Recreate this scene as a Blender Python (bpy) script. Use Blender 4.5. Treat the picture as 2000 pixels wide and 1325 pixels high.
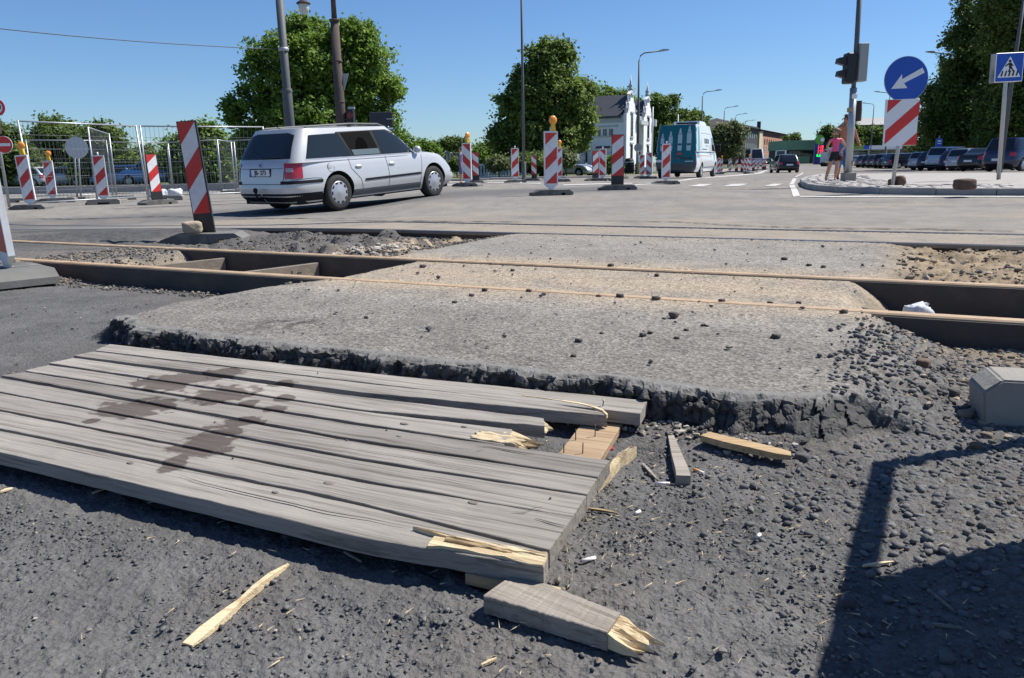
import bpy, bmesh, math, random
import numpy as np
from mathutils import Vector, Matrix
random.seed(7); RNG = np.random.default_rng(7)
for o in list(bpy.data.objects): bpy.data.objects.remove(o)
scene = bpy.context.scene
COL = scene.collection
# ------------------------------------------------------------------ camera
CAM_H = 0.66; FPX = 1525.0; ROLL = 0.018; HZ = 322.0
PITCH = math.atan((662.5-HZ)/FPX)
camd = bpy.data.cameras.new('camera'); cam = bpy.data.objects.new('camera', camd); COL.objects.link(cam)
camd.sensor_width = 23.6; camd.lens = 23.6*FPX/2000.0; camd.clip_start = 0.05; camd.clip_end = 4000
cam.matrix_world = Matrix.Translation((0, 0, CAM_H)) @ Matrix.Rotation(math.pi/2-PITCH, 4, 'X') @ Matrix.Rotation(-ROLL, 4, 'Z')
scene.camera = cam
# ------------------------------------------------------------------ sky and sun
SUN_AZ = math.radians(19); SUN_EL = math.radians(53)          # azimuth from +X towards +Y
world = bpy.data.worlds.new('World'); scene.world = world; world.use_nodes = True
wn = world.node_tree.nodes; wl = world.node_tree.links
sky = wn.new('ShaderNodeTexSky'); sky.sky_type = 'NISHITA'; sky.sun_disc = False
sky.sun_elevation = SUN_EL; sky.sun_rotation = math.pi/2-SUN_AZ
sky.altitude = 0; sky.air_density = 1.0; sky.dust_density = 0.1; sky.ozone_density = 3.0
wn['Background'].inputs['Strength'].default_value = 0.066
tint = wn.new('ShaderNodeMix'); tint.data_type = 'RGBA'; tint.blend_type = 'MULTIPLY'; tint.inputs[0].default_value = 1; tint.inputs[7].default_value = (.74, .97, 1.28, 1)
wl.new(sky.outputs[0], tint.inputs[6]); wl.new(tint.outputs[2], wn['Background'].inputs['Color'])
sund = bpy.data.lights.new('sun', 'SUN'); sund.energy = 5.0; sund.angle = math.radians(0.53); sund.color = (1, .955, .88)
sun = bpy.data.objects.new('sun', sund); COL.objects.link(sun)
sdir = Vector((math.cos(SUN_EL)*math.cos(SUN_AZ), math.cos(SUN_EL)*math.sin(SUN_AZ), math.sin(SUN_EL)))
sun.rotation_euler = sdir.to_track_quat('Z', 'Y').to_euler(); sun.location = (30, 20, 40)
scene.view_settings.view_transform = 'Standard'; scene.view_settings.look = 'None'
scene.view_settings.exposure = 0.52; scene.view_settings.gamma = 1.0
# ------------------------------------------------------------------ pixel helpers (photo pixels -> directions)
def ray(px, py):
    u = (px-1000)/FPX; v = (662.5-py)/FPX; c, s = math.cos(ROLL), math.sin(ROLL)
    a = u*c+v*s; b = -u*s+v*c; cp, sp = math.cos(PITCH), math.sin(PITCH)
    return Vector((a, cp+b*sp, -sp+b*cp))
def at(px, py, z=0.0):
    d = ray(px, py); return Vector((0, 0, CAM_H))+d*((z-CAM_H)/d.z)
def hz(px): return HZ-(px-1000)*ROLL
def dep(px, depth):                       # ground position at a given distance in the direction of a column
    d = ray(px, hz(px)); p = d*(depth/d.y); return Vector((p.x, p.y, ground_z(p.x, p.y)))
def zat(px, py, depth):                   # height of a pixel on a vertical thing at a distance
    d = ray(px, py); return CAM_H+d.z*depth/d.y
def xat(px, py, depth):
    d = ray(px, py); return d.x*depth/d.y
# ------------------------------------------------------------------ ground profile
_py = np.array([-50, 8, 12, 17, 22, 28, 36, 50, 65, 100, 3000.]); _pz = np.array([0, 0, .01, .09, .085, .03, -.08, -.25, -.38, -.42, -.42])
_yy = np.linspace(-50, 300, 7001); _zz = np.interp(_yy, _py, _pz); _k = np.hanning(121); _k /= _k.sum()
_zz = np.convolve(np.pad(_zz, 60, 'edge'), _k, 'valid')
def ground_np(x, y):
    z = np.interp(y, _yy, _zz)
    t = np.clip((-x-1)/2.2, 0, 1); t = t*t*(3-2*t); f = np.clip((y-8)/5, 0, 1); f = f*f*(3-2*f)
    g = np.clip((60-y)/30, 0, 1)
    rt = np.clip((x-3)/3, 0, 1); rt = rt*rt*(3-2*rt); z = z-rt*.11*np.clip((y-9)/4, 0, 1)*np.clip((34-y)/9, 0, 1)
    return z-f*g*(.15*t+.010*np.clip(-x-3, 0, 12))
def ground_z(x, y): return float(ground_np(np.array([x]), np.array([y]))[0])
# ------------------------------------------------------------------ scene helpers
def link(o, parent=None):
    COL.objects.link(o)
    if parent is not None: o.parent = parent
    return o
def tag(o, label=None, cat=None, group=None, kind=None):
    if label: o['label'] = label
    if cat: o['category'] = cat
    if group: o['group'] = group
    if kind: o['kind'] = kind
    return o
def thing(name, label, cat, loc=(0, 0, 0), rz=0, group=None, rx=0, ry=0):
    o = bpy.data.objects.new(name, None); COL.objects.link(o); o.location = loc; o.rotation_euler = (rx, ry, rz)
    o.empty_display_size = .1
    return tag(o, label, cat, group)
def mesh_obj(name, verts, faces, m=None, parent=None, smooth=False, mats=None, midx=None):
    me = bpy.data.meshes.new(name); me.from_pydata([tuple(v) for v in verts], [], [tuple(f) for f in faces])
    for k in (mats or ([m] if m else [])): me.materials.append(k)
    if midx is not None: me.polygons.foreach_set('material_index', midx)
    if smooth: me.polygons.foreach_set('use_smooth', [True]*len(me.polygons))
    me.update(); return link(bpy.data.objects.new(name, me), parent)
def bm_obj(name, bm, m=None, parent=None, smooth=False, mats=None):
    me = bpy.data.meshes.new(name); bm.to_mesh(me); bm.free()
    for k in (mats or ([m] if m else [])): me.materials.append(k)
    if smooth: me.polygons.foreach_set('use_smooth', [True]*len(me.polygons))
    return link(bpy.data.objects.new(name, me), parent)
def copy_tree(o, parent=None):
    c = o.copy(); link(c, parent)
    for ch in o.children: copy_tree(ch, c)
    return c
def bx(bm, x0, x1, y0, y1, z0, z1, M=None, bev=0):
    vs = [bm.verts.new(p) for p in ((x0, y0, z0), (x1, y0, z0), (x1, y1, z0), (x0, y1, z0), (x0, y0, z1), (x1, y0, z1), (x1, y1, z1), (x0, y1, z1))]
    fs = [bm.faces.new([vs[i] for i in f]) for f in ((3, 2, 1, 0), (4, 5, 6, 7), (0, 1, 5, 4), (1, 2, 6, 5), (2, 3, 7, 6), (3, 0, 4, 7))]
    if bev: 
        es = list({e for f in fs for e in f.edges})
        r = bmesh.ops.bevel(bm, geom=es, offset=bev, segments=1, affect='EDGES'); vs = list({v for f in r['faces'] for v in f.verts}|{v for v in vs if v.is_valid})
    if M is not None: bmesh.ops.transform(bm, matrix=M, verts=[v for v in vs if v.is_valid])
    return vs
def box(name, dims, m, parent=None, M=None, bev=0):
    bm = bmesh.new(); bx(bm, *dims, M=M, bev=bev); return bm_obj(name, bm, m, parent)
def tube(bm, pts, r, seg=8, r2=None, caps=True):
    pts = [Vector(p) for p in pts]; n = len(pts); rings = []
    for i, p in enumerate(pts):
        d = (pts[min(i+1, n-1)]-pts[max(i-1, 0)]).normalized()
        a = Vector((0, 0, 1)) if abs(d.z) < .9 else Vector((1, 0, 0))
        e1 = d.cross(a).normalized(); e2 = d.cross(e1)
        rr = (r[i] if isinstance(r, (list, tuple)) else (r if r2 is None else r+(r2-r)*i/(n-1)))
        rings.append([bm.verts.new(p+e1*(rr*math.cos(2*math.pi*k/seg))+e2*(rr*math.sin(2*math.pi*k/seg))) for k in range(seg)])
    for A, B in zip(rings, rings[1:]):
        for k in range(seg):
            f = bm.faces.new((A[k], A[(k+1) % seg], B[(k+1) % seg], B[k])); f.smooth = True
    if caps: bm.faces.new(rings[0][::-1]); bm.faces.new(rings[-1])
def tube_obj(name, pts, r, m, parent=None, seg=8, r2=None):
    bm = bmesh.new(); tube(bm, pts, r, seg, r2); bmesh.ops.recalc_face_normals(bm, faces=bm.faces); return bm_obj(name, bm, m, parent)
def lathe(bm, prof, seg=24, M=None, close=True):     # profile (r, z) about z
    rings = []
    for r, z in prof:
        rings.append([bm.verts.new(Vector((r*math.cos(2*math.pi*k/seg), r*math.sin(2*math.pi*k/seg), z))) for k in range(seg)] if r > 1e-6 else [bm.verts.new((0, 0, z))])
    for A, B in zip(rings, rings[1:]):
        for k in range(seg):
            k2 = (k+1) % seg
            if len(A) == 1 and len(B) == 1: continue
            if len(A) == 1: f = bm.faces.new((A[0], B[k2], B[k]))
            elif len(B) == 1: f = bm.faces.new((A[k], A[k2], B[0]))
            else: f = bm.faces.new((A[k], A[k2], B[k2], B[k]))
            f.smooth = True
    if M is not None: bmesh.ops.transform(bm, matrix=M, verts=[v for R in rings for v in R])
def lathe_obj(name, prof, m, parent=None, seg=24, M=None):
    bm = bmesh.new(); lathe(bm, prof, seg, M); bmesh.ops.recalc_face_normals(bm, faces=bm.faces); return bm_obj(name, bm, m, parent)
def prism(bm, poly, y0, y1, M=None):      # poly in (x, z), extruded along y
    a = [bm.verts.new((x, y0, z)) for x, z in poly]; b = [bm.verts.new((x, y1, z)) for x, z in poly]; n = len(poly)
    bm.faces.new(a); bm.faces.new(b[::-1])
    for i in range(n): bm.faces.new((a[i], b[i], b[(i+1) % n], a[(i+1) % n]))
    bmesh.ops.recalc_face_normals(bm, faces=list({f for v in a+b for f in v.link_faces}))
    if M is not None: bmesh.ops.transform(bm, matrix=M, verts=a+b)
def prism_obj(name, poly, y0, y1, m, parent=None, M=None):
    bm = bmesh.new(); prism(bm, poly, y0, y1, M); return bm_obj(name, bm, m, parent)
def clip_poly(poly, a, b, c):             # keep a*x+b*y<=c
    out = []
    for i in range(len(poly)):
        p, q = poly[i], poly[(i+1) % len(poly)]; dp = a*p[0]+b*p[1]-c; dq = a*q[0]+b*q[1]-c
        if dp <= 0: out.append(p)
        if dp*dq < 0:
            t = dp/(dp-dq); out.append((p[0]+(q[0]-p[0])*t, p[1]+(q[1]-p[1])*t))
    return out
def T(x, y, z): return Matrix.Translation((x, y, z))
def RZ(a): return Matrix.Rotation(a, 4, 'Z')
def RX(a): return Matrix.Rotation(a, 4, 'X')
def RY(a): return Matrix.Rotation(a, 4, 'Y')
def text_obj(name, s, size, m, parent=None, M=None, depth=.002, bold=0.0, sx=1.0, align='CENTER'):
    cu = bpy.data.curves.new(name, 'FONT'); cu.body = s; cu.size = size; cu.extrude = depth; cu.align_x = align; cu.align_y = 'CENTER'; cu.offset = bold; cu.resolution_u = 3
    t = bpy.data.objects.new(name, cu); COL.objects.link(t); dg = bpy.context.evaluated_depsgraph_get()
    me = bpy.data.meshes.new_from_object(t.evaluated_get(dg)); bpy.data.objects.remove(t); bpy.data.curves.remove(cu)
    me.materials.clear(); me.materials.append(m)
    X = (M or Matrix())@RX(math.pi/2)@Matrix.Diagonal((sx, 1, 1, 1)); me.transform(X)
    me.name = name; return link(bpy.data.objects.new(name, me), parent)
# ------------------------------------------------------------------ materials
MATS = {}
def mat(name, col, rough=.6, metal=0., var=.0, vscale=8., bump=0., bscale=60., spec=.5, coat=0., dirt=None, dscale=2., damt=.4, emit=None, obj_var=0., alpha=None, trans=0., subs=0.):
    if name in MATS: return MATS[name]
    m = bpy.data.materials.new(name); m.use_nodes = True; N = m.node_tree.nodes; L = m.node_tree.links
    p = N['Principled BSDF']; p.inputs['Roughness'].default_value = rough; p.inputs['Metallic'].default_value = metal
    p.inputs['Specular IOR Level'].default_value = spec; p.inputs['Coat Weight'].default_value = coat; p.inputs['Coat Roughness'].default_value = .05
    p.inputs['Transmission Weight'].default_value = trans
    c4 = (*col, 1); p.inputs['Base Color'].default_value = c4; out = None
    tc = N.new('ShaderNodeTexCoord')
    if var or dirt is not None:
        n = N.new('ShaderNodeTexNoise'); n.inputs['Scale'].default_value = vscale; n.inputs['Detail'].default_value = 5; L.new(tc.outputs['Object'], n.inputs['Vector'])
        mx = N.new('ShaderNodeMix'); mx.data_type = 'RGBA'; L.new(n.outputs['Fac'], mx.inputs[0])
        mx.inputs[6].default_value = (*[c*(1-var) for c in col], 1); mx.inputs[7].default_value = (*[min(1, c*(1+var)) for c in col], 1); out = mx.outputs[2]
        if dirt is not None:
            n2 = N.new('ShaderNodeTexNoise'); n2.inputs['Scale'].default_value = dscale; n2.inputs['Detail'].default_value = 8; n2.inputs['Roughness'].default_value = .65; L.new(tc.outputs['Object'], n2.inputs['Vector'])
            rp = N.new('ShaderNodeMapRange'); rp.inputs[1].default_value = .45; rp.inputs[2].default_value = .72; rp.inputs[4].default_value = damt; L.new(n2.outputs['Fac'], rp.inputs[0])
            m2 = N.new('ShaderNodeMix'); m2.data_type = 'RGBA'; L.new(rp.outputs[0], m2.inputs[0]); L.new(out, m2.inputs[6]); m2.inputs[7].default_value = (*dirt, 1); out = m2.outputs[2]
    if obj_var:
        oi = N.new('ShaderNodeObjectInfo'); hs = N.new('ShaderNodeHueSaturation'); mr = N.new('ShaderNodeMapRange')
        mr.inputs[3].default_value = 1-obj_var; mr.inputs[4].default_value = 1+obj_var; L.new(oi.outputs['Random'], mr.inputs[0]); L.new(mr.outputs[0], hs.inputs['Value'])
        if out: L.new(out, hs.inputs['Color'])
        else: hs.inputs['Color'].default_value = c4
        out = hs.outputs[0]
    if out: L.new(out, p.inputs['Base Color'])
    if bump:
        b = N.new('ShaderNodeBump'); b.inputs['Strength'].default_value = bump; b.inputs['Distance'].default_value = .01
        n3 = N.new('ShaderNodeTexNoise'); n3.inputs['Scale'].default_value = bscale; n3.inputs['Detail'].default_value = 6; L.new(tc.outputs['Object'], n3.inputs['Vector'])
        L.new(n3.outputs['Fac'], b.inputs['Height']); L.new(b.outputs[0], p.inputs['Normal'])
    if emit: p.inputs['Emission Color'].default_value = (*emit[:3], 1); p.inputs['Emission Strength'].default_value = emit[3]
    MATS[name] = m; return m
def srgb(r, g, b):
    f = lambda c: (c/255/12.92 if c/255 <= .04045 else ((c/255+.055)/1.055)**2.4)
    return (f(r), f(g), f(b))
# ================================================================== noise in numpy
def hash2(ix, iy, seed=0):
    n = (ix.astype(np.int64)*374761393+iy.astype(np.int64)*668265263+seed*974711) & 0xffffffff
    n = ((n ^ (n >> 13))*1274126177) & 0xffffffff; n = n ^ (n >> 16)
    return (n & 0xffffff)/float(0x1000000)
def vnoise(x, y, seed=0):
    ix = np.floor(x); iy = np.floor(y); fx = x-ix; fy = y-iy; fx = fx*fx*fx*(fx*(fx*6-15)+10); fy = fy*fy*fy*(fy*(fy*6-15)+10)
    a = hash2(ix, iy, seed); b = hash2(ix+1, iy, seed); c = hash2(ix, iy+1, seed); d = hash2(ix+1, iy+1, seed)
    return (a*(1-fx)+b*fx)*(1-fy)+(c*(1-fx)+d*fx)*fy
def fbm(x, y, oct=4, seed=0, gain=.5):
    s = 0; a = 1; t = 0
    for o in range(oct): s = s+a*vnoise(x*2**o+o*17.3, y*2**o-o*9.1, seed+o); t += a; a *= gain
    return s/t
def voro(x, y, seed=0, vec=False):                    # F1, F2 distance, cell id
    ix = np.floor(x); iy = np.floor(y); f1 = np.full(x.shape, 9.); f2 = np.full(x.shape, 9.); cid = np.zeros(x.shape); vx = np.zeros(x.shape); vy = np.zeros(x.shape)
    for dx in (-1, 0, 1):
        for dy in (-1, 0, 1):
            jx = hash2(ix+dx, iy+dy, seed); jy = hash2(ix+dx, iy+dy, seed+77)
            d = np.hypot(ix+dx+jx-x, iy+dy+jy-y); c = hash2(ix+dx, iy+dy, seed+5)
            m = d < f1; f2 = np.where(m, f1, np.minimum(f2, d)); cid = np.where(m, c, cid); f1 = np.where(m, d, f1)
            if vec: vx = np.where(m, x-(ix+dx+jx), vx); vy = np.where(m, y-(iy+dy+jy), vy)
    return (f1, f2, cid, vx, vy) if vec else (f1, f2, cid)
def sst(a, b, x): t = np.clip((x-a)/(b-a), 0, 1); return t*t*(3-2*t)
# ================================================================== ground: road, slab, milled surface, track bed in one sheet
RO = np.array([-3.466, 5.993]); RU = np.array([.8905, -.4550]); RN = np.array([.4550, .8905])    # tram rail frame
GAUGE = 1.03; RAILS = (0.0, GAUGE, 3.2, 4.23)
def rail_sn(x, y): return (x-RO[0])*RU[0]+(y-RO[1])*RU[1], (x-RO[0])*RN[0]+(y-RO[1])*RN[1]
def rail_xy(s, n): return RO[0]+s*RU[0]+n*RN[0], RO[1]+s*RU[1]+n*RN[1]
def masks(x, y):
    s, n = rail_sn(x, y)
    wob = (fbm(x*3, y*3, 3, 11)-.5)*.10
    sL = np.interp(n, [-1.6, -1.02, -.43, 0, 1.03, 1.5, 3.2], [2.70, 2.47, 2.55, 2.68, 2.58, 2.36, 2.26])+wob*1.2
    sR = np.interp(n, [-1.6, -.92, 0, 1.03, 3.2], [5.60, 5.72, 5.67, 5.64, 5.6])+wob*1.6
    nF = -1.545+wob*.6+np.clip((s-5.35)/.4, 0, 1)**2*.18+np.clip((2.95-s)/.3, 0, 1)**2*.12
    return s, n, sL, sR, nF, wob
def near_height(x, y):
    s, n, sL, sR, nF, wob = masks(x, y)
    base = ground_np(x, y)
    edge_l = sst(-.30, .02, s-sL); edge_r = 1-sst(-.04, .34, s-sR)
    inside = edge_l*edge_r
    low = -.112+.012*(fbm(x*2, y*2, 3, 3)-.5)
    # near side of rail 1
    frt = sst(-.03, .02, n-nF)
    slab = inside*frt
    lw = low-.03*sst(-.5, -.05, n)*sst(.2, .6, s)+sst(.25, -.35, s)*sst(-.9, -.1, n)*.10
    lw = lw+sst(5.6, 6.3, s)*sst(-1.3, -.1, n)*.015
    # crumbled talus at the foot of the cut edge
    tal = np.exp(-((n-nF+.10)/.07)**2)*sst(2.6, 3.0, s)*(1-sst(5.5, 5.9, s)); lw = lw+tal*.022*(fbm(x*6, y*6, 2, 9)*1.6)
    z1 = lw*(1-slab)
    # between rail 1 and 2
    pl = sst(.15, .5, s)*(1-sst(2.34, 2.66, s+wob)); pr = sst(5.50, 5.82, s+wob)
    z2 = -.012-.185*np.maximum(pl, pr)
    # between tracks
    gl = (1-sst(1.9, 2.45, s)); gr = sst(5.5, 5.95, s)
    lump = fbm(x*3.2, y*3.2, 3, 21)
    z3 = -gl*(.075-.07*sst(.5, .75, lump)*sst(-1, .2, s))*sst(-1.6, -.4, s)-gr*(.095-.09*fbm(x*4, y*4, 3, 22))
    z4 = np.zeros_like(x)-.004
    z = np.where(n < 0, z1, np.where(n < GAUGE, z2, np.where(n < 3.2, z3, z4)))
    rough = dict(slab=np.where(n < 0, slab, np.where(n < GAUGE, 1-np.maximum(pl, pr), np.where(n < 3.2, 1-np.maximum(gl, gr), 1.))), pit=np.where((n > 0) & (n < GAUGE), np.maximum(pl, pr), 0.),
                 gl=np.where((n >= GAUGE) & (n < 3.2), gl, 0.), gr=np.where((n >= GAUGE) & (n < 3.2), gr, 0.), s=s, n=n, low=np.where(n < 0, 1-slab, 0.), frt=frt, nF=nF, wob=wob, inside=inside)
    return base+z, rough
def near_z(x, y): return float(near_height(np.array([float(x)]), np.array([float(y)]))[0][0])
def snd(pos): return Vector((pos[0], pos[1], near_z(pos[0], pos[1])))
def gz(px, py, it=12):                     # point where the view ray of a pixel meets the near ground
    z = 0.
    for _ in range(it):
        p = at(px, py, z); z = near_z(p.x, p.y)*.6+z*.4
    return Vector((p.x, p.y, near_z(p.x, p.y)))
def build_ground():
    tc = np.linspace(-1, 1, 700); ex = 1+np.cumsum(.02*1.35**np.arange(16)); tcol = np.concatenate([-ex[::-1], tc, ex])
    yr = [.55]
    while yr[-1] < 11: yr.append(yr[-1]+max(.0048, .0046*yr[-1]))
    while yr[-1] < 1500: yr.append(yr[-1]*1.035)
    back = -np.cumsum(.3*1.5**np.arange(17))[::-1]+.5
    rows = np.concatenate([back, yr]); yy = np.repeat(rows[:, None], len(tcol), 1); ww = .75+.72*np.maximum(rows, .55); xx = tcol[None, :]*ww[:, None]
    R, C = xx.shape; x = xx.ravel(); y = yy.ravel()
    fade = (1-sst(8.0, 10.8, y))*sst(.3, .6, y)*(1-sst(1.0, 1.15, np.abs(np.repeat(tcol[None, :], R, 0).ravel())))
    z, q = near_height(x, y); zb = ground_np(x, y)
    s, n = q['s'], q['n']
    # micro relief
    low, slab = q['low'], q['slab']
    f1, f2, cid, vx, vy = voro(x*26, y*26, 4, True); e = f2-f1                                # 3-4 cm lumps
    st = np.clip(e*2.6, 0, 1)**.55*(.45+cid*.6)
    g1, g2, gid = voro(x*58+3, y*58, 8); sm = np.clip((g2-g1)*1.8, 0, 1)**.7*(.4+gid*.8)
    coarse = sst(.35, .75, fbm(x*1.6+4, y*1.6, 2, 31)*.6+.55*sst(.2, 1.3, x)+.0*y)      # rougher towards the right
    fine = fbm(x*90, y*90, 2, 41)-.5
    crater = np.clip(.40-fbm(x*11, y*11, 3, 43), 0, .2)
    z_low = coarse*(np.clip(e*4.5, 0, 1)**.6*((.5+cid*.5)*.009+.007*(vx*(np.mod(cid*57.3, 1)-.5)+vy*(np.mod(cid*91.7, 1)-.5))*2)*(cid > .12)+sm*.002)+(1-coarse)*(sm*.0042*(gid > .35)+st*.004*(cid > .7)-crater*.055)+fine*.0012
    left_smooth = sst(-.6, -1.6, x)*sst(2.4, 3.4, y); z_low = z_low*(1-.55*left_smooth)
    # crumbly cut face
    band = np.exp(-((n-q['nF'])/.055)**2)*q['inside']*(n < 0)
    z_face = band*0
    ramp = np.where(n < 0, np.clip(q['inside']*(1-q['inside'])*4, 0, 1)*q['frt'], 0)*sst(4.5, 5.2, s)
    z_ramp = ramp*((st-.45)*.016+(fbm(x*12, y*12, 3, 52)-.5)*.012)
    z_slab = slab*(fine*.0022+(sm-.5)*.0022)
    hole = sst(.62, .75, fbm(x*5+9, y*5, 3, 61))*slab*(n < -.3)*.006
    earth = np.clip(q['gl']+q['gr']+q['pit']*.8, 0, 1)
    z_e = earth*((fbm(x*9, y*9, 4, 71)-.5)*.05+(st-.4)*.016)
    lip = np.exp(-((s-5.8)/.5)**2)*(n > 0)*0
    z = z+fade*(low*z_low*1.0+z_face+z_ramp+z_slab+z_e-hole+lip)
    z = np.where(y > 11, zb-.004, z)
    # vertices near rails are kept just under the rail tops
    for k, rn in enumerate(RAILS):
        near = np.abs(n-rn) < .055; z = np.where(near & (y < 40) & (fade > 0), np.minimum(z, zb-.008), z)
    verts = np.stack([x, y, z], 1)
    idx = np.arange(R*C).reshape(R, C); quads = np.stack([idx[:-1, :-1], idx[:-1, 1:], idx[1:, 1:], idx[1:, :-1]], -1).reshape(-1, 4)
    me = bpy.data.meshes.new('ground'); me.vertices.add(R*C); me.vertices.foreach_set('co', verts.ravel())
    me.loops.add(quads.size); me.loops.foreach_set('vertex_index', quads.ravel()); me.polygons.add(len(quads))
    me.polygons.foreach_set('loop_start', np.arange(0, quads.size, 4)); me.polygons.foreach_set('loop_total', np.full(len(quads), 4)); me.polygons.foreach_set('use_smooth', np.ones(len(quads), bool))
    me.update(calc_edges=True)
    # colours of the different surfaces (asphalt, sand dust, milled asphalt, earth, grass)
    def lerp(a, b, t): return a+(b-a)*t[:, None]
    big = fbm(x*.9, y*.9, 4, 81); mid = fbm(x*5, y*5, 4, 82)
    c_road = np.array([.232, .217, .195]); c_dust = np.array([.355, .285, .205]); c_mill = np.array([.125, .123, .121]); c_earth = np.array([.26, .205, .14]); c_dark = np.array([.055, .055, .056])
    col = np.tile(c_road, (len(x), 1))*(.8+.4*mid[:, None])
    # tar joints and worn lanes of the road
    lane = sst(.5, .75, fbm(x*.25, y*1.1, 3, 83))*sst(6, 12, y); col = lerp(col, np.array([.15, .15, .152]), lane*.55)
    dark_lane = np.exp(-((y-(17.2+.52*x))/1.5)**2)*(x < 3)*sst(9, 11, y)*(y < 40); col = lerp(col, np.array([.105, .107, .112]), np.clip(dark_lane*1.1, 0, .75))
    dust = np.zeros_like(x)
    for rn, wd in ((0, .30), (GAUGE, .30), (.5, .45), (3.6, .8), (4.23, .5)): dust = np.maximum(dust, np.exp(-((n-rn)/wd)**2)*(.55 if rn > 2 else 1.))
    dust = dust*sst(.25, .6, mid*.7+big*.5)*sst(-2.5, .5, s)*(1-.35*sst(7, 9, s))
    dust = np.maximum(dust, .45*sst(.5, .75, big)*sst(6.5, 8.5, y)*(1-sst(12, 16, y)))
    col = lerp(col, c_dust*1.0, np.clip(dust, 0, 1)*.75)
    left_dark = (n > 0)*(n < 3.2)*(1-sst(.3, 1.3, s)); col = lerp(col, c_dark*1.5, left_dark*(1-.6*dust))
    # lower, milled surface
    mcol = np.tile(c_mill, (len(x), 1))*(.72+.56*mid[:, None])
    gap = 1-np.clip(e*3.2, 0, 1); mcol = lerp(mcol, np.array([.13, .115, .095]), np.clip(gap*coarse*.55+.25*sst(.55, .75, fbm(x*2.3, y*2.3, 3, 84)), 0, .6))
    mcol = lerp(mcol, np.array([.25, .20, .14]), np.clip(sst(.3, 1., s-5.3)*sst(-1.15, -.2, n+ .5*(mid-.5))*.85+sst(.5, -.1, s)*sst(-.6, -.1, n)*.6, 0, .9))
    mcol = lerp(mcol, np.array([.27, .22, .165]), .5*sst(.66, .78, fbm(x*3.1+7, y*3.1, 3, 85))*sst(.7, 1.1, x))
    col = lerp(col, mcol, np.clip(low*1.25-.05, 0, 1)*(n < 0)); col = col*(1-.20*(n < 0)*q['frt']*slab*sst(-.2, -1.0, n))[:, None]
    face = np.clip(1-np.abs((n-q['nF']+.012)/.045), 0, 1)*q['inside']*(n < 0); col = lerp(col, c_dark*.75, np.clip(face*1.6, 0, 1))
    col = lerp(col, c_mill*1.1, np.clip(ramp*1.2, 0, .9)*sst(.3, .55, mid))
    stain = np.exp(-(((x+.98)/.16)**2+((y-3.35)/.12)**2))*sst(.4, .6, fbm(x*22, y*22, 3, 86)); col = lerp(col, c_dark*.6, stain*.8)
    ecol = np.tile(c_earth, (len(x), 1))*(.55+.9*mid[:, None]); col = lerp(col, ecol, np.clip(q['gr']+(n > 0)*(n < GAUGE)*q['pit'], 0, 1))
    gcol = np.tile(np.array([.11, .105, .10]), (len(x), 1))*(.6+.8*mid[:, None]); gcol = lerp(gcol, c_earth*1.35, sst(1.0, 2.0, s)*sst(.4, .6, big*.5+mid*.5)); col = lerp(col, gcol, np.clip(q['gl'], 0, 1)*sst(-.4, .3, s))
    # verges: grass and pale pavement beyond the carriageway
    gv = fbm(x*.6, y*.6, 3, 87)
    grass = np.array([.075, .105, .03])
    wl_ = sst(-1, 1.5, y-(39.5+.0*x))*(x < -8)*1.0
    edge_mid = 52+.15*(x+2)                                                     # kerb line before the chestnut and the house
    kx = np.array([-8, -3.9, -1.3, 2, 5.5, 9.4, 13, 19.2, 26.5, 38, 60, 90]); ky = np.array([49.5, 50, 50.5, 51, 52.5, 55, 60, 75, 95, 130, 200, 320.])
    wm_ = sst(-.3, .3, y-np.interp(x, kx, ky)-1.8)*(x >= -8)*(x < 80)
    col = lerp(col, grass*np.array([1, 1, 1]), np.clip(wl_+wm_, 0, 1)*(.55+.45*gv))
    far = sst(120, 260, y); col = lerp(col, np.array([.12, .125, .09]), far*.8)
    ca = me.color_attributes.new('Col', 'FLOAT_COLOR', 'POINT'); rgba = np.ones((len(x), 4), np.float32); rgba[:, :3] = np.clip(col, 0, 1); ca.data.foreach_set('color', rgba.ravel())
    la = me.attributes.new('lowmask', 'FLOAT', 'POINT'); la.data.foreach_set('value', (low*fade*(n < 0)).astype(np.float32))
    ra = me.attributes.new('aggr', 'FLOAT', 'POINT'); ra.data.foreach_set('value', (slab*(n < 3.2)*(n > -2)*fade+.25*(1-fade)).astype(np.float32))
    # material
    m = bpy.data.materials.new('ground_surfaces'); m.use_nodes = True; N = m.node_tree.nodes; L = m.node_tree.links; p = N['Principled BSDF']
    p.inputs['Roughness'].default_value = .95; p.inputs['Specular IOR Level'].default_value = .08
    va = N.new('ShaderNodeVertexColor'); va.layer_name = 'Col'; at_ = N.new('ShaderNodeAttribute'); at_.attribute_name = 'aggr'
    geo = N.new('ShaderNodeNewGeometry')
    def noise(sc, d=4, r=.6):
        t = N.new('ShaderNodeTexNoise'); t.inputs['Scale'].default_value = sc; t.inputs['Detail'].default_value = d; t.inputs['Roughness'].default_value = r; L.new(geo.outputs['Position'], t.inputs['Vector']); return t
    n1 = noise(140, 3); n2 = noise(26, 6, .7)
    vo = N.new('ShaderNodeTexVoronoi'); vo.inputs['Scale'].default_value = 90; L.new(geo.outputs['Position'], vo.inputs['Vector'])
    sep = N.new('ShaderNodeSeparateColor'); L.new(vo.outputs['Color'], sep.inputs[0])
    mr = N.new('ShaderNodeMapRange'); mr.inputs[3].default_value = .62; mr.inputs[4].default_value = 1.38; L.new(n2.outputs['Fac'], mr.inputs[0])
    mr2 = N.new('ShaderNodeMapRange'); mr2.inputs[1].default_value = 0; mr2.inputs[2].default_value = 1; mr2.inputs[3].default_value = .62; mr2.inputs[4].default_value = 1.38; L.new(sep.outputs[0], mr2.inputs[0])
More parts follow.
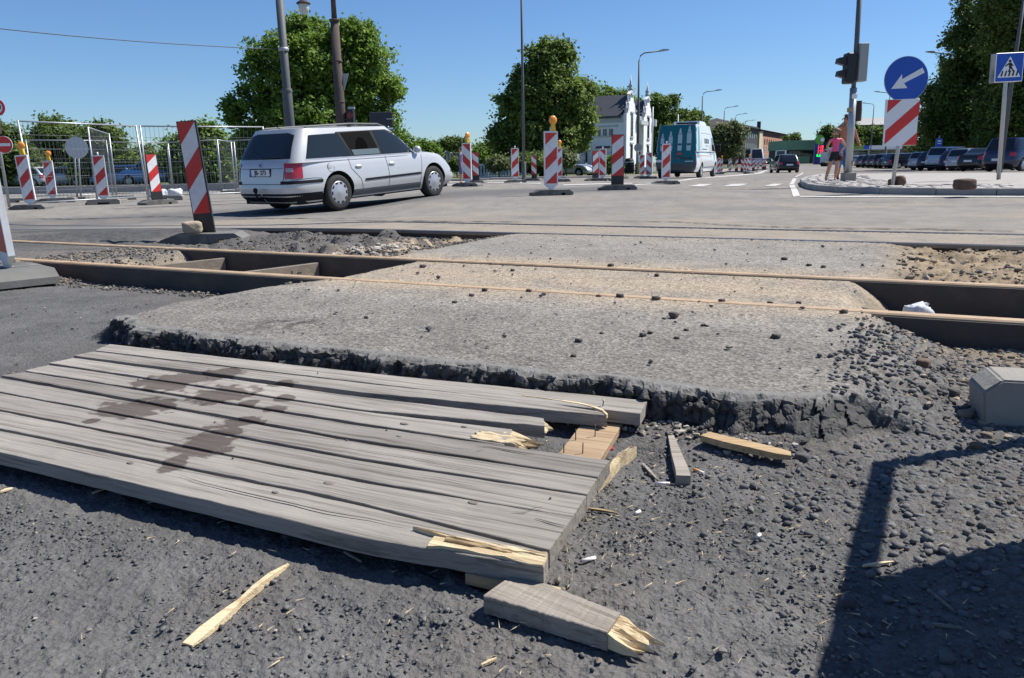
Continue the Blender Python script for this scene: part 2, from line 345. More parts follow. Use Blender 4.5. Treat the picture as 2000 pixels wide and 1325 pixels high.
    mxa = N.new('ShaderNodeMix'); mxa.data_type = 'FLOAT'; L.new(at_.outputs['Fac'], mxa.inputs[0]); mxa.inputs[2].default_value = 1; L.new(mr2.outputs[0], mxa.inputs[3])
    mu = N.new('ShaderNodeMath'); mu.operation = 'MULTIPLY'; L.new(mr.outputs[0], mu.inputs[0]); L.new(mxa.outputs[0], mu.inputs[1])
    mr3 = N.new('ShaderNodeMapRange'); mr3.inputs[3].default_value = .75; mr3.inputs[4].default_value = 1.25; L.new(n1.outputs['Fac'], mr3.inputs[0])
    mu2 = N.new('ShaderNodeMath'); mu2.operation = 'MULTIPLY'; L.new(mu.outputs[0], mu2.inputs[0]); L.new(mr3.outputs[0], mu2.inputs[1]); mr3.inputs[3].default_value = .6; mr3.inputs[4].default_value = 1.4
    vm = N.new('ShaderNodeVectorMath'); vm.operation = 'SCALE'; L.new(va.outputs['Color'], vm.inputs[0]); L.new(mu2.outputs[0], vm.inputs['Scale']); L.new(vm.outputs[0], p.inputs['Base Color'])
    bu = N.new('ShaderNodeBump'); bu.inputs['Strength'].default_value = .55; bu.inputs['Distance'].default_value = .006
    ad = N.new('ShaderNodeMath'); ad.operation = 'ADD'; L.new(n1.outputs['Fac'], ad.inputs[0]); L.new(vo.outputs['Distance'], ad.inputs[1]); L.new(ad.outputs[0], bu.inputs['Height'])
    al = N.new('ShaderNodeAttribute'); al.attribute_name = 'lowmask'; wv = N.new('ShaderNodeVectorMath'); wv.operation = 'MULTIPLY_ADD'; nw = noise(30, 2); L.new(nw.outputs['Color'], wv.inputs[0]); wv.inputs[1].default_value = (.012, .012, .012); L.new(geo.outputs['Position'], wv.inputs[2])
    hs_ = []
    for sc_, am in ((70, 1.), (170, .6)):
        ve = N.new('ShaderNodeTexVoronoi'); ve.feature = 'F1'; ve.inputs['Scale'].default_value = sc_; L.new(wv.outputs[0], ve.inputs['Vector']); sc3 = N.new('ShaderNodeSeparateColor'); L.new(ve.outputs['Color'], sc3.inputs[0]); r_ = N.new('ShaderNodeMath'); r_.operation = 'MULTIPLY_ADD'; L.new(ve.outputs['Distance'], r_.inputs[0]); r_.inputs[1].default_value = -.9; L.new(sc3.outputs[0], r_.inputs[2]); r2_ = N.new('ShaderNodeMath'); r2_.operation = 'MULTIPLY'; L.new(r_.outputs[0], r2_.inputs[0]); r2_.inputs[1].default_value = am; hs_.append(r2_.outputs[0])
    hsum = N.new('ShaderNodeMath'); hsum.operation = 'ADD'; L.new(hs_[0], hsum.inputs[0]); L.new(hs_[1], hsum.inputs[1]); hn = N.new('ShaderNodeMath'); hn.operation = 'MULTIPLY'; L.new(hsum.outputs[0], hn.inputs[0]); npatch = noise(7, 3); rp_ = N.new('ShaderNodeMapRange'); rp_.inputs[1].default_value = .35; rp_.inputs[2].default_value = .65; rp_.inputs[3].default_value = .25; L.new(npatch.outputs['Fac'], rp_.inputs[0]); L.new(rp_.outputs[0], hn.inputs[1]); hm = N.new('ShaderNodeMath'); hm.operation = 'MULTIPLY'; L.new(hn.outputs[0], hm.inputs[0]); L.new(al.outputs['Fac'], hm.inputs[1])
    b2 = N.new('ShaderNodeBump'); b2.inputs['Strength'].default_value = .8; b2.inputs['Distance'].default_value = .005; L.new(hm.outputs[0], b2.inputs['Height']); L.new(bu.outputs[0], b2.inputs['Normal']); L.new(b2.outputs[0], p.inputs['Normal'])
    me.materials.append(m)
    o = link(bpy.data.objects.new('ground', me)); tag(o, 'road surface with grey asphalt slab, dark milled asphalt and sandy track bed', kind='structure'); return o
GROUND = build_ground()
def slab_edge():                            # broken asphalt face of the slab, a rough skin over the cut
    S = np.arange(2.46, 5.86, .0055); Vn = np.concatenate([np.linspace(0, .3, 9), np.linspace(.33, 1, 30)]); s, v = np.meshgrid(S, Vn, indexing='ij')
    x0, y0 = rail_xy(s, -1.545+0*s); _, _, _, _, nF, _ = masks(x0, y0); top = np.clip(v/.3, 0, 1); dn = np.clip((v-.3)/.7, 0, 1)
    rag = (fbm(s*7, 0*s, 3, 201)-.5)*.05+(fbm(s*22, 0*s, 2, 205)-.5)*.03
    soft = sst(5.15, 5.75, s); n_ = nF+.05-.066*top-dn*(.020+.15*soft)+rag*top; zt = .0035+0*s; z = zt*(1-dn)+(-.125)*dn-.010*sst(.5, 1, top)*(1-dn)
    a1, a2, c1 = voro(s*38, v*5.2+s*3, 203); b1, b2, c2 = voro(s*80, v*10, 204); big = fbm(s*9, v*2.2, 3, 206)-.5
    out = ((c1-.5)*.030+np.clip((a2-a1)*2, 0, 1)*.010+(c2-.5)*.008+big*.055)*sst(.12, .45, v)
    n_ = n_-out; z = z+((fbm(s*30, v*6, 2, 207)-.5)*.018+(c1-.5)*.010)*sst(.05, .3, v)*(1-dn*.6)
    ends = sst(5.62, 5.86, s)+1-sst(2.46, 2.56, s); z = z-ends*.10*(1-dn); n_ = n_+ends*.05
    x, y = rail_xy(s, n_); R, C = s.shape; V = np.stack([x, y, z], -1).reshape(-1, 3); idx = np.arange(R*C).reshape(R, C); F = np.stack([idx[:-1, :-1], idx[1:, :-1], idx[1:, 1:], idx[:-1, 1:]], -1).reshape(-1, 4)
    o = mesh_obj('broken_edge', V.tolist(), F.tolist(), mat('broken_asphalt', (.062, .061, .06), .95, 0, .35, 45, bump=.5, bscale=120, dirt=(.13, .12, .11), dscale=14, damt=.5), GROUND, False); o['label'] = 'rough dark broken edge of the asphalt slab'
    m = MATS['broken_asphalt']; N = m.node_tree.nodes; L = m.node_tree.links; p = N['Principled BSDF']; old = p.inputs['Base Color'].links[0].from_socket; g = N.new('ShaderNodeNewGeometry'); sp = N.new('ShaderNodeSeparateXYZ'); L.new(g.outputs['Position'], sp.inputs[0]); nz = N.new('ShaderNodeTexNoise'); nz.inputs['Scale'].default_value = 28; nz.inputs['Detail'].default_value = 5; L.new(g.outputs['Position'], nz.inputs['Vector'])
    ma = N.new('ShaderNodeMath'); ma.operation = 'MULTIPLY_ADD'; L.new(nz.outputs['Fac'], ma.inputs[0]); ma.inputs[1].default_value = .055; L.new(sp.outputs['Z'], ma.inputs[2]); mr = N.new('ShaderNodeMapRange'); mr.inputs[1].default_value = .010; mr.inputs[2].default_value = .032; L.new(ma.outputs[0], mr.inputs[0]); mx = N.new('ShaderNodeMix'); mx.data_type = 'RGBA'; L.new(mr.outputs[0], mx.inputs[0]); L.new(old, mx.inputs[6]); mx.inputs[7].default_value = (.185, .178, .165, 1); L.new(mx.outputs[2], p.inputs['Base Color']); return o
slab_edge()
# ================================================================== tram rails, cross ties
M_RAILTOP = mat('rail_sand', (.42, .30, .19), .75, 0, .25, 14, dirt=(.20, .13, .08), dscale=6, damt=.6)
M_RAILSTEEL = mat('rail_steel', (.16, .15, .15), .35, .8, .2, 20)
M_RAILSIDE = mat('rail_rubber', (.055, .05, .046), .85, 0, .3, 6, bump=.3, bscale=40, dirt=(.12, .09, .065), dscale=5, damt=.5)
M_RUST = mat('rusty_steel', (.13, .085, .06), .8, 0, .3, 12)
def rail(n0, s0, s1, label, deep, mt):
    t = thing('tram_rail', label, 'rail', (*rail_xy(s0, n0), 0), math.atan2(RU[1], RU[0]), 'tram rails')
    L = s1-s0; st = max(2, int(L/.6)); xs = [L*i/st for i in range(st+1)]
    def strip(name, sec, m):
        vs = []; fs = []; k = len(sec)
        for i, x in enumerate(xs):
            wx, wy = rail_xy(s0+x, n0); zb = ground_z(wx, wy)
            for (a, b) in sec: vs.append((x, a, zb+b))
        for i in range(st):
            for j in range(k): fs.append((i*k+j, i*k+(j+1) % k, (i+1)*k+(j+1) % k, (i+1)*k+j))
        fs.append(tuple(range(k))[::-1]); fs.append(tuple(st*k+j for j in range(k)))
        o = mesh_obj(name, vs, fs, m, t); bm = bmesh.new(); bm.from_mesh(o.data); bmesh.ops.recalc_face_normals(bm, faces=bm.faces); bm.to_mesh(o.data); bm.free(); return o
    # head, groove, lip
    strip('rail_head', [(-.058, -.03), (-.058, -.004), (-.05, .003), (.003, .003), (.008, -.002), (.008, -.03)], mt)
    strip('groove_lip', [(.040, -.03), (.040, -.008), (.058, -.006), (.058, -.03)], mt)
    strip('rail_groove', [(.0085, -.0301), (.0395, -.0301), (.0395, -.024), (.0085, -.024)], M_RAILSTEEL)
    strip('rail_web', [(-.066, -deep), (-.066, -.0115), (-.0585, -.009), (.0585, -.012), (.066, -.015), (.066, -deep)], M_RAILSIDE) if deep > .1 else strip('rail_web', [(-.02, -deep), (-.02, -.0305), (.03, -.0305), (.03, -deep)], M_RUST)
    return t
rail(0, -9, 9.5, 'sand-covered tram rail nearest the wooden boards, dark side exposed', .21, M_RAILTOP)
rail(GAUGE, -11, 10, 'second sand-covered tram rail bordering the open pits', .21, M_RAILTOP)
rail(3.2, -13, 11, 'bare dark steel tram rail beyond the gravel patch', .09, M_RAILSTEEL)
rail(4.23, -14, 11.5, 'farthest tram rail almost buried in the road asphalt', .09, M_RAILSTEEL)
# timber spreader boards across the left pit
M_TIE = mat('tie_timber', (.20, .17, .135), .85, 0, .3, 9, bump=.4, bscale=30)
for s, sk, lab in ((1.62, -.24, 'grey spacer board set across the left rail pit, marked on its face'), (.62, -.25, 'grey spacer board at the gravelly end of the left rail pit')):
    x, y = rail_xy(s, .52); t = thing('spacer_board', lab, 'board', (x, y, -.2), math.atan2(RN[1], RN[0])+sk, 'spacer boards between the rails')
    box('board', (-.44, .44, -.018, .018, -.02, .145), M_TIE, t, bev=.003)
    if s > 1:
        for i, (dx, dz, w, h) in enumerate(((.12, .075, .05, .008), (.19, .06, .008, .05), (.24, .085, .04, .008))): box('mark', (dx, dx+w, -.021, -.0185, dz, dz+h), M_RAILSIDE, t)
# ================================================================== wooden raft of planks
def wood_mat(name, col, dark, fresh=False, stains=False):
    m = bpy.data.materials.new(name); m.use_nodes = True; N = m.node_tree.nodes; L = m.node_tree.links; p = N['Principled BSDF']
    p.inputs['Roughness'].default_value = .82; p.inputs['Specular IOR Level'].default_value = .25
    tc = N.new('ShaderNodeTexCoord'); oi = N.new('ShaderNodeObjectInfo')
    off = N.new('ShaderNodeVectorMath'); off.operation = 'MULTIPLY_ADD'; cb = N.new('ShaderNodeCombineXYZ'); 
    ml = N.new('ShaderNodeMath'); ml.operation = 'MULTIPLY'; ml.inputs[1].default_value = 37.; L.new(oi.outputs['Random'], ml.inputs[0]); L.new(ml.outputs[0], cb.inputs[0]); L.new(ml.outputs[0], cb.inputs[1])
    ad = N.new('ShaderNodeVectorMath'); ad.operation = 'ADD'; L.new(tc.outputs['Object'], ad.inputs[0]); L.new(cb.outputs[0], ad.inputs[1]); N.remove(off)
    def stretched(sx, sy, sc, d=6, r=.6, dist=0):
        mp = N.new('ShaderNodeMapping'); mp.inputs['Scale'].default_value = (sx, sy, sy); L.new(ad.outputs[0], mp.inputs[0])
        n = N.new('ShaderNodeTexNoise'); n.inputs['Scale'].default_value = sc; n.inputs['Detail'].default_value = d; n.inputs['Roughness'].default_value = r; n.inputs['Distortion'].default_value = dist; L.new(mp.outputs[0], n.inputs['Vector']); return n
    g1 = stretched(1.2, 45, 1.6, 6, .6, .6); g2 = stretched(2.5, 160, 2.2, 4, .6, .2); g3 = stretched(1.0, 3, 2.0, 4, .5)
    def ramp(src, a, b, c0, c1):
        r = N.new('ShaderNodeMapRange'); r.inputs[1].default_value = a; r.inputs[2].default_value = b; r.inputs[3].default_value = c0; r.inputs[4].default_value = c1; L.new(src.outputs['Fac'], r.inputs[0]); return r
    mx = N.new('ShaderNodeMix'); mx.data_type = 'RGBA'; mx.inputs[6].default_value = (*dark, 1); mx.inputs[7].default_value = (*col, 1); L.new(ramp(g1, .30, .52, 0, 1).outputs[0], mx.inputs[0])
    hs = N.new('ShaderNodeHueSaturation'); L.new(mx.outputs[2], hs.inputs['Color'])
    mm = N.new('ShaderNodeMath'); mm.operation = 'MULTIPLY'; L.new(ramp(g2, .25, .75, .78, 1.2).outputs[0], mm.inputs[0]); L.new(ramp(g3, .2, .8, .8, 1.2).outputs[0], mm.inputs[1])
    mo = N.new('ShaderNodeMapRange'); mo.inputs[3].default_value = .80; mo.inputs[4].default_value = 1.16; L.new(oi.outputs['Random'], mo.inputs[0])
    m3 = N.new('ShaderNodeMath'); m3.operation = 'MULTIPLY'; L.new(mm.outputs[0], m3.inputs[0]); L.new(mo.outputs[0], m3.inputs[1]); L.new(m3.outputs[0], hs.inputs['Value'])
    last = hs.outputs[0]
    if stains:                              # dark wet spots, fixed places on the boards (world metres)
        geo = N.new('ShaderNodeNewGeometry'); nz = N.new('ShaderNodeTexNoise'); nz.inputs['Scale'].default_value = 20; nz.inputs['Detail'].default_value = 5; L.new(geo.outputs['Position'], nz.inputs['Vector'])
        acc = None
        for (cx, cy, rx, ry, ang) in stains:
            mp = N.new('ShaderNodeMapping'); mp.vector_type = 'TEXTURE'; mp.inputs['Location'].default_value = (cx, cy, -.04); mp.inputs['Rotation'].default_value = (0, 0, ang); mp.inputs['Scale'].default_value = (rx, ry, 1); L.new(geo.outputs['Position'], mp.inputs[0])
            ln = N.new('ShaderNodeVectorMath'); ln.operation = 'LENGTH'; L.new(mp.outputs[0], ln.inputs[0])
            if acc is None: acc = ln.outputs['Value']
            else:
                mn = N.new('ShaderNodeMath'); mn.operation = 'MINIMUM'; L.new(acc, mn.inputs[0]); L.new(ln.outputs['Value'], mn.inputs[1]); acc = mn.outputs[0]
        sb = N.new('ShaderNodeMath'); sb.operation = 'MULTIPLY_ADD'; L.new(nz.outputs['Fac'], sb.inputs[0]); sb.inputs[1].default_value = 2.4; L.new(acc, sb.inputs[2])
        r = N.new('ShaderNodeMapRange'); r.inputs[1].default_value = 2.2; r.inputs[2].default_value = 2.44; r.inputs[3].default_value = 1; r.inputs[4].default_value = 0; L.new(sb.outputs[0], r.inputs[0])
        ms = N.new('ShaderNodeMix'); ms.data_type = 'RGBA'; ms.blend_type = 'MULTIPLY'; L.new(r.outputs[0], ms.inputs[0]); L.new(last, ms.inputs[6]); ms.inputs[7].default_value = (.40, .36, .35, 1); last = ms.outputs[2]
    L.new(last, p.inputs['Base Color'])
    b = N.new('ShaderNodeBump'); b.inputs['Strength'].default_value = .5; b.inputs['Distance'].default_value = .004; aa = N.new('ShaderNodeMath'); aa.operation = 'ADD'; L.new(g1.outputs['Fac'], aa.inputs[0]); L.new(g2.outputs['Fac'], aa.inputs[1]); L.new(aa.outputs[0], b.inputs['Height']); L.new(b.outputs[0], p.inputs['Normal'])
    return m
ZT = -.04
STAINS = []
for (px, py, wx, wy) in ((335, 746, 62, 14), (435, 770, 52, 16), (435, 732, 34, 10), (260, 798, 58, 15), (300, 790, 50, 8), (395, 868, 52, 22), (465, 825, 42, 9), (440, 845, 34, 8), (340, 905, 26, 14), (550, 750, 24, 5), (535, 797, 22, 6), (558, 777, 17, 5), (485, 787, 17, 6), (225, 800, 30, 7), (180, 822, 14, 4)):
    c = at(px, py, ZT); a = at(px+wx, py, ZT); b = at(px, py+wy, ZT); STAINS.append((c.x, c.y, (a-c).length*1.0, (b-c).length*1.0, math.radians(20) if (px, py) in ((465, 825), (440, 845)) else 0))
M_WOOD = wood_mat('weathered_plank', (.285, .262, .232), (.13, .114, .096), stains=STAINS)
M_WOOD2 = wood_mat('weathered_plank_dry', (.29, .258, .22), (.15, .126, .10))
M_FRESH = wood_mat('torn_wood', (.64, .52, .335), (.40, .285, .15))
M_OLDB = wood_mat('brown_board', (.40, .29, .165), (.22, .15, .08))
M_JOIST = wood_mat('brown_joist', (.36, .26, .165), (.24, .165, .10))
def q(px, py): p = at(px, py, ZT); return np.array([p.x, p.y])
RD = np.array([.9033, -.4290]); RD /= np.linalg.norm(RD); RDn = np.array([-RD[1], RD[0]])     # board direction, pointing right; normal away from us
RA = math.atan2(RD[1], RD[0]); R0 = q(215, 674)
def rl(p): d = np.array(p)-R0; return float(d@RD), float(d@RDn)
edges = {   # long edges of the boards: far edge and near edge, as photo points
 0: ([(215, 674), (700, 729), (1265, 785)], [(186, 686), (700, 747), (1251, 810)]),
 1: ([(186, 688), (700, 749.5), (1060, 787), (1170, 806)], [(144, 696), (700, 767), (1186, 813)]),
 2: ([(144, 699.5), (700, 775), (1062, 817)], [(96, 709), (700, 799), (1064, 832)]),
 3: ([(96, 712.5), (700, 802), (1000, 838)], [(50, 723), (700, 824), (985, 868)]),
 4: ([(50, 727), (700, 831), (1191, 900)], [(4, 733), (700, 858), (1168, 931)]),
 5: ([(1, 738), (700, 864), (1167, 934)], [(-30, 759), (700, 893), (1147, 965)]),
 6: ([(-38, 760), (700, 899), (1146, 967.5)], [(-75, 784), (700, 934), (1120, 1007)]),
 7: ([(-80, 788), (700, 941), (1119, 1009.5)], [(-110, 813), (700, 979), (1074, 1073)]),
 8: ([(-118, 816), (700, 985), (1071, 1079)], [(-180, 840), (400, 975), (700, 1047), (1062, 1107)])}
raft = thing('plank_platform', 'weathered grey plank platform with wet stains and a broken corner', 'wooden platform', (R0[0], R0[1], near_z(R0[0], R0[1])), RA)
def plank_mesh(name, far, near, ztop, th, m, parent, rot=True, end=None, seed=0, sag=0., ends=None):
    # far/near: lists of (x, y) in local board space, x increasing; extruded down by th, with small irregularities
    rnd = random.Random(seed); fx = np.array(far); nx = np.array(near); st = 40; vs = []; fs = []
    for i in range(st+1):
        t = i/st; xf = fx[0, 0]+(fx[-1, 0]-fx[0, 0])*t; xn = nx[0, 0]+(nx[-1, 0]-nx[0, 0])*t
        yf = np.interp(xf, fx[:, 0], fx[:, 1])+rnd.uniform(-.0012, .0012); yn = np.interp(xn, nx[:, 0], nx[:, 1])+rnd.uniform(-.0012, .0012)
        if ends and i == st: pass
        zz = ztop+sag*math.sin(math.pi*t)+rnd.uniform(-.0006, .0006); b = .0013
        vs += [(xf, yf, zz-b), (xf, yf-b*1.2, zz), (xf*.5+xn*.5, (yf+yn)/2, zz+rnd.uniform(0, .0012)), (xn, yn+b*1.2, zz), (xn, yn, zz-b), (xn, yn, zz-th), (xf, yf, zz-th)]
    for i in range(st):
        for j in range(7): fs.append((i*7+j, i*7+(j+1) % 7, (i+1)*7+(j+1) % 7, (i+1)*7+j))
    fs.append(tuple(range(7))); fs.append(tuple(st*7+6-j for j in range(7)))
    o = mesh_obj(name, vs, fs, m, parent); bm = bmesh.new(); bm.from_mesh(o.data); bmesh.ops.recalc_face_normals(bm, faces=bm.faces); bm.to_mesh(o.data); bm.free(); return o
RZ0 = raft.location.z
PLZ = ZT-RZ0; TH = .036
planks = []
for k in range(9):
    far = [rl(q(*p)) for p in edges[k][0]]; near = [rl(q(*p)) for p in edges[k][1]]; near = [(a, b-(.0016 if k not in (1, 8) else 0)) for a, b in near]
    planks.append(plank_mesh('plank', far, near, PLZ+(.004 if k < 2 else 0)+random.uniform(-.0015, .0015), TH, M_WOOD, raft, seed=k))
def shard(name, rows, m, parent, th0=.004):
    # torn wood: rows of (x, y, ztop, zbot) points across; each row one grain line from root to tip
    vs = []; fs = []; nr = len(rows); nc = len(rows[0])
    for r in rows:
        for (x, y, a, b) in r: vs += [(x, y, a), (x, y, b)]
    def I(r, c, k): return (r*nc+c)*2+k
    for r in range(nr-1):
        for c in range(nc-1):
            fs.append((I(r, c, 0), I(r, c+1, 0), I(r+1, c+1, 0), I(r+1, c, 0))); fs.append((I(r, c, 1), I(r+1, c, 1), I(r+1, c+1, 1), I(r, c+1, 1)))
    for c in range(nc-1):
        fs.append((I(0, c, 0), I(0, c, 1), I(0, c+1, 1), I(0, c+1, 0))); fs.append((I(nr-1, c, 0), I(nr-1, c+1, 0), I(nr-1, c+1, 1), I(nr-1, c, 1)))
    for r in range(nr-1):
        fs.append((I(r, 0, 0), I(r+1, 0, 0), I(r+1, 0, 1), I(r, 0, 1))); fs.append((I(r, nc-1, 0), I(r, nc-1, 1), I(r+1, nc-1, 1), I(r+1, nc-1, 0)))
    o = mesh_obj(name, vs, fs, m, parent); bm = bmesh.new(); bm.from_mesh(o.data); bmesh.ops.recalc_face_normals(bm, faces=bm.faces); bm.to_mesh(o.data); bm.free(); return o
def torn_end(x0, y0, y1, zt, zb, length, m, parent, seed, n=9, dirx=1, notch=.5):
    rnd = random.Random(seed); rows = []; steps = 7
    for i in range(n):
        y = y0+(y1-y0)*i/(n-1); ln = length*(notch+(1-notch)*abs(math.sin(i*1.9+seed)))*rnd.uniform(.7, 1.1); back = rnd.uniform(.0, .018); row = []
        top = zt-rnd.uniform(0, .006)
        for c in range(steps):
            t = c/(steps-1); x = x0+dirx*(-back+(ln+back)*t)
            a = top-(zt-zb)*(.30*t+.28*t*t)+rnd.uniform(-.0015, .0015); b = zb+(zt-zb)*(.22*t*t)+rnd.uniform(0, .002)
            row.append((x, y+rnd.uniform(-.002, .002), a+.0012, min(b, a-.001)))
        rows.append(row)
    return shard('torn_end', rows, m, parent)
def rlp(px, py): return rl(q(px, py))
# broken ends of boards 3 and 4 (parts of those boards)
def sub(o, parent): o.parent = parent; return o
a = rlp(1062, 817); b = rlp(1064, 832); torn_end(a[0], b[1]+.002, a[1]-.002, PLZ, PLZ-TH, .035, M_FRESH, planks[2], 3, 6)
a = rlp(998, 838); b = rlp(985, 868); torn_end((a[0]+b[0])/2-.008, b[1]+.001, a[1]-.001, PLZ, PLZ-TH, .095, M_FRESH, planks[3], 5, 13, notch=.25)
torn = rlp(935, 845); torn2 = rlp(940, 862)
rows = []
for i in range(8):
    y = rlp(990, 868)[1]+.004+i*.0085; row = []
    for c in range(9):
        t = c/8; x = torn[0]+.01*math.sin(i*2.3)+(.13)*t; row.append((x, y, PLZ+.0022-.012*t*t*abs(math.sin(i*1.7))+.0016*math.sin(i*5+c*2), PLZ-.012))
    rows.append(row)
shard('torn_grain', rows, M_FRESH, planks[3])
# splinter strip on board 2 and its torn tip
pts = [rlp(*p) for p in ((1100, 786), (1130, 790), (1160, 797), (1178, 803), (1188, 812))]; rows = [[(x, y+.004-.002*i, PLZ+.006, PLZ-.004) for i, (x, y) in enumerate(pts)], [(x, y-.006-.003*i*.6, PLZ+.0058, PLZ-.006) for i, (x, y) in enumerate(pts)]]
shard('splinter', rows, M_FRESH, planks[1])
pts = [rlp(*p) for p in ((1020, 775), (1060, 780), (1100, 786))]; rows = [[(x, y+.001, PLZ+.0055, PLZ) for i, (x, y) in enumerate(pts)], [(x, y-.0025, PLZ+.0055, PLZ) for i, (x, y) in enumerate(pts)]]; shard('splinter', rows, M_FRESH, planks[1])
# long split of the front board: raw yellow wood showing
fa = rlp(800, 1036); fb = rlp(1066, 1098); ang = math.atan2(fb[1]-fa[1], fb[0]-fa[0])
def strip3(pf, pn, z0, z1, name='split_strip', m=None, n=10, jit=.0015, seed=1, slope=0.):
    rnd = random.Random(seed); A = [rlp(*p) for p in pf]; B = [rlp(*p) for p in pn]; rows = []
    for k in range(5):
        row = []
        for i in range(n):
            t = i/(n-1); xa = np.interp(t, np.linspace(0, 1, len(A)), [p[0] for p in A]); ya = np.interp(t, np.linspace(0, 1, len(A)), [p[1] for p in A]); xb = np.interp(t, np.linspace(0, 1, len(B)), [p[0] for p in B]); yb = np.interp(t, np.linspace(0, 1, len(B)), [p[1] for p in B])
            f = k/4; row.append((xa+(xb-xa)*f, ya+(yb-ya)*f+rnd.uniform(-jit, jit), z0+(z1-z0)*t+rnd.uniform(-jit, jit)+slope*f, PLZ-.002))
        rows.append(row)
    return shard(name, rows, m or M_FRESH, planks[8])
strip3([(850, 1049), (960, 1072), (1068, 1092)], [(836, 1069), (950, 1084), (1060, 1107)], PLZ+.0045, PLZ+.003, jit=.0022, seed=4)
strip3([(806, 1036), (930, 1062), (1069, 1086)], [(822, 1041), (940, 1068), (1066, 1092)], PLZ+.0075, PLZ+.0065, seed=5)
strip3([(872, 1056), (960, 1072), (1010, 1080)], [(868, 1062), (950, 1075), (1000, 1084)], PLZ+.007, PLZ+.005, m=M_OLDB, seed=6)
M_CRACK = mat('old_crack', (.03, .026, .022), .95)  # dark colour of the flat strips that draw cracks in the boards
def crack(pl, pts, w, seed=0):
    P = [rlp(*p) for p in pts]; vs = []; fs = []; n = len(P)
    for i, (x, y) in enumerate(P):
        ww = w*(math.sin(math.pi*(i+.35)/(n-.3))); vs += [(x, y+ww/2, PLZ+.0035), (x, y-ww/2, PLZ+.0035)]
    for i in range(n-1): fs.append((2*i, 2*i+1, 2*i+3, 2*i+2))
    mesh_obj('crack', vs, fs, M_CRACK, planks[pl])
crack(8, [(350, 930), (400, 947), (480, 966), (560, 984), (640, 1003), (720, 1016), (802, 1033)], .004)
crack(4, [(930, 874), (960, 876), (990, 882), (1020, 887), (1045, 890)], .0045)
crack(4, [(925, 887), (932, 883), (945, 881)], .003)
crack(7, [(1000, 1003), (1025, 1004), (1042, 996), (1060, 993)], .004)
crack(7, [(1045, 1015), (1075, 1024), (1105, 1031)], .004)
crack(5, [(300, 790), (400, 810), (520, 835)], .002); crack(4, [(10, 735), (100, 750), (200, 773), (260, 787)], .0025); crack(8, [(60, 862), (150, 880), (260, 905)], .002)
crack(0, [(1190, 790), (1215, 792), (1258, 794)], .002); crack(6, [(820, 930), (860, 936), (900, 944), (940, 950)], .002); crack(5, [(700, 880), (800, 896), (900, 915), (1000, 930)], .002)
# knots
M_KNOT = mat('wood_knot', (.17, .145, .12), .8, 0, .3, 60)
for pl, px, py, r in ((3, 790, 828, .009), (8, 538, 962, .006), (7, 643, 945, .010), (6, 924, 983, .008), (5, 780, 853, .006), (2, 907, 834, .006), (8, 255, 905, .007)):
    x, y = rlp(px, py); lathe_obj('knot', [(0, .0002), (r*.6, .0002), (r, 0), (r, -.004)], M_KNOT, planks[pl], 14, T(x, y, PLZ+.0016)@Matrix.Diagonal((1.5, .8, 1, 1)))
# joists under the boards
def joist(x, wd, m, label=None, y0=-1.05, y1=-.0, skew=0.):
    o = box('joist', (-wd/2, wd/2, y0, y1, 0, PLZ-TH-.002), m, raft, T(x, 0, .0)@RZ(skew), bev=.002)
    if label: o['label'] = label
jc = (np.array(rlp(1165, 822))+np.array(rlp(1130, 895)))/2
joist(.62, .10, M_JOIST, y0=-.93, y1=-.03); joist(1.2, .10, M_JOIST, y0=-.93, y1=-.05)
x0, y0_ = rlp(1163, 820); x1, y1_ = rlp(1110, 892); x1b = x0+(x1-x0)/(y1_-y0_)*(-1.1-y0_)
box('joist', (-.057, .057, -.99, -.03, 0, .0005+PLZ-TH-.0025), M_JOIST, raft, T(x0-(y0_)*(x1-x0)/(y1_-y0_), 0, 0)@Matrix(((1, (x1-x0)/(y1_-y0_), 0, 0), (0, 1, 0, 0), (0, 0, 1, 0), (0, 0, 0, 1))), bev=.002)
# nails
M_NAIL = mat('nail', (.10, .085, .075), .6, .6); M_NAILH = mat('nail_head', (.45, .45, .44), .4, .8)
JZ = PLZ-TH-.002
for (px, py, h) in ((1124, 860, .032), (1162, 853, .036), (1101, 885, .028), (1138, 886, .03), (1173, 826, .02)):
    d = at(px, py, ZT-TH-.002); x, y = rl((d.x, d.y)); tube_obj('nail', [(x, y, JZ-.004), (x+.001, y, JZ+h)], .0015, M_NAIL, raft, 6)
x, y = rlp(1177, 796); tube_obj('nail', [(x, y, PLZ+.0), (x+.003, y, PLZ+.022)], .0015, M_NAIL, raft, 6); lathe_obj('nail_head', [(0, .003), (.004, .002), (.004, 0), (0, 0)], M_NAILH, raft, 8, T(x+.003, y, PLZ+.021))
x, y = rlp(621, 733); tube_obj('nail', [(x, y, PLZ), (x, y, PLZ+.012)], .0015, M_NAIL, raft, 6)
for pl, px, py in ((2, 405, 739), (1, 270, 742), (3, 755, 842), (4, 677, 861), (6, 455, 897), (5, 420, 826), (6, 1075, 975)):
    x, y = rlp(px, py); lathe_obj('nail_head', [(0, .0008), (.0026, .0005), (.0026, -.002)], M_NAIL, raft, 8, T(x, y, PLZ+.003))
# ================================================================== loose wood
def loose(name, label, cat, pts_far, pts_near, th, m, z=None, lift=0., torn=None, tiltx=0., seed=2, group='broken wood lying on the asphalt'):
    pf = [gz(*p) for p in pts_far]; pn = [gz(*p) for p in pts_near]; c = (pf[0]+pn[0])/2; d = pf[-1]-pf[0]; ang = math.atan2(d.y, d.x)
    zg = max(near_z(p.x, p.y) for p in pf+pn)+.004+lift
    t = thing(name, label, cat, (c.x, c.y, zg), ang, group, ry=tiltx)
    def lo(p): v = RZ(-ang)@(p-c); return (v.x, v.y)
    return t, [lo(p) for p in pf], [lo(p) for p in pn]
def shifted(pts, up): return pts
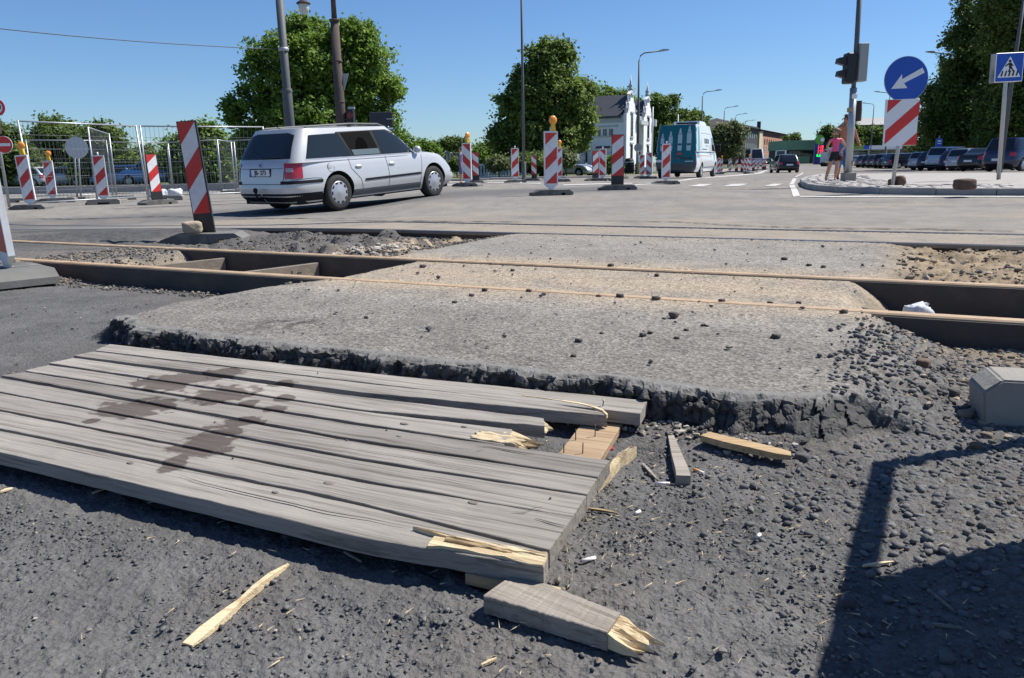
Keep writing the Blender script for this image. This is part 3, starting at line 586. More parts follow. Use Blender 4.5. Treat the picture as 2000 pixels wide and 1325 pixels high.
# short plank stump with torn end, near the front; top corners in the photo
def top_pts(pts, ztop): return [at(x, y, ztop) for x, y in pts]
zc = near_z(0.05, 1.15)+.006
def board_from_top(name, label, cat, far, near, th, m, zbase, group='broken wood lying on the asphalt', seed=3):
    F = [at(x, y, zbase+th) for x, y in far]; Nn = [at(x, y, zbase+th) for x, y in near]; c = (F[0]+Nn[0])/2; d = F[-1]-F[0]; ang = math.atan2(d.y, d.x)
    t = thing(name, label, cat, (c.x, c.y, zbase), ang, group)
    lo = lambda p: tuple((RZ(-ang)@(p-Vector((c.x, c.y, 0))))[:2]); F = [lo(p) for p in F]; Nn = [lo(p) for p in Nn]
    plank_mesh('board', F, Nn, th, th, m, t, seed=seed); return t, F, Nn
t, F, Nn = board_from_top('plank_stump', 'short grey plank stump with a pale torn end, in front of the platform', 'plank', [(1010, 1118), (1212, 1196)], [(944, 1163), (1186, 1235)], .034, M_WOOD2, zc)
torn_end((F[-1][0]+Nn[-1][0])/2-.004, Nn[-1][1]+.002, F[-1][1]-.001, .034, .001, .085, M_FRESH, t, 8, 12, notch=.45)
zb = near_z(.35, 1.75)+.004; cc = at(1215, 890, zb+.03); t = thing('torn_wood_chunk', 'thick pale torn chunk of wood at the platform corner', 'wood chunk', (cc.x, cc.y, zb), 0, 'broken wood lying on the asphalt')
line = [(1234, 880, .042, .040), (1222, 886, .042, .046), (1208, 896, .040, .046), (1197, 912, .036, .034), (1186, 930, .030, .022), (1176, 945, .022, .012), (1170, 957, .010, .005)]; rows = []
for j in range(5):
    row = []
    for i, (px, py, h, w) in enumerate(line):
        p = at(px, py, zb+h*.7)-cc; f = (j/4-.5)*2; row.append((p.x+f*w*.45, p.y+f*w*.75, max(.004, h*(1-.35*max(0, f)**2)+.003*math.sin(i*2.1+j*1.7)), 0.))
    rows.append(row)
shard('chunk', rows, M_FRESH, t); rows2 = [[(x, y, a+.0015, a-.004) for (x, y, a, b) in r[:3]] for r in rows[1:4]]; shard('weathered_face', rows2, M_WOOD2, t)
# split stake standing out to the right
def stake(name, label, pts, ws, th, m, zb, cat='wood piece'):
    P = [at(x, y, zb+h) for (x, y), h in zip(pts, th)]; c = P[0]; t = thing(name, label, cat, (c.x, c.y, zb), 0, 'broken wood lying on the asphalt'); rows = [[], []]
    for i, p in enumerate(P):
        d = (P[min(i+1, len(P)-1)]-P[max(i-1, 0)]); nn = Vector((-d.y, d.x, 0)).normalized()*ws[i]/2
        for r, sg in ((0, 1), (1, -1)): v = p+nn*sg-c; rows[r].append((v.x, v.y, th[i], 0.0))
    shard('stick', rows, m, t); return t
zb = near_z(.62, 1.8)+.005
stake('split_stake', 'grey tapering split stake lying below the slab corner', [(1300, 822), (1312, 855), (1323, 890), (1332, 915), (1335, 929)], [.006, .018, .028, .032, .034], [.006, .016, .025, .027, .027], M_WOOD2, zb)
zb = near_z(.85, 1.9)+.022
stake('brown_board', 'yellow-brown board offcut at the foot of the slab edge', [(1377, 847), (1420, 858), (1470, 869), (1520, 881), (1545, 886)], [.042, .046, .045, .042, .032], [.016, .018, .018, .016, .012], M_OLDB, zb)
zb = near_z(-.35, 1.05)+.004
stake('long_splinter', 'long twisted pale splinter on the dark asphalt, lower left', [(366, 1258), (400, 1228), (440, 1195), (470, 1170), (497, 1145), (530, 1120), (563, 1101)], [.022, .025, .019, .008, .010, .013, .005], [.004, .009, .012, .012, .016, .012, .005], M_FRESH, zb, 'splinter')
zb = near_z(.1, 1.3)+.004
stake('thin_splinter', 'thin pale splinter behind the short plank stump', [(1010, 1128), (1050, 1140), (1095, 1150)], [.006, .01, .006], [.008, .01, .006], M_FRESH, zb, 'splinter')
for px, py, dx, dy, w, lab in ((1150, 992, 55, 9, .008, 'dark thin stick beside the right end of the platform'), (1686, 1104, 60, -8, .007, 'pale stick lying beside the barrier shadow'), (1255, 905, 28, 30, .008, 'small grey sliver right of the torn chunk'), (1812, 1150, 55, 45, .005, 'thin dry stalk in the shadow, lower right'), (1800, 1215, 80, 10, .004, 'long dry stalk in the shadow near the lower right corner'), (672, 1076, 34, 20, .005, 'dark twig in the shadow edge before the platform'), (940, 1298, 30, -14, .005, 'tiny pale splinter at the bottom edge'), (180, 962, 25, -8, .007, 'pale sliver on the asphalt left of the platform front'), (0, 960, 24, -8, .008, 'pale sliver at the left picture edge'), (1080, 1040, 0, 0, 0, '')):
    if not w: continue
    p = gz(px, py); stake('wood_sliver', lab, [(px, py), (px+dx*.5, py+dy*.5-1), (px+dx, py+dy)], [w*.6, w, w*.4], [.004, .005, .003], M_FRESH if 'pale' in lab else M_OLDB if 'stick' in lab else M_WOOD2, p.z+.006, 'sliver')
# cigarette ends, sweet wrapper
M_CIG = mat('cigarette_paper', (.8, .78, .74), .8); M_FILT = mat('cigarette_filter', (.62, .33, .13), .8)
for px, py, dx, dy, lab, f in ((1136, 1103, 27, -6, 'white cigarette end near the platform corner', 0), (1280, 950, 28, 1, 'white cigarette end lying below the split stake', 0), (1355, 922, 20, 9, 'cigarette end with orange filter beside the split stake', 1), (1478, 1056, 6, -5, 'tiny white paper scrap on the dark asphalt', 0), (1240, 1010, 10, -5, 'small white stub right of the platform', 0)):
    p = gz(px, py); r_ = gz(px+dx, py+dy); d = r_-p; z = max(p.z, r_.z)+.008; t = thing('cigarette_end', lab, 'cigarette end', (p.x, p.y, z-.005), 0, 'litter on the asphalt')
    v = Vector((d.x, d.y, 0)); tube_obj('paper', [(0, 0, .005), v*(.55 if f else 1)+Vector((0, 0, .005))], .0038, M_CIG if not f else M_FILT, t, 8)
    if f: tube_obj('filter', [v*.55+Vector((0, 0, .005)), v+Vector((0, 0, .005))], .0038, M_CIG, t, 8)
p = gz(1188, 880); t = thing('sweet_wrapper', 'crumpled red and green sweet wrapper beside the torn chunk', 'wrapper', (p.x, p.y, p.z+.004))
for i, c in enumerate(((.55, .04, .05), (.16, .42, .05), (.60, .25, .06), (.55, .04, .05))):
    rows = [[(-.007+.002*i, .012-.007*i, .006+.003*(i % 2), .0), (.007+.002*i, .013-.007*i, .009, .002)], [(-.007+.002*i, .005-.007*i, .002+.004*((i+1) % 2), 0.), (.006+.002*i, .006-.007*i, .006, .001)]]; shard('foil', rows, mat('foil%d' % i, c, .3), t)
# ================================================================== road-works beacons
M_WHITE = mat('beacon_white', (.74, .75, .76), .45, 0, .06, 6, dirt=(.45, .42, .38), dscale=4, damt=.5)
M_RED = mat('beacon_red', (.55, .025, .02), .42, 0, .10, 6, dirt=(.38, .10, .08), dscale=4, damt=.55)
M_BLACKP = mat('black_plastic', (.02, .02, .022), .5, 0, .2, 20)
M_FOOT = mat('recycled_plastic', (.10, .10, .095), .85, 0, .35, 8, bump=.25, bscale=50, dirt=(.26, .24, .20), dscale=4, damt=.6)
M_FOOTL = mat('recycled_plastic_light', (.14, .138, .128), .85, 0, .25, 8, bump=.2, bscale=50)
M_AMBER = mat('amber_lens', (.85, .30, .02), .18, 0, .1, 30, spec=.8)
M_YEL = mat('lamp_yellow', (.80, .48, .02), .45)
M_GALV = mat('galvanised', (.38, .40, .41), .45, .55, .12, 12)
M_CONC = mat('concrete', (.26, .245, .215), .9, 0, .18, 10, bump=.35, bscale=50, dirt=(.18, .17, .155), dscale=3, damt=.5)
def stripes(name, w, h, x0, z0, y, m, parent, direc=1, period=None, phase=0., nst=3, th=.002):
    # diagonal red bars clipped to a w x h panel in the xz plane (facing -y)
    bm = bmesh.new(); rect = [(x0, z0), (x0+w, z0), (x0+w, z0+h), (x0, z0+h)]; per = .497*h; k = direc*.23*h/w; phase = -.232*h if direc > 0 else -.002*h
    for i in range(-6, 12):
        c0 = z0+phase+i*per; c1 = c0+.237*h
        # c0 <= z - k*(x-x0) <= c1
        pl = clip_poly(rect, k, -1, -(c0-k*x0)); pl = clip_poly(pl, -k, 1, c1-k*x0) if pl else pl
        if pl and len(pl) > 2:
            ar = abs(sum(pl[j][0]*pl[(j+1) % len(pl)][1]-pl[(j+1) % len(pl)][0]*pl[j][1] for j in range(len(pl))))
            if ar > 1e-4: prism(bm, pl, y-th, y)
    return bm_obj(name, bm, m, parent)
def foot(t, w=.80, d=.40, h=.105, split=True):
    bm = bmesh.new(); prism(bm, [(-w/2, 0), (w*.08, 0), (w*.08, h), (-w*.30, h), (-w/2, h*.45)], -d/2, d/2); bm_obj('foot_plate', bm, M_FOOT, t)
    bm = bmesh.new(); prism(bm, [(w*.085, 0), (w*.20, 0), (w*.20, h*.42), (w*.30, h*.42), (w*.30, 0), (w/2, 0), (w/2, h*.45), (w*.40, h*.97), (w*.085, h*.97)], -d/2, d/2); bm_obj('foot_grip', bm, M_FOOTL, t)
def lamp(t, z, off=.03, r=.085, yaw=0):
    M = T(off, 0, z)@RZ(yaw)
    l = prism_obj('warning_lamp', [(-.045, 0), (.045, 0), (.028, .13), (-.028, .13)], -.04, .04, M_YEL, t, M)
    lathe_obj('lamp_lens', [(0, -.035), (r*.55, -.032), (r*.9, -.018), (r, 0), (r*.9, .018), (r*.55, .032), (0, .035)], M_AMBER, l, 20, M@T(0, 0, .13+r*.8)@RX(math.pi/2))
def beacon_white(label, loc, yaw=0, lamp_on=False, direc=1, tilt=(0, 0), h=1.0, w=.25, zs=1., group='white-framed warning beacons', lyaw=0):
    t = thing('warning_beacon', label, 'warning beacon', loc, yaw, group); foot(t)
    B = bpy.data.objects.new('board', None); bpy.data.objects.remove(B)
    z0 = .20; Mx = T(0, 0, .10)@RY(tilt[0])@RX(tilt[1])@T(0, 0, -.10)
    bm = bmesh.new(); prism(bm, [(-w/2-.012, z0), (-.035, z0-.085), (-.035, z0-.12), (.035, z0-.12), (.035, z0-.085), (w/2+.012, z0), (w/2+.012, z0+h), (w/2-.005, z0+h+.012), (-w/2+.005, z0+h+.012), (-w/2-.012, z0+h)], -.022, .022, Mx)
    b = bm_obj('board', bm, M_WHITE, t)
    for sy in (-1, 1):
        s = stripes('red_stripes', w-.022, h-.04, -(w-.022)/2, z0+.02, -.0225, M_RED, b, direc); s.data.transform((Mx if sy < 0 else Mx@RZ(math.pi)))
    pin = tube_obj('top_pin', [(0, 0, z0+h), (0, 0, z0+h+.085)], .02, M_WHITE, b); pin.data.transform(Mx)
    if lamp_on:
        k = len(t.children); lamp(t, z0+h+.02, .045, yaw=lyaw)
        for ch in t.children[-1:]: pass
        l = [c for c in t.children if c.name.startswith('warning_lamp')][0]; l.data.transform(Mx); l.children[0].data.transform(Mx)
    return t
def beacon_black(label, loc, yaw=0, direc=1, tilt=(0, 0), h=.86, w=.25, group='black-based striped beacons'):
    t = thing('warning_beacon', label, 'warning beacon', loc, yaw, group); foot(t); z0 = .30; Mx = T(0, 0, .10)@RY(tilt[0])@RX(tilt[1])@T(0, 0, -.10)
    bm = bmesh.new(); bx(bm, -w/2-.008, w/2+.014, -.02, .02, .09, z0+h+.008, Mx); b = bm_obj('board', bm, M_BLACKP, t)
    o = box('white_face', (-w/2, w/2, -.0215, -.0203, z0, z0+h), M_WHITE, b); o.data.transform(Mx)
    s = stripes('red_stripes', w, h, -w/2, z0, -.0218, M_RED, b, direc, phase=-.02); s.data.transform(Mx)
    o = box('white_face', (-w/2, w/2, .0203, .0215, z0, z0+h), M_WHITE, b); o.data.transform(Mx); s = stripes('red_stripes', w, h, -w/2, z0, -.0218, M_RED, b, direc, phase=-.02); s.data.transform(Mx@RZ(math.pi))
    return t
def gl(px, d): p = dep(px, d); p.z = ground_z(p.x, p.y) if d > 11 else near_z(p.x, p.y); return p
BW = [ # px, depth, lamp, direction, yaw, tilt, label
 (51, 18.2, 1, 1, .05, (-.05, 0), 'leaning white-framed beacon with lamp, first behind the fence at far left'),
 (96, 24.0, 1, 1, .1, (0, 0), 'white-framed beacon with lamp, second from the left behind the fence'),
 (196, 20.2, 0, 1, .3, (-.01, 0), 'white-framed beacon without lamp beside the open fence panel'),
 (823, 27.0, 0, 1, .2, (0, 0), 'white-framed beacon mostly hidden behind the silver car'),
 (912, 22.8, 1, -1, -.35, (0, 0), 'white-framed beacon with lamp just right of the silver car, stripes falling right'),
 (1006, 28.5, 0, 1, .0, (0, 0), 'white-framed beacon without lamp, in front of the chestnut tree left side'),
 (1076, 15.6, 1, 1, .18, (0, 0), 'nearest white-framed beacon with a big amber lamp, mid picture'),
 (1091, 29.5, 1, 1, .3, (0, 0), 'white-framed beacon with lamp hidden behind the big central one'),
 (1177, 31.0, 0, -1, -.25, (0, 0), 'white-framed beacon, falling stripes, beside a black-based one before the white house'),
 (1254, 43.0, 0, 1, .1, (0, 0), 'left one of the two white-framed beacons beside the van rear'),
 (1267.5, 38.0, 0, -1, -.3, (0, 0), 'right one of the two white-framed beacons touching the van rear, falling stripes'),
 (1301, 24.6, 0, 1, .12, (0, 0), 'white-framed beacon standing in front of the teal van rear'),
 (1409, 70, 1, 1, 0, (0, 0), 'far beacon with yellow lamp just ahead of the van'),
 (1426, 74, 0, 1, .1, (0, 0), 'far white-framed beacon between the lamp-topped one and the black-based ones'),
 (1463, 62, 1, -1, -.2, (0, 0), 'far beacon with yellow lamp at the front of the cluster before the minibus'),
 (1457, 70, 0, -1, -.3, (0, 0), 'far falling-stripe beacon inside the cluster before the minibus'),
 (1481, 90, 0, 1, .1, (0, 0), 'far small white-framed beacon right of the minibus'),
 (1404, 62, 0, 1, .2, (0, 0), 'far beacon half hidden by the front of the van')]
for px, d, lm, dr, yw, tl, lab in BW: beacon_white(lab, gl(px, d), yw, bool(lm), dr, tl, lyaw=0.15 if px != 912 else 1.0)
BK = [(301, 19.0, 1, .95, (-.05, 0), 'thin black-based beacon seen edge-on behind the fence'),
 (929, 31, -1, -.3, (0, 0), 'black-based beacon behind the lamp-topped one right of the silver car'),
 (1043, 38, -1, -.5, (0, 0), 'small black-based beacon under the chestnut tree'),
 (1163, 32, 1, .4, (0, 0), 'black-based beacon before the garden shrub of the white house'),
 (1206, 17.4, 1, .05, (0, 0), 'tall black-based beacon before the corner of the white house'),
 (1214, 40, 1, .9, (0, 0), 'black-based beacon almost hidden behind the tall one at the white house'),
 (1439, 74, 1, 0, (0, 0), 'far black-based beacon next to a white post'),
 (1450, 72, -1, -.4, (0, 0), 'far black-based beacon leftmost of the cluster before the minibus'),
 (1472, 78, 1, .2, (0, 0), 'far black-based beacon in front of the minibus'),
 (1491, 88, 1, .2, (0, 0), 'farthest pair of beacons, left one'),
 (1495, 92, 1, .3, (0, 0), 'farthest pair of beacons, right one')]
for px, d, dr, yw, tl, lab in BK: beacon_black(lab, gl(px, d), yw, dr, tl)
# the big near one by the rails, its split foot and the stone on top
p = gz(404, 474); near_b = beacon_black('large leaning black-based beacon standing by the tram rails', p, .12, 1, (-.06, .05), h=.90, w=.165)
for ch in near_b.children:
    if ch.name.startswith('board'):
        pass
M_SETT = mat('granite_sett', (.36, .30, .22), .9, 0, .3, 14, bump=.9, bscale=26, dirt=(.22, .18, .13), dscale=6, damt=.6)
def rough_stone(name, label, cat, loc, dims, m, rz=0, seed=1, cuts=5, amp=.08, group=None, tilt=0):
    rnd = random.Random(seed); bm = bmesh.new(); bmesh.ops.create_cube(bm, size=1); bmesh.ops.subdivide_edges(bm, edges=bm.edges, cuts=cuts, use_grid_fill=True)
    for v in bm.verts:
        c = v.co*2; mx = max(abs(c.x), abs(c.y), abs(c.z)); r = (abs(c.x)**5+abs(c.y)**5+abs(c.z)**5)**.2; c = c/r*mx
        n = math.sin(c.x*3.1+seed)*math.cos(c.y*2.7+seed*2)*math.sin(c.z*3.3+seed*3)
        c *= 1+amp*n+rnd.uniform(-amp, amp)*.35; v.co = Vector((c.x*dims[0]/2, c.y*dims[1]/2, (c.z*.5+.5)*dims[2]))
    o = bm_obj(name, bm, m, None, True); o.location = loc; o.rotation_euler = (0, tilt, rz); return tag(o, label, cat, group)
rough_stone('paving_sett', 'rough beige granite sett lying on the beacon foot by the rails', 'stone', p+Vector((-.085, -.12, .102)), (.185, .15, .125), M_SETT, .35, 4)
# near white beacon at the left picture edge
p = gz(4, 552); b = beacon_white('cropped white-framed beacon at the left picture edge, its foot in the gravel', p+Vector((.03, .05, 0)), -.75, False, 1, (.05, .05))
M_YELF = mat('yellow_handle', (.75, .42, .03), .5)
box('carry_handle', (-.30, -.20, -.215, -.2005, .008, .04), M_YELF, b)
box('carry_handle', (.17, .20, -.215, -.2005, .008, .035), M_YELF, near_b)
# ================================================================== no-entry signs on a pole, far left
def disc(name, r, m, parent, loc, yaw=0, y=0, th=.012, seg=32, sx=1.):
    o = lathe_obj(name, [(0, th/2), (r, th/2), (r, -th/2), (0, -th/2)], m, parent, seg, T(*loc)@RZ(yaw)@T(0, y, 0)@Matrix.Diagonal((sx, 1, 1, 1))@RX(math.pi/2)); o.data.polygons.foreach_set('use_smooth', [False]*len(o.data.polygons)); return o
M_SRED = mat('sign_red', (.62, .03, .025), .4); M_SWHITE = mat('sign_white', (.75, .76, .77), .4); M_SBLUE = mat('sign_blue', (.008, .075, .42), .4, 0, .08, 5); M_SBACK = mat('sign_back', (.33, .35, .36), .5, .4, .1, 8); M_SBLACK = mat('sign_black', (.012, .012, .014), .5)
D = 20.0; p = dep(6, D); t = thing('sign_post', 'sign pole at the left edge with no-entry disc and wrapped traffic signal', 'sign post', p)
tube_obj('pole', [(.0, .05, 0), (-.04, .05, 2.9)], .035, M_GALV, t)
z = zat(8, 283, D)-p.z; x = xat(8, 283, D)-p.x
s = disc('no_entry_disc', .20, M_SRED, t, (x, 0, z), .0); disc('white_rim', .21, M_SWHITE, s, (x, .004, z)); box('white_bar', (x-.16, x+.16, -.012, -.0065, z-.035, z+.035), M_SWHITE, s)
z = zat(-6, 210, D)-p.z; x = xat(-6, 210, D)-p.x; s = disc('limit_disc', .20, M_SRED, t, (x, 0, z)); disc('white_field', .14, M_SWHITE, s, (x, -.004, z)); box('symbol', (x-.02, x+.10, -.02, -.0105, z-.04, z+.05), M_SBLACK, s)
z = zat(2, 247, D)-p.z; box('wrapped_signal', (-.16, .09, -.10, .10, z-.20, z+.20), mat('dark_wrap', (.05, .03, .035), .6, 0, .5, 40), t, bev=.03)
# grey reverse of a round sign on two poles behind the fence
D = 25.; p = dep(147, D); t = thing('round_sign', 'round grey sign back on twin poles behind the fence', 'sign', p); z = zat(151, 289, D)-p.z; x = xat(151, 289, D)-p.x
disc('sign_disc', .33, mat('sign_back_pale', (.50, .53, .54), .45, .2), t, (x, -.04, z), .2)
for k in (-.05, .07): tube_obj('pole', [(k, 0, 0), (k+x*.8, 0, z+.2)], .025, M_GALV, t)
box('sign_foot', (-.3, .3, -.15, .15, 0, .12), M_FOOT, t, bev=.02)
# ================================================================== mesh fence
M_WIRE = mat('fence_wire', (.16, .17, .18), .5, .5)
def fence_panel(label, p0, p1, h=2.0, lean=0., feet=True, nh=6, sp=.11, z0=.08):
    p0 = Vector(p0); p1 = Vector(p1); d = Vector((p1.x-p0.x, p1.y-p0.y, 0)); L = d.length; ang = math.atan2(d.y, d.x); dz = p1.z-p0.z
    t = thing('mesh_fence', label, 'fence', p0, ang, 'temporary mesh fence panels')
    def P(x, z): return Vector((x, lean*z, z+dz*x/L))
    bm = bmesh.new(); tube(bm, [P(0, 0), P(0, h)], .024); bm_obj('post', bm, M_GALV, t); bm = bmesh.new(); tube(bm, [P(L, 0), P(L, h)], .024); bm_obj('post', bm, M_GALV, t)
    bm = bmesh.new(); tube(bm, [P(.02, h-.02), P(L-.02, h-.02)], .019); bm_obj('top_rail', bm, M_GALV, t); bm = bmesh.new(); tube(bm, [P(.02, z0+.05), P(L-.02, z0+.05)], .017); bm_obj('bottom_rail', bm, M_GALV, t)
    bm = bmesh.new(); n = int(L/sp)
    for i in range(1, n): tube(bm, [P(L*i/n, z0+.05), P(L*i/n, h-.02)], .0034, 4, caps=False)
    for k in range(1, nh): tube(bm, [P(0, z0+(h-z0)*k/nh), P(L, z0+(h-z0)*k/nh)], .004, 4, caps=False)
    o = bm_obj('wire_mesh', bm, M_WIRE, t); o['kind'] = 'stuff'
    return t
def fence_foot(label, loc, rz, m=None, sz=(.75, .25, .13)):
    t = thing('concrete_ballast', label, 'ballast block', loc, rz, 'concrete feet of the mesh fence'); w, d, h = sz
    bm = bmesh.new(); prism(bm, [(-w/2, 0), (-w*.18, 0), (-w*.18, h*.4), (w*.18, h*.4), (w*.18, 0), (w/2, 0), (w/2, h*.75), (w*.42, h), (-w*.42, h), (-w/2, h*.75)], -d/2, d/2); bm_obj('block', bm, m or M_CONC, t)
def fp(px, d, up=.0): p = dep(px, d); return Vector((p.x, p.y, p.z+up))
A = fp(58, 18.6); B = fp(283, 21.6)
fence_panel('leaning mesh fence panel in front of the left beacons', A, B, 2.0, .07)
G0 = fp(183, 20.9); G1 = fp(222, 24.0)
fence_panel('mesh fence panel swung open behind the leaning one', G0, G1, 1.95)
C1 = fp(520, 23.6); fence_panel('mesh fence panel between the leaning panel and the silver car', fp(284, 21.75), C1, 2.0)
fence_panel('far mesh fence panel behind the big leaning beacon, left part', fp(334, 31), fp(428, 30), 2.0); fence_panel('far mesh fence panel behind the big leaning beacon, right part', fp(430, 30), fp(462, 32.5), 2.0); fence_panel('far mesh fence panel ending behind the silver car', fp(456, 31), fp(545, 30), 2.0)
fence_panel('far mesh fence panel behind the round sign', fp(222, 29.5), fp(332, 31), 2.0); fence_panel('far mesh fence panel at the left picture edge', fp(60, 27), fp(215, 28.5), 2.0)
for px, d, rz, lab in ((196, 20.0, .3, 'grey concrete fence foot under the white-framed beacon'), (327, 22.0, .05, 'grey concrete fence foot beside the edge-on beacon'), (233, 23.6, .4, 'dark fence foot by the open fence panel'), (448, 29.5, .05, 'long concrete fence foot left of the silver car'), (115, 23.0, .2, 'dark fence foot under the second left beacon'), (35, 24.5, .1, 'concrete fence foot at the far left')): fence_foot(lab, fp(px, d), rz)
p = fp(318, 23.6); M_BAG = mat('white_bag', (.62, .64, .68), .5, 0, .15, 8, bump=.6, bscale=12)
for i, (dx, w) in enumerate(((-.25, .45), (.25, .4))): rough_stone('sand_bag', ('left' if i == 0 else 'right')+' white plastic sandbag at the fence foot', 'sandbag', p+Vector((dx, .1, 0)), (w, .35, .28), M_BAG, .3*i, 8+i, 5, .16, 'white sandbags by the fence')
# ================================================================== concrete block and pipe barrier at the right (the barrier stands outside the picture)
c0 = at(1921.5, 829, -.105); blk = thing('concrete_block', 'grey chamfered concrete block cut by the right picture edge', 'concrete block', (c0.x, c0.y, near_z(c0.x, c0.y)-.004), -.30)
bm = bmesh.new(); prism(bm, [(0, 0), (.62, 0), (.64, .10), (.60, .148), (.035, .148), (-.01, .11)], 0, .17); o = bm_obj('block', bm, M_CONC, blk)
bmm = bmesh.new(); bmm.from_mesh(o.data); bmesh.ops.bevel(bmm, geom=bmm.edges[:], offset=.006, segments=2, affect='EDGES'); bmm.to_mesh(o.data); bmm.free()
M_PIPE = mat('grey_pipe', (.3, .31, .32), .5, .3)
off = sdir; hB = 1.0
def cast(px, py, h):
    g = gz(px, py); k = (h)/sdir.z; return Vector((g.x+sdir.x*k, g.y+sdir.y*k, g.z+h))
P1 = cast(1722, 915, hB); P2 = cast(1640, 1325, hB); dv = (P2-P1); dv.z = 0; dv.normalize(); P3 = P1+dv*2.2; Pm = cast(1700, 1150, hB); lm = (Pm-P1).length
bt = thing('pipe_barrier', 'grey pipe barrier with solid board beyond the right edge, casting the large shadow', 'barrier', (P1.x, P1.y, near_z(P1.x, P1.y)))
rel = lambda v: v-Vector(bt.location)
tube_obj('top_bar', [rel(P1), rel(P3)], .026, M_PIPE, bt, 10); tube_obj('post', [(0, 0, .0), rel(P1)], .026, M_PIPE, bt, 10)
e = rel(P3); tube_obj('post', [(e.x, e.y, 0), e], .026, M_PIPE, bt, 10)
a = rel(P1+dv*lm); b2 = rel(P3); bm = bmesh.new(); nn = Vector((-dv.y, dv.x, 0))*.012
vs = [bm.verts.new(v) for v in (a+nn, b2+nn, a-nn, b2-nn)]; vl = [bm.verts.new(Vector((v.co.x, v.co.y, .1))) for v in vs]
for f in ((0, 1, 3, 2),): bm.faces.new([vs[i] for i in f]); bm.faces.new([vl[i] for i in f][::-1])
for i, j in ((0, 1), (1, 3), (3, 2), (2, 0)): bm.faces.new((vs[i], vs[j], vl[j], vl[i]))
bm_obj('board', bm, M_WHITE, bt)
# ================================================================== poles, wires, lamps at the left
M_POLE = mat('grey_pole_paint', (.10, .108, .112), .6, 0, .15, 5, spec=.3); M_BROWN = mat('brown_concrete', (.095, .075, .068), .9, 0, .25, 5, bump=.3, spec=.2)
D = 18.5; p = dep(573, D); t = thing('steel_pole', 'tall grey steel pole rising behind the silver car', 'pole', p); zt = zat(541, -60, D)-p.z; xt = xat(541, -60, D)-p.x
tube_obj('shaft', [(0, 0, 0), (xt*.48, 0, zt*.48), (xt*.5, 0, zt*.5), (xt, 0, zt)], [.125, .11, .092, .085], M_POLE, t, 16)
zc_ = zat(551, 97, D)-p.z; lathe_obj('wire_clamp', [(.10, -.04), (.118, -.03), (.118, .03), (.10, .04)], M_GALV, t, 16, T(xt*zc_/zt, 0, zc_)); lathe_obj('collar', [(.11, -.05), (.13, 0), (.11, .05)], M_POLE, t, 16, T(xt*.5, 0, zt*.49))
w0 = Vector((xat(545, 97, D), D, zat(545, 97, D))); w1 = Vector((xat(0, 43, 14), 14, zat(0, 43, 14))); w2 = w1+(w1-w0)*.6
pts = [w0.lerp(w2, i/14)+Vector((0, 0, -.12*math.sin(math.pi*i/14))) for i in range(15)]; o = tube_obj('span_wire', pts, .008, M_BLACKP, None, 5); tag(o, 'thin overhead span wire running left from the grey pole', 'wire')
D = 21.0; p = dep(672, D); t = thing('lamp_post', 'brown lamp post with a hanging lantern, behind the silver car', 'lamp post', p); zt = zat(646, -70, D)-p.z; xt = xat(646, -70, D)-p.x
zk = zat(653, 40, D)-p.z; tube_obj('shaft', [(0, 0, 0), (xt*zk/zt*.5, 0, zk*.5), (xt*zk/zt, 0, zk)], [.155, .13, .105], M_BROWN, t, 16); tube_obj('upper_shaft', [(xt*zk/zt, 0, zk), (xt, 0, zt)], [.07, .05], M_BROWN, t, 12)
for py in (40, 120, 200): zz = zat(655, py, D)-p.z; lathe_obj('band', [(.10, -.03), (.138, -.02), (.138, .02), (.10, .03)], M_BROWN, t, 16, T(xt*zz/zt, 0, zz))
lx = xat(593, 14, D)-p.x; lz = zat(593, 14, D)-p.z
arm = tube_obj('bracket', [(xt*.93, 0, zt*.90), (xt-.15, 0, zt+.15), (lx+.25, 0, lz+.75), (lx, 0, lz+.5), (lx, 0, lz+.2)], .022, M_BROWN, t, 8)
la = lathe_obj('lantern', [(0, .26), (.05, .25), (.07, .16), (.17, .10), (.175, .07), (.10, .06)], M_BROWN, t, 20, T(lx, 0, lz)); lathe_obj('lantern_glass', [(.12, .07), (.135, -.02), (.10, -.12), (.04, -.17), (0, -.18)], mat('lantern_glass', (.55, .56, .52), .25), la, 20, T(lx, 0, lz))
rx_ = xat(665, -2, D)-p.x; tube_obj('bracket', [(xt*.97, 0, zt*.93), (rx_-.1, 0, zat(660, -8, D)-p.z), (rx_+.08, 0, zat(668, -3, D)-p.z)], .02, M_BROWN, t, 8)
za = zat(668, 145, D)-p.z; zb_ = zat(668, 178, D)-p.z; xa = xat(665, 150, D)-p.x
prism_obj('sign_back', [(xa+.02, za), (xa+.22, za+.02), (xa+.07, zb_)], -.01, .01, M_SBACK, t)
zs = zat(675, 222, D)-p.z; sg = box('traffic_signal', (xa+.10, xa+.30, -.12, .12, zs-.45, zs+.08), M_SBLACK, t, bev=.02); disc('signal_lens', .075, mat('dim_red', (.18, .02, .02), .3), sg, (xa+.2, -.125, zs-.06)); box('signal_cap', (xa+.16, xa+.32, -.10, .02, zs+.10, zs+.16), M_GALV, t)
D = 30.0; p = dep(745, D); t = thing('direction_sign', 'dark back of a large sign board with a small street plate below', 'sign', p)
x0, x1 = xat(722, 232, D)-p.x, xat(767, 232, D)-p.x; z0, z1 = zat(745, 247, D)-p.z, zat(745, 219, D)-p.z
box('board', (x0, x1, -.03, .03, z0, z1), mat('dark_sign_back', (.022, .026, .036), .5), t, bev=.02); tube_obj('post', [(x1-.2, .06, 0), (x1-.2, .06, z1-.1)], .04, M_GALV, t); box('cross_rail', (x1-.22, x1, -.05, -.031, (z0+z1)/2-.02, (z0+z1)/2+.02), M_GALV, t)
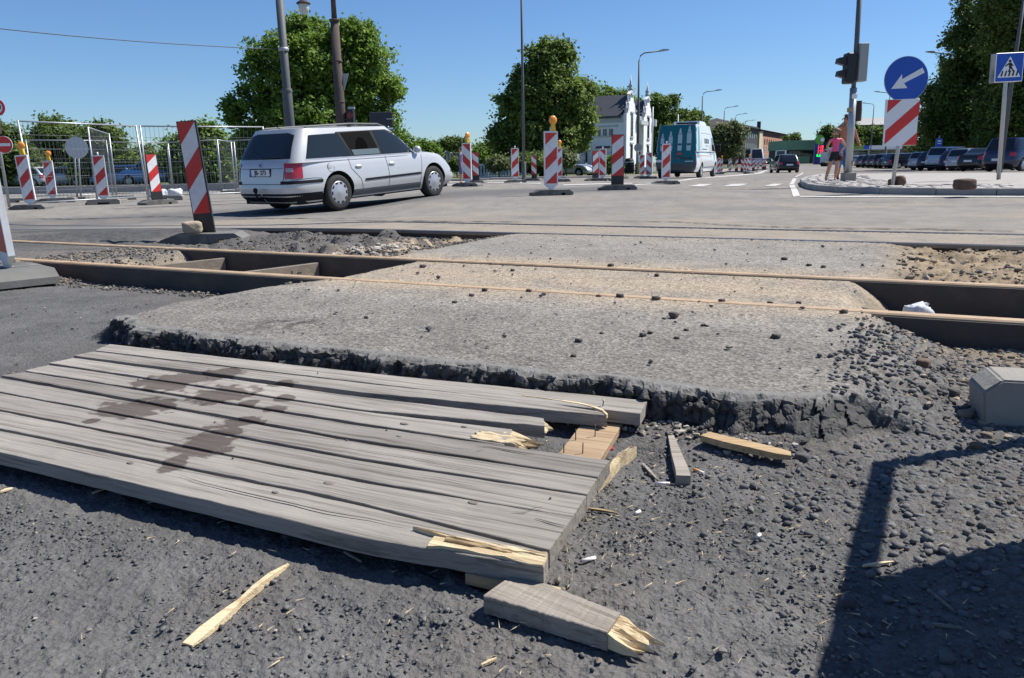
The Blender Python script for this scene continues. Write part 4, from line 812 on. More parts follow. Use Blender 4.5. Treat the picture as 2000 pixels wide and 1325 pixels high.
zp = zat(760, 251.5, D)-p.z; s = box('street_plate', (x1-.42, x1+.02, -.02, 0, zp-.065, zp+.065), mat('plate_green', (.05, .12, .09), .5), t); box('plate_text', (x1-.40, x1, -.0225, -.0205, zp-.03, zp+.03), M_SWHITE, s)
# thin tall pole before the chestnut and street lights
def thin_pole(label, px, d, top, r0, r1, m=M_POLE):
    p = dep(px, d); t = thing('slim_pole', label, 'pole', p); z = zat(px, top, d)-p.z; tube_obj('shaft', [(0, 0, 0), (0, 0, z*.4), (0, 0, z)], [r0, r0*.85, r1], m, t, 10); lathe_obj('base_sleeve', [(r0*1.4, 0), (r0*1.4, .9), (r0, .95)], m, t, 10)
thin_pole('slim tall grey pole in front of the chestnut tree', 1023, 42, -120, .085, .05)
def street_light(label, px, d, arm, reach=1.6, top=None):
    p = dep(px, d); t = thing('street_light', label, 'street light', p, 0, 'tall grey street lights'); z = zat(px, top, d)-p.z
    tube_obj('shaft', [(0, 0, 0), (0, 0, z*.5), (0, 0, z-.7)], [.13, .10, .07], M_POLE, t, 10); tube_obj('arm', [(0, 0, z-.7), (arm*.10, 0, z-.32), (arm*.4, 0, z-.12), (arm*reach, 0, z)], .05, M_POLE, t, 8)
    h = prism_obj('lamp_head', [(0, 0), (.75, .10), (.78, .17), (.3, .20), (0, .12)], -.14, .14, M_GALV, t, T(arm*reach, 0, z-.05)@Matrix.Diagonal((arm, 1, 1, 1)))
for px, d, top, arm, lab in ((1245, 66, 101, 1, 'street light rising before the white house front'), (1368, 102, 178, 1, 'street light above the far end of the van'), (1411, 136, 209, 1, 'street light above the grey willow'), (1433, 165, 223, 1, 'third street light of the far left row, behind the willow'), (1452, 195, 236, 1, 'farthest street light of the left row by the dark building'), (1838, 76, 103, -1, 'street light before the dark trees at right'), (1728, 120, 180, -1, 'middle street light of the right row'), (1699, 150, 202, -1, 'farthest street light of the right row near the brick chimney')): street_light(lab, px, d, arm, top=top)
p = dep(1955, 34); t = thing('tall_lamp_pole', 'tall blue-grey pole rising behind the crossing sign', 'pole', p); tube_obj('shaft', [(0, 0, 0), (.10, 0, 4), (.22, 0, zat(1998, -40, 34))], [.12, .08, .06], M_POLE, t, 10)
for px, d, top, lab in ((1273, 60, 209, 'white flagpole at the van side of the white house'), (1322, 75, 224, 'white flagpole above the van roof')): thin_pole(lab, px, d, top, .06, .05, mat('white_pole', (.6, .62, .63), .5))
# ================================================================== vehicles
M_TYRE = mat('tyre', (.022, .022, .023), .85, 0, .25, 20); M_RIM = mat('hubcap', (.42, .43, .45), .4, .5, .05, 10); M_GLASS = mat('car_glass', (.012, .016, .02), .04, 0, spec=.6); M_GLASSL = mat('car_glass_tint', (.016, .022, .024), .04, 0, spec=.5)
M_TRIM = mat('black_trim', (.014, .014, .016), .6, spec=.2); M_TAIL = mat('tail_lamp', (.42, .015, .02), .15, 0, .25, 14, spec=.8, coat=.5); M_TAILW = mat('tail_lamp_clear', (.42, .36, .36), .15, spec=.8); M_DARKIN = mat('dark_interior', (.010, .010, .010), .9, spec=.05); M_PLATE = mat('plate_white', (.72, .73, .74), .4); M_PBLUE = mat('plate_blue', (.02, .08, .42), .4); M_SEAM = mat('panel_seam', (.03, .03, .034), .7); M_ARCH = mat('wheel_arch', (.012, .012, .012), .95)
def paint(name, col, metal=.5, rough=.32): return mat(name, col, rough, metal, .03, 3, coat=.6)
class Car:
    def __init__(s, L, W, H, belt=.92, nose=.70, tail=None, sill=.20, ws=(.95, .25), tg=(-2.05, -1.65), axles=(1.36, -1.34), wr=.315, n=7., ng=9., gw=(.93, .72), floor=.22, roofd=.04, hoodc=.05):
        s.__dict__.update(locals()); s.a0 = L/2
        s.K = np.array([0, .15, .35, .5, .7, .9, 1.]); s.Wk = np.array([.90, .965, 1, 1, .985, .955, .925])*W/2
        s.XR = -L/2+np.array([.16, .03, 0, .02, .04, .07, .11]); s.XF = L/2-np.array([.20, .05, 0, .03, .10, .22, .34]); s.tailz = tail or belt
    def ztop(s, x):
        xb = s.ws[0]; L2 = s.L/2
        if x > xb: t = min(1, (x-xb)/(L2-xb)); return s.belt+.02-(s.belt+.02-s.nose)*(t**1.9)
        if x < s.tg[0]+.2: t = min(1, max(0, (s.tg[0]+.2-x)/.5)); return s.belt+(s.tailz-s.belt)*t
        return s.belt
    def low_params(s, k):
        xr = np.interp(k, s.K, s.XR); xf = np.interp(k, s.K, s.XF); return (xr+xf)/2, (xf-xr)/2, np.interp(k, s.K, s.Wk)
    def low(s, th, k, sc=1.):
        cx, a, w = s.low_params(min(k, 1)); c, q_ = math.cos(th), math.sin(th)
        x = cx+a*math.copysign(abs(c)**(2/s.n), c)*(1-(1-sc)*.25); y = w*math.copysign(abs(q_)**(2/s.n), q_)*sc
        zt = s.ztop(x); z = s.sill+(zt-s.sill)*min(k, 1)+(k > 1)*s.hoodc*(1-sc*sc); return (x, y, z)
    def kz(s, x, z): zt = s.ztop(x); return (z-s.sill)/(zt-s.sill)
    def gp(s, k):
        f = k*k*.25+k*.75
        xr = s.tg[0]+(s.tg[1]-s.tg[0])*f; xf = s.ws[0]+(s.ws[1]-s.ws[0])*(k*.85+.15*k*k); w = s.W/2*(s.gw[0]+(s.gw[1]-s.gw[0])*(k*.8+.2*k*k)); return (xr+xf)/2, (xf-xr)/2, w
    def side(s, x, z):
        if z <= s.ztop(x)-.001: k = s.kz(x, z); cx, a, w = s.low_params(k); n = s.n
        else: k = (z-s.belt+.02)/(s.H-.02-s.belt+.02); cx, a, w = s.gp(k); n = s.ng
        u = min(1, abs((x-cx)/a)); return w*(max(0, 1-u**n))**(1/n)
    def rear(s, y, z, sg=-1):
        if z <= (s.tailz if sg < 0 else s.belt): k = (z-s.sill)/((s.tailz if sg < 0 else s.nose+.05)-s.sill); cx, a, w = s.low_params(min(1, k)); n = s.n
        else: k = (z-s.belt+.02)/(s.H-.02-s.belt+.02); cx, a, w = s.gp(k); n = s.ng
        u = min(1, abs(y/w)); return cx+sg*a*(max(0, 1-u**n))**(1/n)
    def build(s, m, parent, seg=72, rows=14, cut=True):
        def loft(fn, ks, name):
            vs = []; fs = []
            for kk in ks: vs += [fn(2*math.pi*i/seg, kk) for i in range(seg)]
            for r in range(len(ks)-1):
                for i in range(seg): fs.append((r*seg+i, r*seg+(i+1) % seg, (r+1)*seg+(i+1) % seg, (r+1)*seg+i))
            fs.append(tuple(range(seg))[::-1]); fs.append(tuple((len(ks)-1)*seg+i for i in range(seg))); return vs, fs
        ks = [(k, 1.) for k in np.linspace(0, 1, rows)]+[(1.01, .93), (1.02, .75), (1.03, .5), (1.04, .2), (1.05, .03)]
        v, f = loft(lambda th, kk: s.low(th, *kk), ks, 'body'); me = bpy.data.meshes.new('body'); me.from_pydata(v, [], f); me.materials.append(m); me.materials.append(M_ARCH)
        o = link(bpy.data.objects.new('body', me), parent)
        if cut:
            cb = bmesh.new()
            for ax in s.axles:
                for sg in (-1, 1): lathe(cb, [(0, 0), (s.wr+.065, 0), (s.wr+.055, .36), (0, .36)], 28, T(ax, sg*(s.W/2+.05), s.wr+.01)@RX(math.pi/2*sg))
            bmesh.ops.recalc_face_normals(cb, faces=cb.faces); cm = bpy.data.meshes.new('cut'); cb.to_mesh(cm); cb.free(); cm.materials.append(m); cm.materials.append(M_ARCH); cm.polygons.foreach_set('material_index', [1]*len(cm.polygons))
            co = bpy.data.objects.new('cut', cm); COL.objects.link(co); md = o.modifiers.new('b', 'BOOLEAN'); md.object = co; md.operation = 'DIFFERENCE'; md.solver = 'EXACT'
            # evaluate unparented so both meshes share one space
            par = o.parent; o.parent = None; dg = bpy.context.evaluated_depsgraph_get(); me2 = bpy.data.meshes.new_from_object(o.evaluated_get(dg)); o.modifiers.clear(); o.data = me2; o.parent = par; bpy.data.objects.remove(co)
        o.data.polygons.foreach_set('use_smooth', [True]*len(o.data.polygons)); o.data.set_sharp_from_angle(angle=math.radians(38))
        def g(th, kk):
            k, sc = kk; cx, a, w = s.gp(min(k, 1)); c, q_ = math.cos(th), math.sin(th); x = cx+a*math.copysign(abs(c)**(2/s.ng), c)*(1-(1-sc)*.8); y = w*math.copysign(abs(q_)**(2/s.ng), q_)*sc
            return (x, y, s.belt-.02+(s.H-.02-s.belt+.02)*min(k, 1)+(k > 1)*(s.roofd*(1-sc*sc)))
        v, f = loft(g, [(k, 1.) for k in np.linspace(0, 1, 8)]+[(1.01, .96), (1.02, .85), (1.03, .6), (1.04, .3), (1.05, .03)], 'cabin'); c = mesh_obj('cabin', v, f, m, parent, True); c.data.set_sharp_from_angle(angle=math.radians(40)); s.body = o; s.cabin = c; return o
    def thR(s, y, sg): w = s.W/2; v = math.asin(min(1, (abs(y)/w)**(s.n/2))); return math.pi-sg*v if sg > 0 else math.pi+v
    def thS(s, x, sg): v = math.acos(min(1, (abs(x)/(s.L/2))**(s.n/2))); return math.pi-v if sg > 0 else math.pi+v
    def ring(s, name, y, x, z0, z1, m, parent, sg, off=.006, ylow=None):
        a, b = sorted((s.thR(y, sg), s.thS(x, sg))); return s.patch(name, [(a, z0), (a, z1), (b, z1), (b, z0)], m, parent, 'ring', off=off, step=None)
    def patch(s, name, poly, m, parent, face='side', sg=-1, off=.004, step=.07):
        bm = bmesh.new(); vs = [bm.verts.new((a, 0, b)) for a, b in poly]; bm.faces.new(vs)
        lo = [min(p[i] for p in poly) for i in (0, 1)]; hi = [max(p[i] for p in poly) for i in (0, 1)]
        for ax in (0, 1):
            if face == 'ring': step = (hi[0]-lo[0])/16 if ax == 0 else .06
            c = lo[ax]+step
            while c < hi[ax]-.004:
                bmesh.ops.bisect_plane(bm, geom=bm.verts[:]+bm.edges[:]+bm.faces[:], plane_co=(c, 0, c), plane_no=((1, 0, 0) if ax == 0 else (0, 0, 1))); c += step
        for v in bm.verts:
            a, b = v.co.x, v.co.z
            if face == 'side': v.co = Vector((a, sg*(s.side(a, b)+off), b))
            elif face == 'ring':
                k = (b-s.sill)/(s.tailz-s.sill); cx, aa, w = s.low_params(min(1, k)); c, q_ = math.cos(a), math.sin(a); x = cx+aa*math.copysign(abs(c)**(2/s.n), c); y = w*math.copysign(abs(q_)**(2/s.n), q_)
                nv = Vector((math.copysign((abs(x-cx)/aa)**(s.n-1)/aa, x-cx), math.copysign((abs(y)/w)**(s.n-1)/w, y), 0)).normalized(); v.co = Vector((x, y*1.0, b))+nv*off
            elif face == 'rear': v.co = Vector((s.rear(a, b)-off, a, b))
            else: v.co = Vector((s.rear(a, b, 1)+off, a, b))
        for f in bm.faces: f.smooth = True
        return bm_obj(name, bm, m, parent)
    def line(s, name, pts, w, m, parent, face='side', sg=-1, off=.003):
        dense = []
        for p, q_ in zip(pts, pts[1:]):
            n = max(1, int(math.hypot(q_[0]-p[0], q_[1]-p[1])/.05)); dense += [(p[0]+(q_[0]-p[0])*i/n, p[1]+(q_[1]-p[1])*i/n) for i in range(n)]
        dense.append(pts[-1]); vs = []; fs = []
        for i, p in enumerate(dense):
            a = dense[max(0, i-1)]; b = dense[min(len(dense)-1, i+1)]; d = math.hypot(b[0]-a[0], b[1]-a[1]) or 1; nx, nz = -(b[1]-a[1])/d*w/2, (b[0]-a[0])/d*w/2
            for k in (-1, 1):
                u, v = p[0]+nx*k, p[1]+nz*k; vs.append((u, sg*(s.side(u, v)+off), v) if face == 'side' else (s.rear(u, v)-off, u, v))
        for i in range(len(dense)-1): fs.append((2*i, 2*i+1, 2*i+3, 2*i+2))
        return mesh_obj(name, vs, fs, m, parent, True)
    def wheels(s, parent, spokes=11, hub=True, seg=36, m=None):
        for ax in s.axles:
            for sg in (-1, 1):
                M = T(ax, sg*(s.W/2-.02), s.wr)@RX(math.pi/2*(1 if sg < 0 else -1)); r = s.wr; wd = .2
                w = lathe_obj('wheel', [(r*.66, .0), (r*.80, .006), (r*.95, -.004), (r, -.03), (r, -wd+.03), (r*.94, -wd), (0, -wd)], M_TYRE, parent, seg, M); h = lathe_obj('rim', [(0, .012), (r*.12, .014), (r*.2, .004), (r*.60, .002), (r*.665, -.004), (r*.66, -.03)], m or M_RIM, w, seg, M)
                if spokes:
                    bm = bmesh.new()
                    for i in range(spokes):
                        A = 2*math.pi*i/spokes; prism(bm, [(r*.50, -.024), (r*.60, -.034), (r*.60, .034), (r*.50, .024)], -.0015, .0015, M@T(0, 0, .0035)@RZ(A)@RX(math.pi/2))
                    bm_obj('rim_slots', bm, M_TRIM, w)
def R_(poly): return [(-a, b) for a, b in poly][::-1]
# ---------------------------------------------------------------- silver estate car
def silver_estate():
    rr = dep(664, 1525/106.); 
    r1 = Vector((xat(660, hz(660), 14.45), 14.45, 0)); f1 = Vector((xat(829, hz(829), 16.45), 16.45, 0)); d = f1-r1; yaw = math.atan2(d.y, d.x)
    mid = (r1+f1)/2; nrm = Vector((-math.sin(yaw), math.cos(yaw), 0)); c = mid+nrm*.76
    t = thing('silver_estate_car', 'silver estate car with roof rails driving away over the crossing', 'car', (c.x, c.y, 0), yaw)
    zr = near_z(r1.x, r1.y); zf = near_z(f1.x, f1.y); zr, zf = ground_z(r1.x, r1.y), ground_z(f1.x, f1.y); t.location.z = (zr+zf)/2; t.rotation_euler.y = -math.atan2(zf-zr, 2.7)*.9
    C = Car(4.67, 1.75, 1.47, belt=.90, nose=.66, tail=.93, ws=(1.12, .38), tg=(-2.22, -1.86), axles=(1.42, -1.28), wr=.315, gw=(.945, .745), n=6.5)
    P = paint('silver_paint', (.53, .535, .535), .25, .36); C.build(P, t, 96, 18)
    for sg in (-1, 1):
        fr = [(-2.02, .935), (-1.80, 1.36), (.22, 1.40), (.62, 1.28), (.98, .98), (.98, .925)]
        win = [[(-1.93, .945), (-1.73, 1.335), (-1.05, 1.355), (-.86, .945)], [(-.80, .945), (-.98, 1.355), (-.22, 1.375), (-.10, .945)], [(-.02, .945), (-.13, 1.375), (.22, 1.37), (.55, 1.26), (.86, .96), (.86, .945)]]
        C.patch('window_frame', [(-1.08, .93), (-1.09, 1.375), (.24, 1.395), (.62, 1.28), (.97, .975), (.97, .93)], M_TRIM, C.cabin, sg=sg, off=.003)
        for i, w in enumerate(win): C.patch('side_window', w, M_GLASSL if i != 1 else M_DARKIN, C.cabin, sg=sg, off=.007)
        if sg < 0: C.patch('lowered_pane', [(-.79, .95), (-.83, 1.05), (-.12, 1.05), (-.10, .95)], mat('pale_pane', (.12, .15, .16), .05), C.cabin, sg=sg, off=.009); C.patch('seat_headrest', [(-.72, 1.05), (-.66, 1.20), (-.56, 1.27), (-.44, 1.25), (-.38, 1.12), (-.40, 1.05)], mat('seat_cloth', (.004, .004, .004), .95, spec=.02), C.cabin, sg=sg, off=.0085)
        C.line('belt_trim', [(-1.95, .928), (1.0, .925)], .016, M_RIM, C.body, sg=sg)
        for pts in ([(-.96, .90), (-.93, .72), (-.72, .52), (-.66, .30)], [(.02, .90), (.05, .6), (.03, .30)], [(1.08, .88), (1.02, .6), (.96, .32)]): C.line('door_seam', pts, .009, M_SEAM, C.body, sg=sg)
        C.line('side_moulding', [(-.62, .50), (.98, .52)], .042, M_TRIM, C.body, sg=sg, off=.010); C.patch('sill_trim', [(-.92, .225), (-.90, .34), (.98, .34), (1.0, .225)], mat('grey_sill', (.11, .115, .12), .6), C.body, sg=sg)
        for hx in (-.74, .16):
            b = bmesh.new(); M = T(hx, sg*(C.side(hx, .75)+.012), .75); lathe(b, [(0, -.014), (.045, -.010), (.05, 0), (.045, .010), (0, .014)], 12, M@Matrix.Diagonal((1.8, 1, .62, 1))@RX(math.pi/2)); bm_obj('door_handle', b, P, C.body, True)
        C.ring('bumper_strip', .52, 1.66, .53, .585, M_TRIM, C.body, sg, .009); C.line('bumper_strip', [(2.05, .50), (2.25, .49)], .045, M_TRIM, C.body, sg=sg, off=.008); C.ring('tail_lamp', .60, 2.06, .62, .885, M_TAIL, C.body, sg)
        C.line('bumper_seam', [(-2.27, .60), (-1.85, .615), (-1.66, .60)], .008, M_SEAM, C.body, sg=sg); C.ring('lower_bumper', .02, 1.68, .225, .37, M_TRIM, C.body, sg, .006)
        # mirror and roof rail
        my = sg*(C.side(.92, .95)+.09); b = bmesh.new(); bmesh.ops.create_icosphere(b, subdivisions=2, radius=1, matrix=T(.95, my, .985)@Matrix.Diagonal((.075, .085, .07, 1))); bm_obj('door_mirror', b, P, C.cabin, True)
        ry = sg*.56; tube_obj('roof_rail', [(-1.72, ry, 1.435), (-1.62, ry, 1.485), (-.6, ry, 1.515), (.15, ry, 1.50), (.38, ry, 1.435)], .016, mat('rail_grey', (.10, .105, .11), .5), C.cabin, 8); box('rail_foot', (-.64, -.56, ry-.012, ry+.012, 1.46, 1.51), M_TRIM, C.cabin)
    lathe_obj('fuel_flap', [(.0, .002), (.075, .002), (.078, 0), (.072, -.002)], P, C.body, 20, T(-1.42, -(C.side(-1.42, .77)+.003), .77)@RX(math.pi/2)); C.line('flap_seam', [(-1.42+.08*math.cos(a), .77+.08*math.sin(a)) for a in np.linspace(0, 6.283, 17)], .005, M_SEAM, C.body)
    C.patch('rear_window', [(-.66, .955), (-.56, 1.345), (-.40, 1.385), (.40, 1.385), (.56, 1.345), (.66, .955)], M_GLASS, C.cabin, 'rear', off=.006)
    for sg in (-1, 1):
        C.ring('reversing_lens', .63, 2.21, .735, .80, M_TAILW, C.body, sg, .009)
    C.line('tailgate_seam', [(-.60, .925), (-.575, .62), (-.53, .535), (.53, .535), (.575, .62), (.60, .925)], .01, M_SEAM, C.body, 'rear'); C.line('tailgate_fold', [(-.56, .80), (.56, .80)], .008, M_SEAM, C.body, 'rear')
    pl = C.patch('number_plate', [(-.28, .665), (-.28, .795), (.28, .795), (.28, .665)], M_TRIM, C.body, 'rear', off=.008, step=.3); xr = C.rear(0, .73)-.014
    box('plate_face', (xr-.003, xr, -.26, .26, .675, .785), M_PLATE, pl); box('plate_band', (xr-.005, xr-.003, .22, .26, .675, .785), M_PBLUE, pl); text_obj('plate_text', 'JB- 273', .108, M_SBLACK, pl, T(xr-.006, -.022, .73)@RZ(-math.pi/2), .001, .003, .98)
    lathe_obj('emblem', [(.030, .003), (.042, .004), (.046, 0)], M_RIM, C.body, 20, T(C.rear(0, .86)-.006, 0, .86)@RY(-math.pi/2)); lathe_obj('emblem_field', [(0, .002), (.032, .002)], M_PBLUE, C.body, 16, T(C.rear(0, .86)-.005, 0, .86)@RY(-math.pi/2)); tube_obj('rear_wiper', [(C.rear(.1, .97)-.02, .02, .965), (C.rear(.3, .985)-.025, -.30, .975), (C.rear(.4, .99)-.025, -.48, .98)], .008, M_TRIM, C.cabin, 6)
    tube_obj('tow_bar', [(-2.20, 0, .30), (-2.42, 0, .30), (-2.44, 0, .42)], .022, M_TRIM, t, 8); lathe_obj('tow_ball_cap', [(0, .05), (.035, .03), (.04, 0), (.035, -.03), (0, -.04)], M_TRIM, t, 12, T(-2.44, 0, .44)); tube_obj('aerial', [(-1.72, 0, 1.45), (-2.0, 0, 1.60)], .006, M_TRIM, t, 6)
    C.wheels(t, 10); box('underbody', (-2.1, 2.0, -.72, .72, .17, .26), M_ARCH, t)
    for sg in (-1, 1): pass
    return t
silver_estate()
# ---------------------------------------------------------------- teal and white delivery van
def van():
    r1 = Vector((xat(1361, hz(1361), 37.5), 37.5, 0)); f1 = Vector((xat(1397, hz(1397), 41.4), 41.4, 0)); d = f1-r1; yaw = math.atan2(d.y, d.x)+.02; nrm = Vector((-math.sin(yaw), math.cos(yaw), 0)); c = (r1+f1)/2+nrm*.92
    t = thing('delivery_van', 'high-roofed delivery van with teal rear showing four bottles and white side', 'van', (c.x, c.y, ground_z(c.x, c.y)), yaw)
    C = Car(5.5, 2.07, 2.48, belt=1.25, nose=1.0, tail=1.25, sill=.30, ws=(2.15, .95), tg=(-2.68, -2.52), axles=(1.85, -1.65), wr=.345, n=10, ng=12, gw=(.985, .86), roofd=.05)
    C.XR = -2.75+np.array([.05, 0, 0, .01, .02, .03, .05]); P = paint('van_white', (.72, .76, .78), .0, .35); TE = mat('van_teal', (.006, .125, .16), .5, 0, .05, 2, spec=.25); TD = paint('van_dark_teal', (.012, .028, .045), .1, .4); C.build(P, t, 72, 10)
    for ob in (C.body, C.cabin):
        ob.data.materials.append(TE); ob.data.materials.append(TD); kt = len(ob.data.materials)-2
        for f in ob.data.polygons:
            if f.center.x < (-2.60 if ob is C.body else -2.44-.13*(2.48-f.center.z)) and f.center.z < 2.44 and f.normal.z < .8: f.material_index = kt if f.center.z > .74 else kt+1
    C.patch('teal_rear_upper', [(-.97, 1.26), (-.87, 2.30), (-.80, 2.38), (.80, 2.38), (.87, 2.30), (.97, 1.26)], TE, C.cabin, 'rear', off=.004, step=.12); C.patch('teal_rear_lower', [(-.945, .72), (-.94, 1.235), (.94, 1.235), (.945, .72)], TE, C.body, 'rear', off=.004, step=.12); C.patch('dark_bumper', [(-.90, .31), (-.945, .72), (.945, .72), (.90, .31)], TD, C.body, 'rear', off=.006, step=.12)
    C.line('door_seam', [(0, .74), (0, 1.22)], .012, M_SEAM, C.body, 'rear', off=.007); C.line('door_seam', [(0, 1.27), (0, 2.40)], .012, M_SEAM, C.cabin, 'rear', off=.007)
    MB = mat('bottle_print', (.36, .48, .55), .4); MBD = mat('bottle_label', (.03, .06, .09), .4)
    for i, (y, h, w) in enumerate(((.66, .86, .085), (.28, .96, .095), (-.16, 1.10, .10), (-.58, 1.20, .105))):
        z0 = 1.28; z1 = z0+h*.92; sh = z0+h*.62
        b = C.patch('bottle_print', [(y-w*.85, z0), (y-w, z0+.1), (y-w, sh), (y-w*.35, z1-.08), (y-w*.33, z1), (y+w*.33, z1), (y+w*.35, z1-.08), (y+w, sh), (y+w, z0+.1), (y+w*.85, z0)], MB, C.cabin, 'rear', off=.009, step=.15); C.patch('bottle_label', [(y-w*.9, z0+.24), (y-w*.9, z0+.33), (y+w*.9, z0+.33), (y+w*.9, z0+.24)], MBD, C.cabin, 'rear', off=.012, step=.2); C.patch('bottle_cap_band', [(y-w*.5, sh+.06), (y-w*.5, sh+.10), (y+w*.5, sh+.10), (y+w*.5, sh+.06)], mat('cap_band', (.30, .12, .18), .4), C.cabin, 'rear', off=.012, step=.2)
    C.patch('red_badge', [(-.30, 1.10), (-.22, 1.22), (-.08, 1.18), (-.02, 1.10)], M_RED, C.body, 'rear', off=.01); C.patch('badge_patch', [(-.40, .99), (-.36, 1.05), (-.05, 1.05), (-.03, .99)], TD, C.body, 'rear', off=.009); C.patch('red_line', [(-.93, .905), (-.93, .925), (.93, .925), (.93, .905)], mat('dull_red', (.16, .03, .06), .5), C.body, 'rear', off=.008, step=.2)  # rear graphics: red badge, dark teal patch below it, thin red line
    lt = MBD
    def rear_text(nm, s, size, y, z, m, sx=1.): text_obj(nm, s, size, m, C.body, T(C.rear(y, z)-.012, y, z)@RZ(-math.pi/2), .001, .004, sx)
    rear_text('rear_lettering', 'BUROM', .13, -.50, .93, M_SBLACK, 1.2); box('small_print', (C.rear(-.6, .8)-.012, C.rear(-.6, .8)-.008, -.82, -.45, .785, .81), M_PLATE, C.body)
    pl = box('number_plate', (C.rear(.6, .83)-.02, C.rear(.6, .83)-.008, .42, .90, .77, .88), M_PLATE, C.body)
    for sg in (-1, 1):
        z = ((.62, .80, M_TAIL), (.80, .96, M_TAILW), (.96, 1.14, M_TAIL), (1.14, 1.22, M_TAILW))
        for a, b, m in z: C.ring('tail_lamp', .93, 2.60, a, b, m, C.body, sg, .012)
        C.patch('cab_window', [(.86, 1.28), (.80, 1.92), (1.15, 1.92), (1.75, 1.45), (1.78, 1.28)], M_GLASS, C.cabin, sg=sg, off=.006, step=.1); C.patch('teal_fade', [(-2.48, 1.27), (-2.30, 2.36), (-2.02, 2.36), (-2.16, 1.27)], paint('van_pale_teal', (.20, .50, .54), 0, .4), C.cabin, sg=sg, off=.004, step=.1); C.patch('teal_fade', [(-2.50, .95), (-2.49, 1.24), (-2.17, 1.24), (-2.2, .95)], MATS['van_pale_teal'], C.body, sg=sg, off=.004, step=.1)
        for pts in ([(-1.75, 1.28), (-1.70, 2.08), (.60, 2.08), (.66, 1.28)],): C.line('panel_seam', pts, .012, M_SEAM, C.cabin, sg=sg)
        C.line('panel_seam', [(.72, .45), (.74, 1.22)], .012, M_SEAM, C.body, sg=sg); C.patch('side_rub_panel', [(-1.15, .52), (-1.15, .78), (1.35, .78), (1.35, .52)], mat('pale_grey_panel', (.46, .49, .50), .5), C.body, sg=sg, step=.12); C.line('sill_line', [(-1.15, .50), (1.35, .50)], .03, M_SEAM, C.body, sg=sg, off=.006); C.line('red_side_line', [(-2.5, 1.045), (.70, 1.03)], .022, mat('side_red', (.50, .10, .08), .5), C.body, sg=sg, off=.005); C.line('slide_rail', [(-1.65, 1.345), (-.5, 1.345)], .035, M_SEAM, C.cabin, sg=sg, off=.006)
        for hx in (.50, .90): b = box('door_handle', (hx, hx+.13, sg*(C.side(hx, 1.12)+.0)-.012, sg*(C.side(hx, 1.12))+.012, 1.09, 1.13), M_TRIM, C.body)
        box('door_mirror', (1.62, 1.80, sg*1.16-.13, sg*1.16+.13, 1.22, 1.62), M_TRIM, C.cabin, bev=.03)
    text_obj('side_lettering', 'BUROM', .32, mat('letter_grey', (.12, .13, .14), .5), C.cabin, T(-.45, -(C.side(-.45, 1.75)+.012), 1.72)@RX(-.09), .001, .006, 1.0); box('side_small_print', (-.75, -.15, -(C.side(-.4, 1.52)+.012), -(C.side(-.4, 1.52)+.004), 1.49, 1.54), mat('faint_print', (.45, .48, .5), .5), C.cabin)
    u = prism_obj('roof_unit', [(-.95, 0), (-.85, .20), (.35, .20), (.75, .12), (.95, 0)], -.62, .62, P, t, T(.35, 0, 2.49)); box('roof_grille', (-.92, -.88, -.5, .5, .06, .15), M_TRIM, u, T(.35, 0, 2.49))
    C.wheels(t, 6); box('underbody', (-2.5, 2.4, -.85, .85, .24, .36), M_ARCH, t); return t
van()
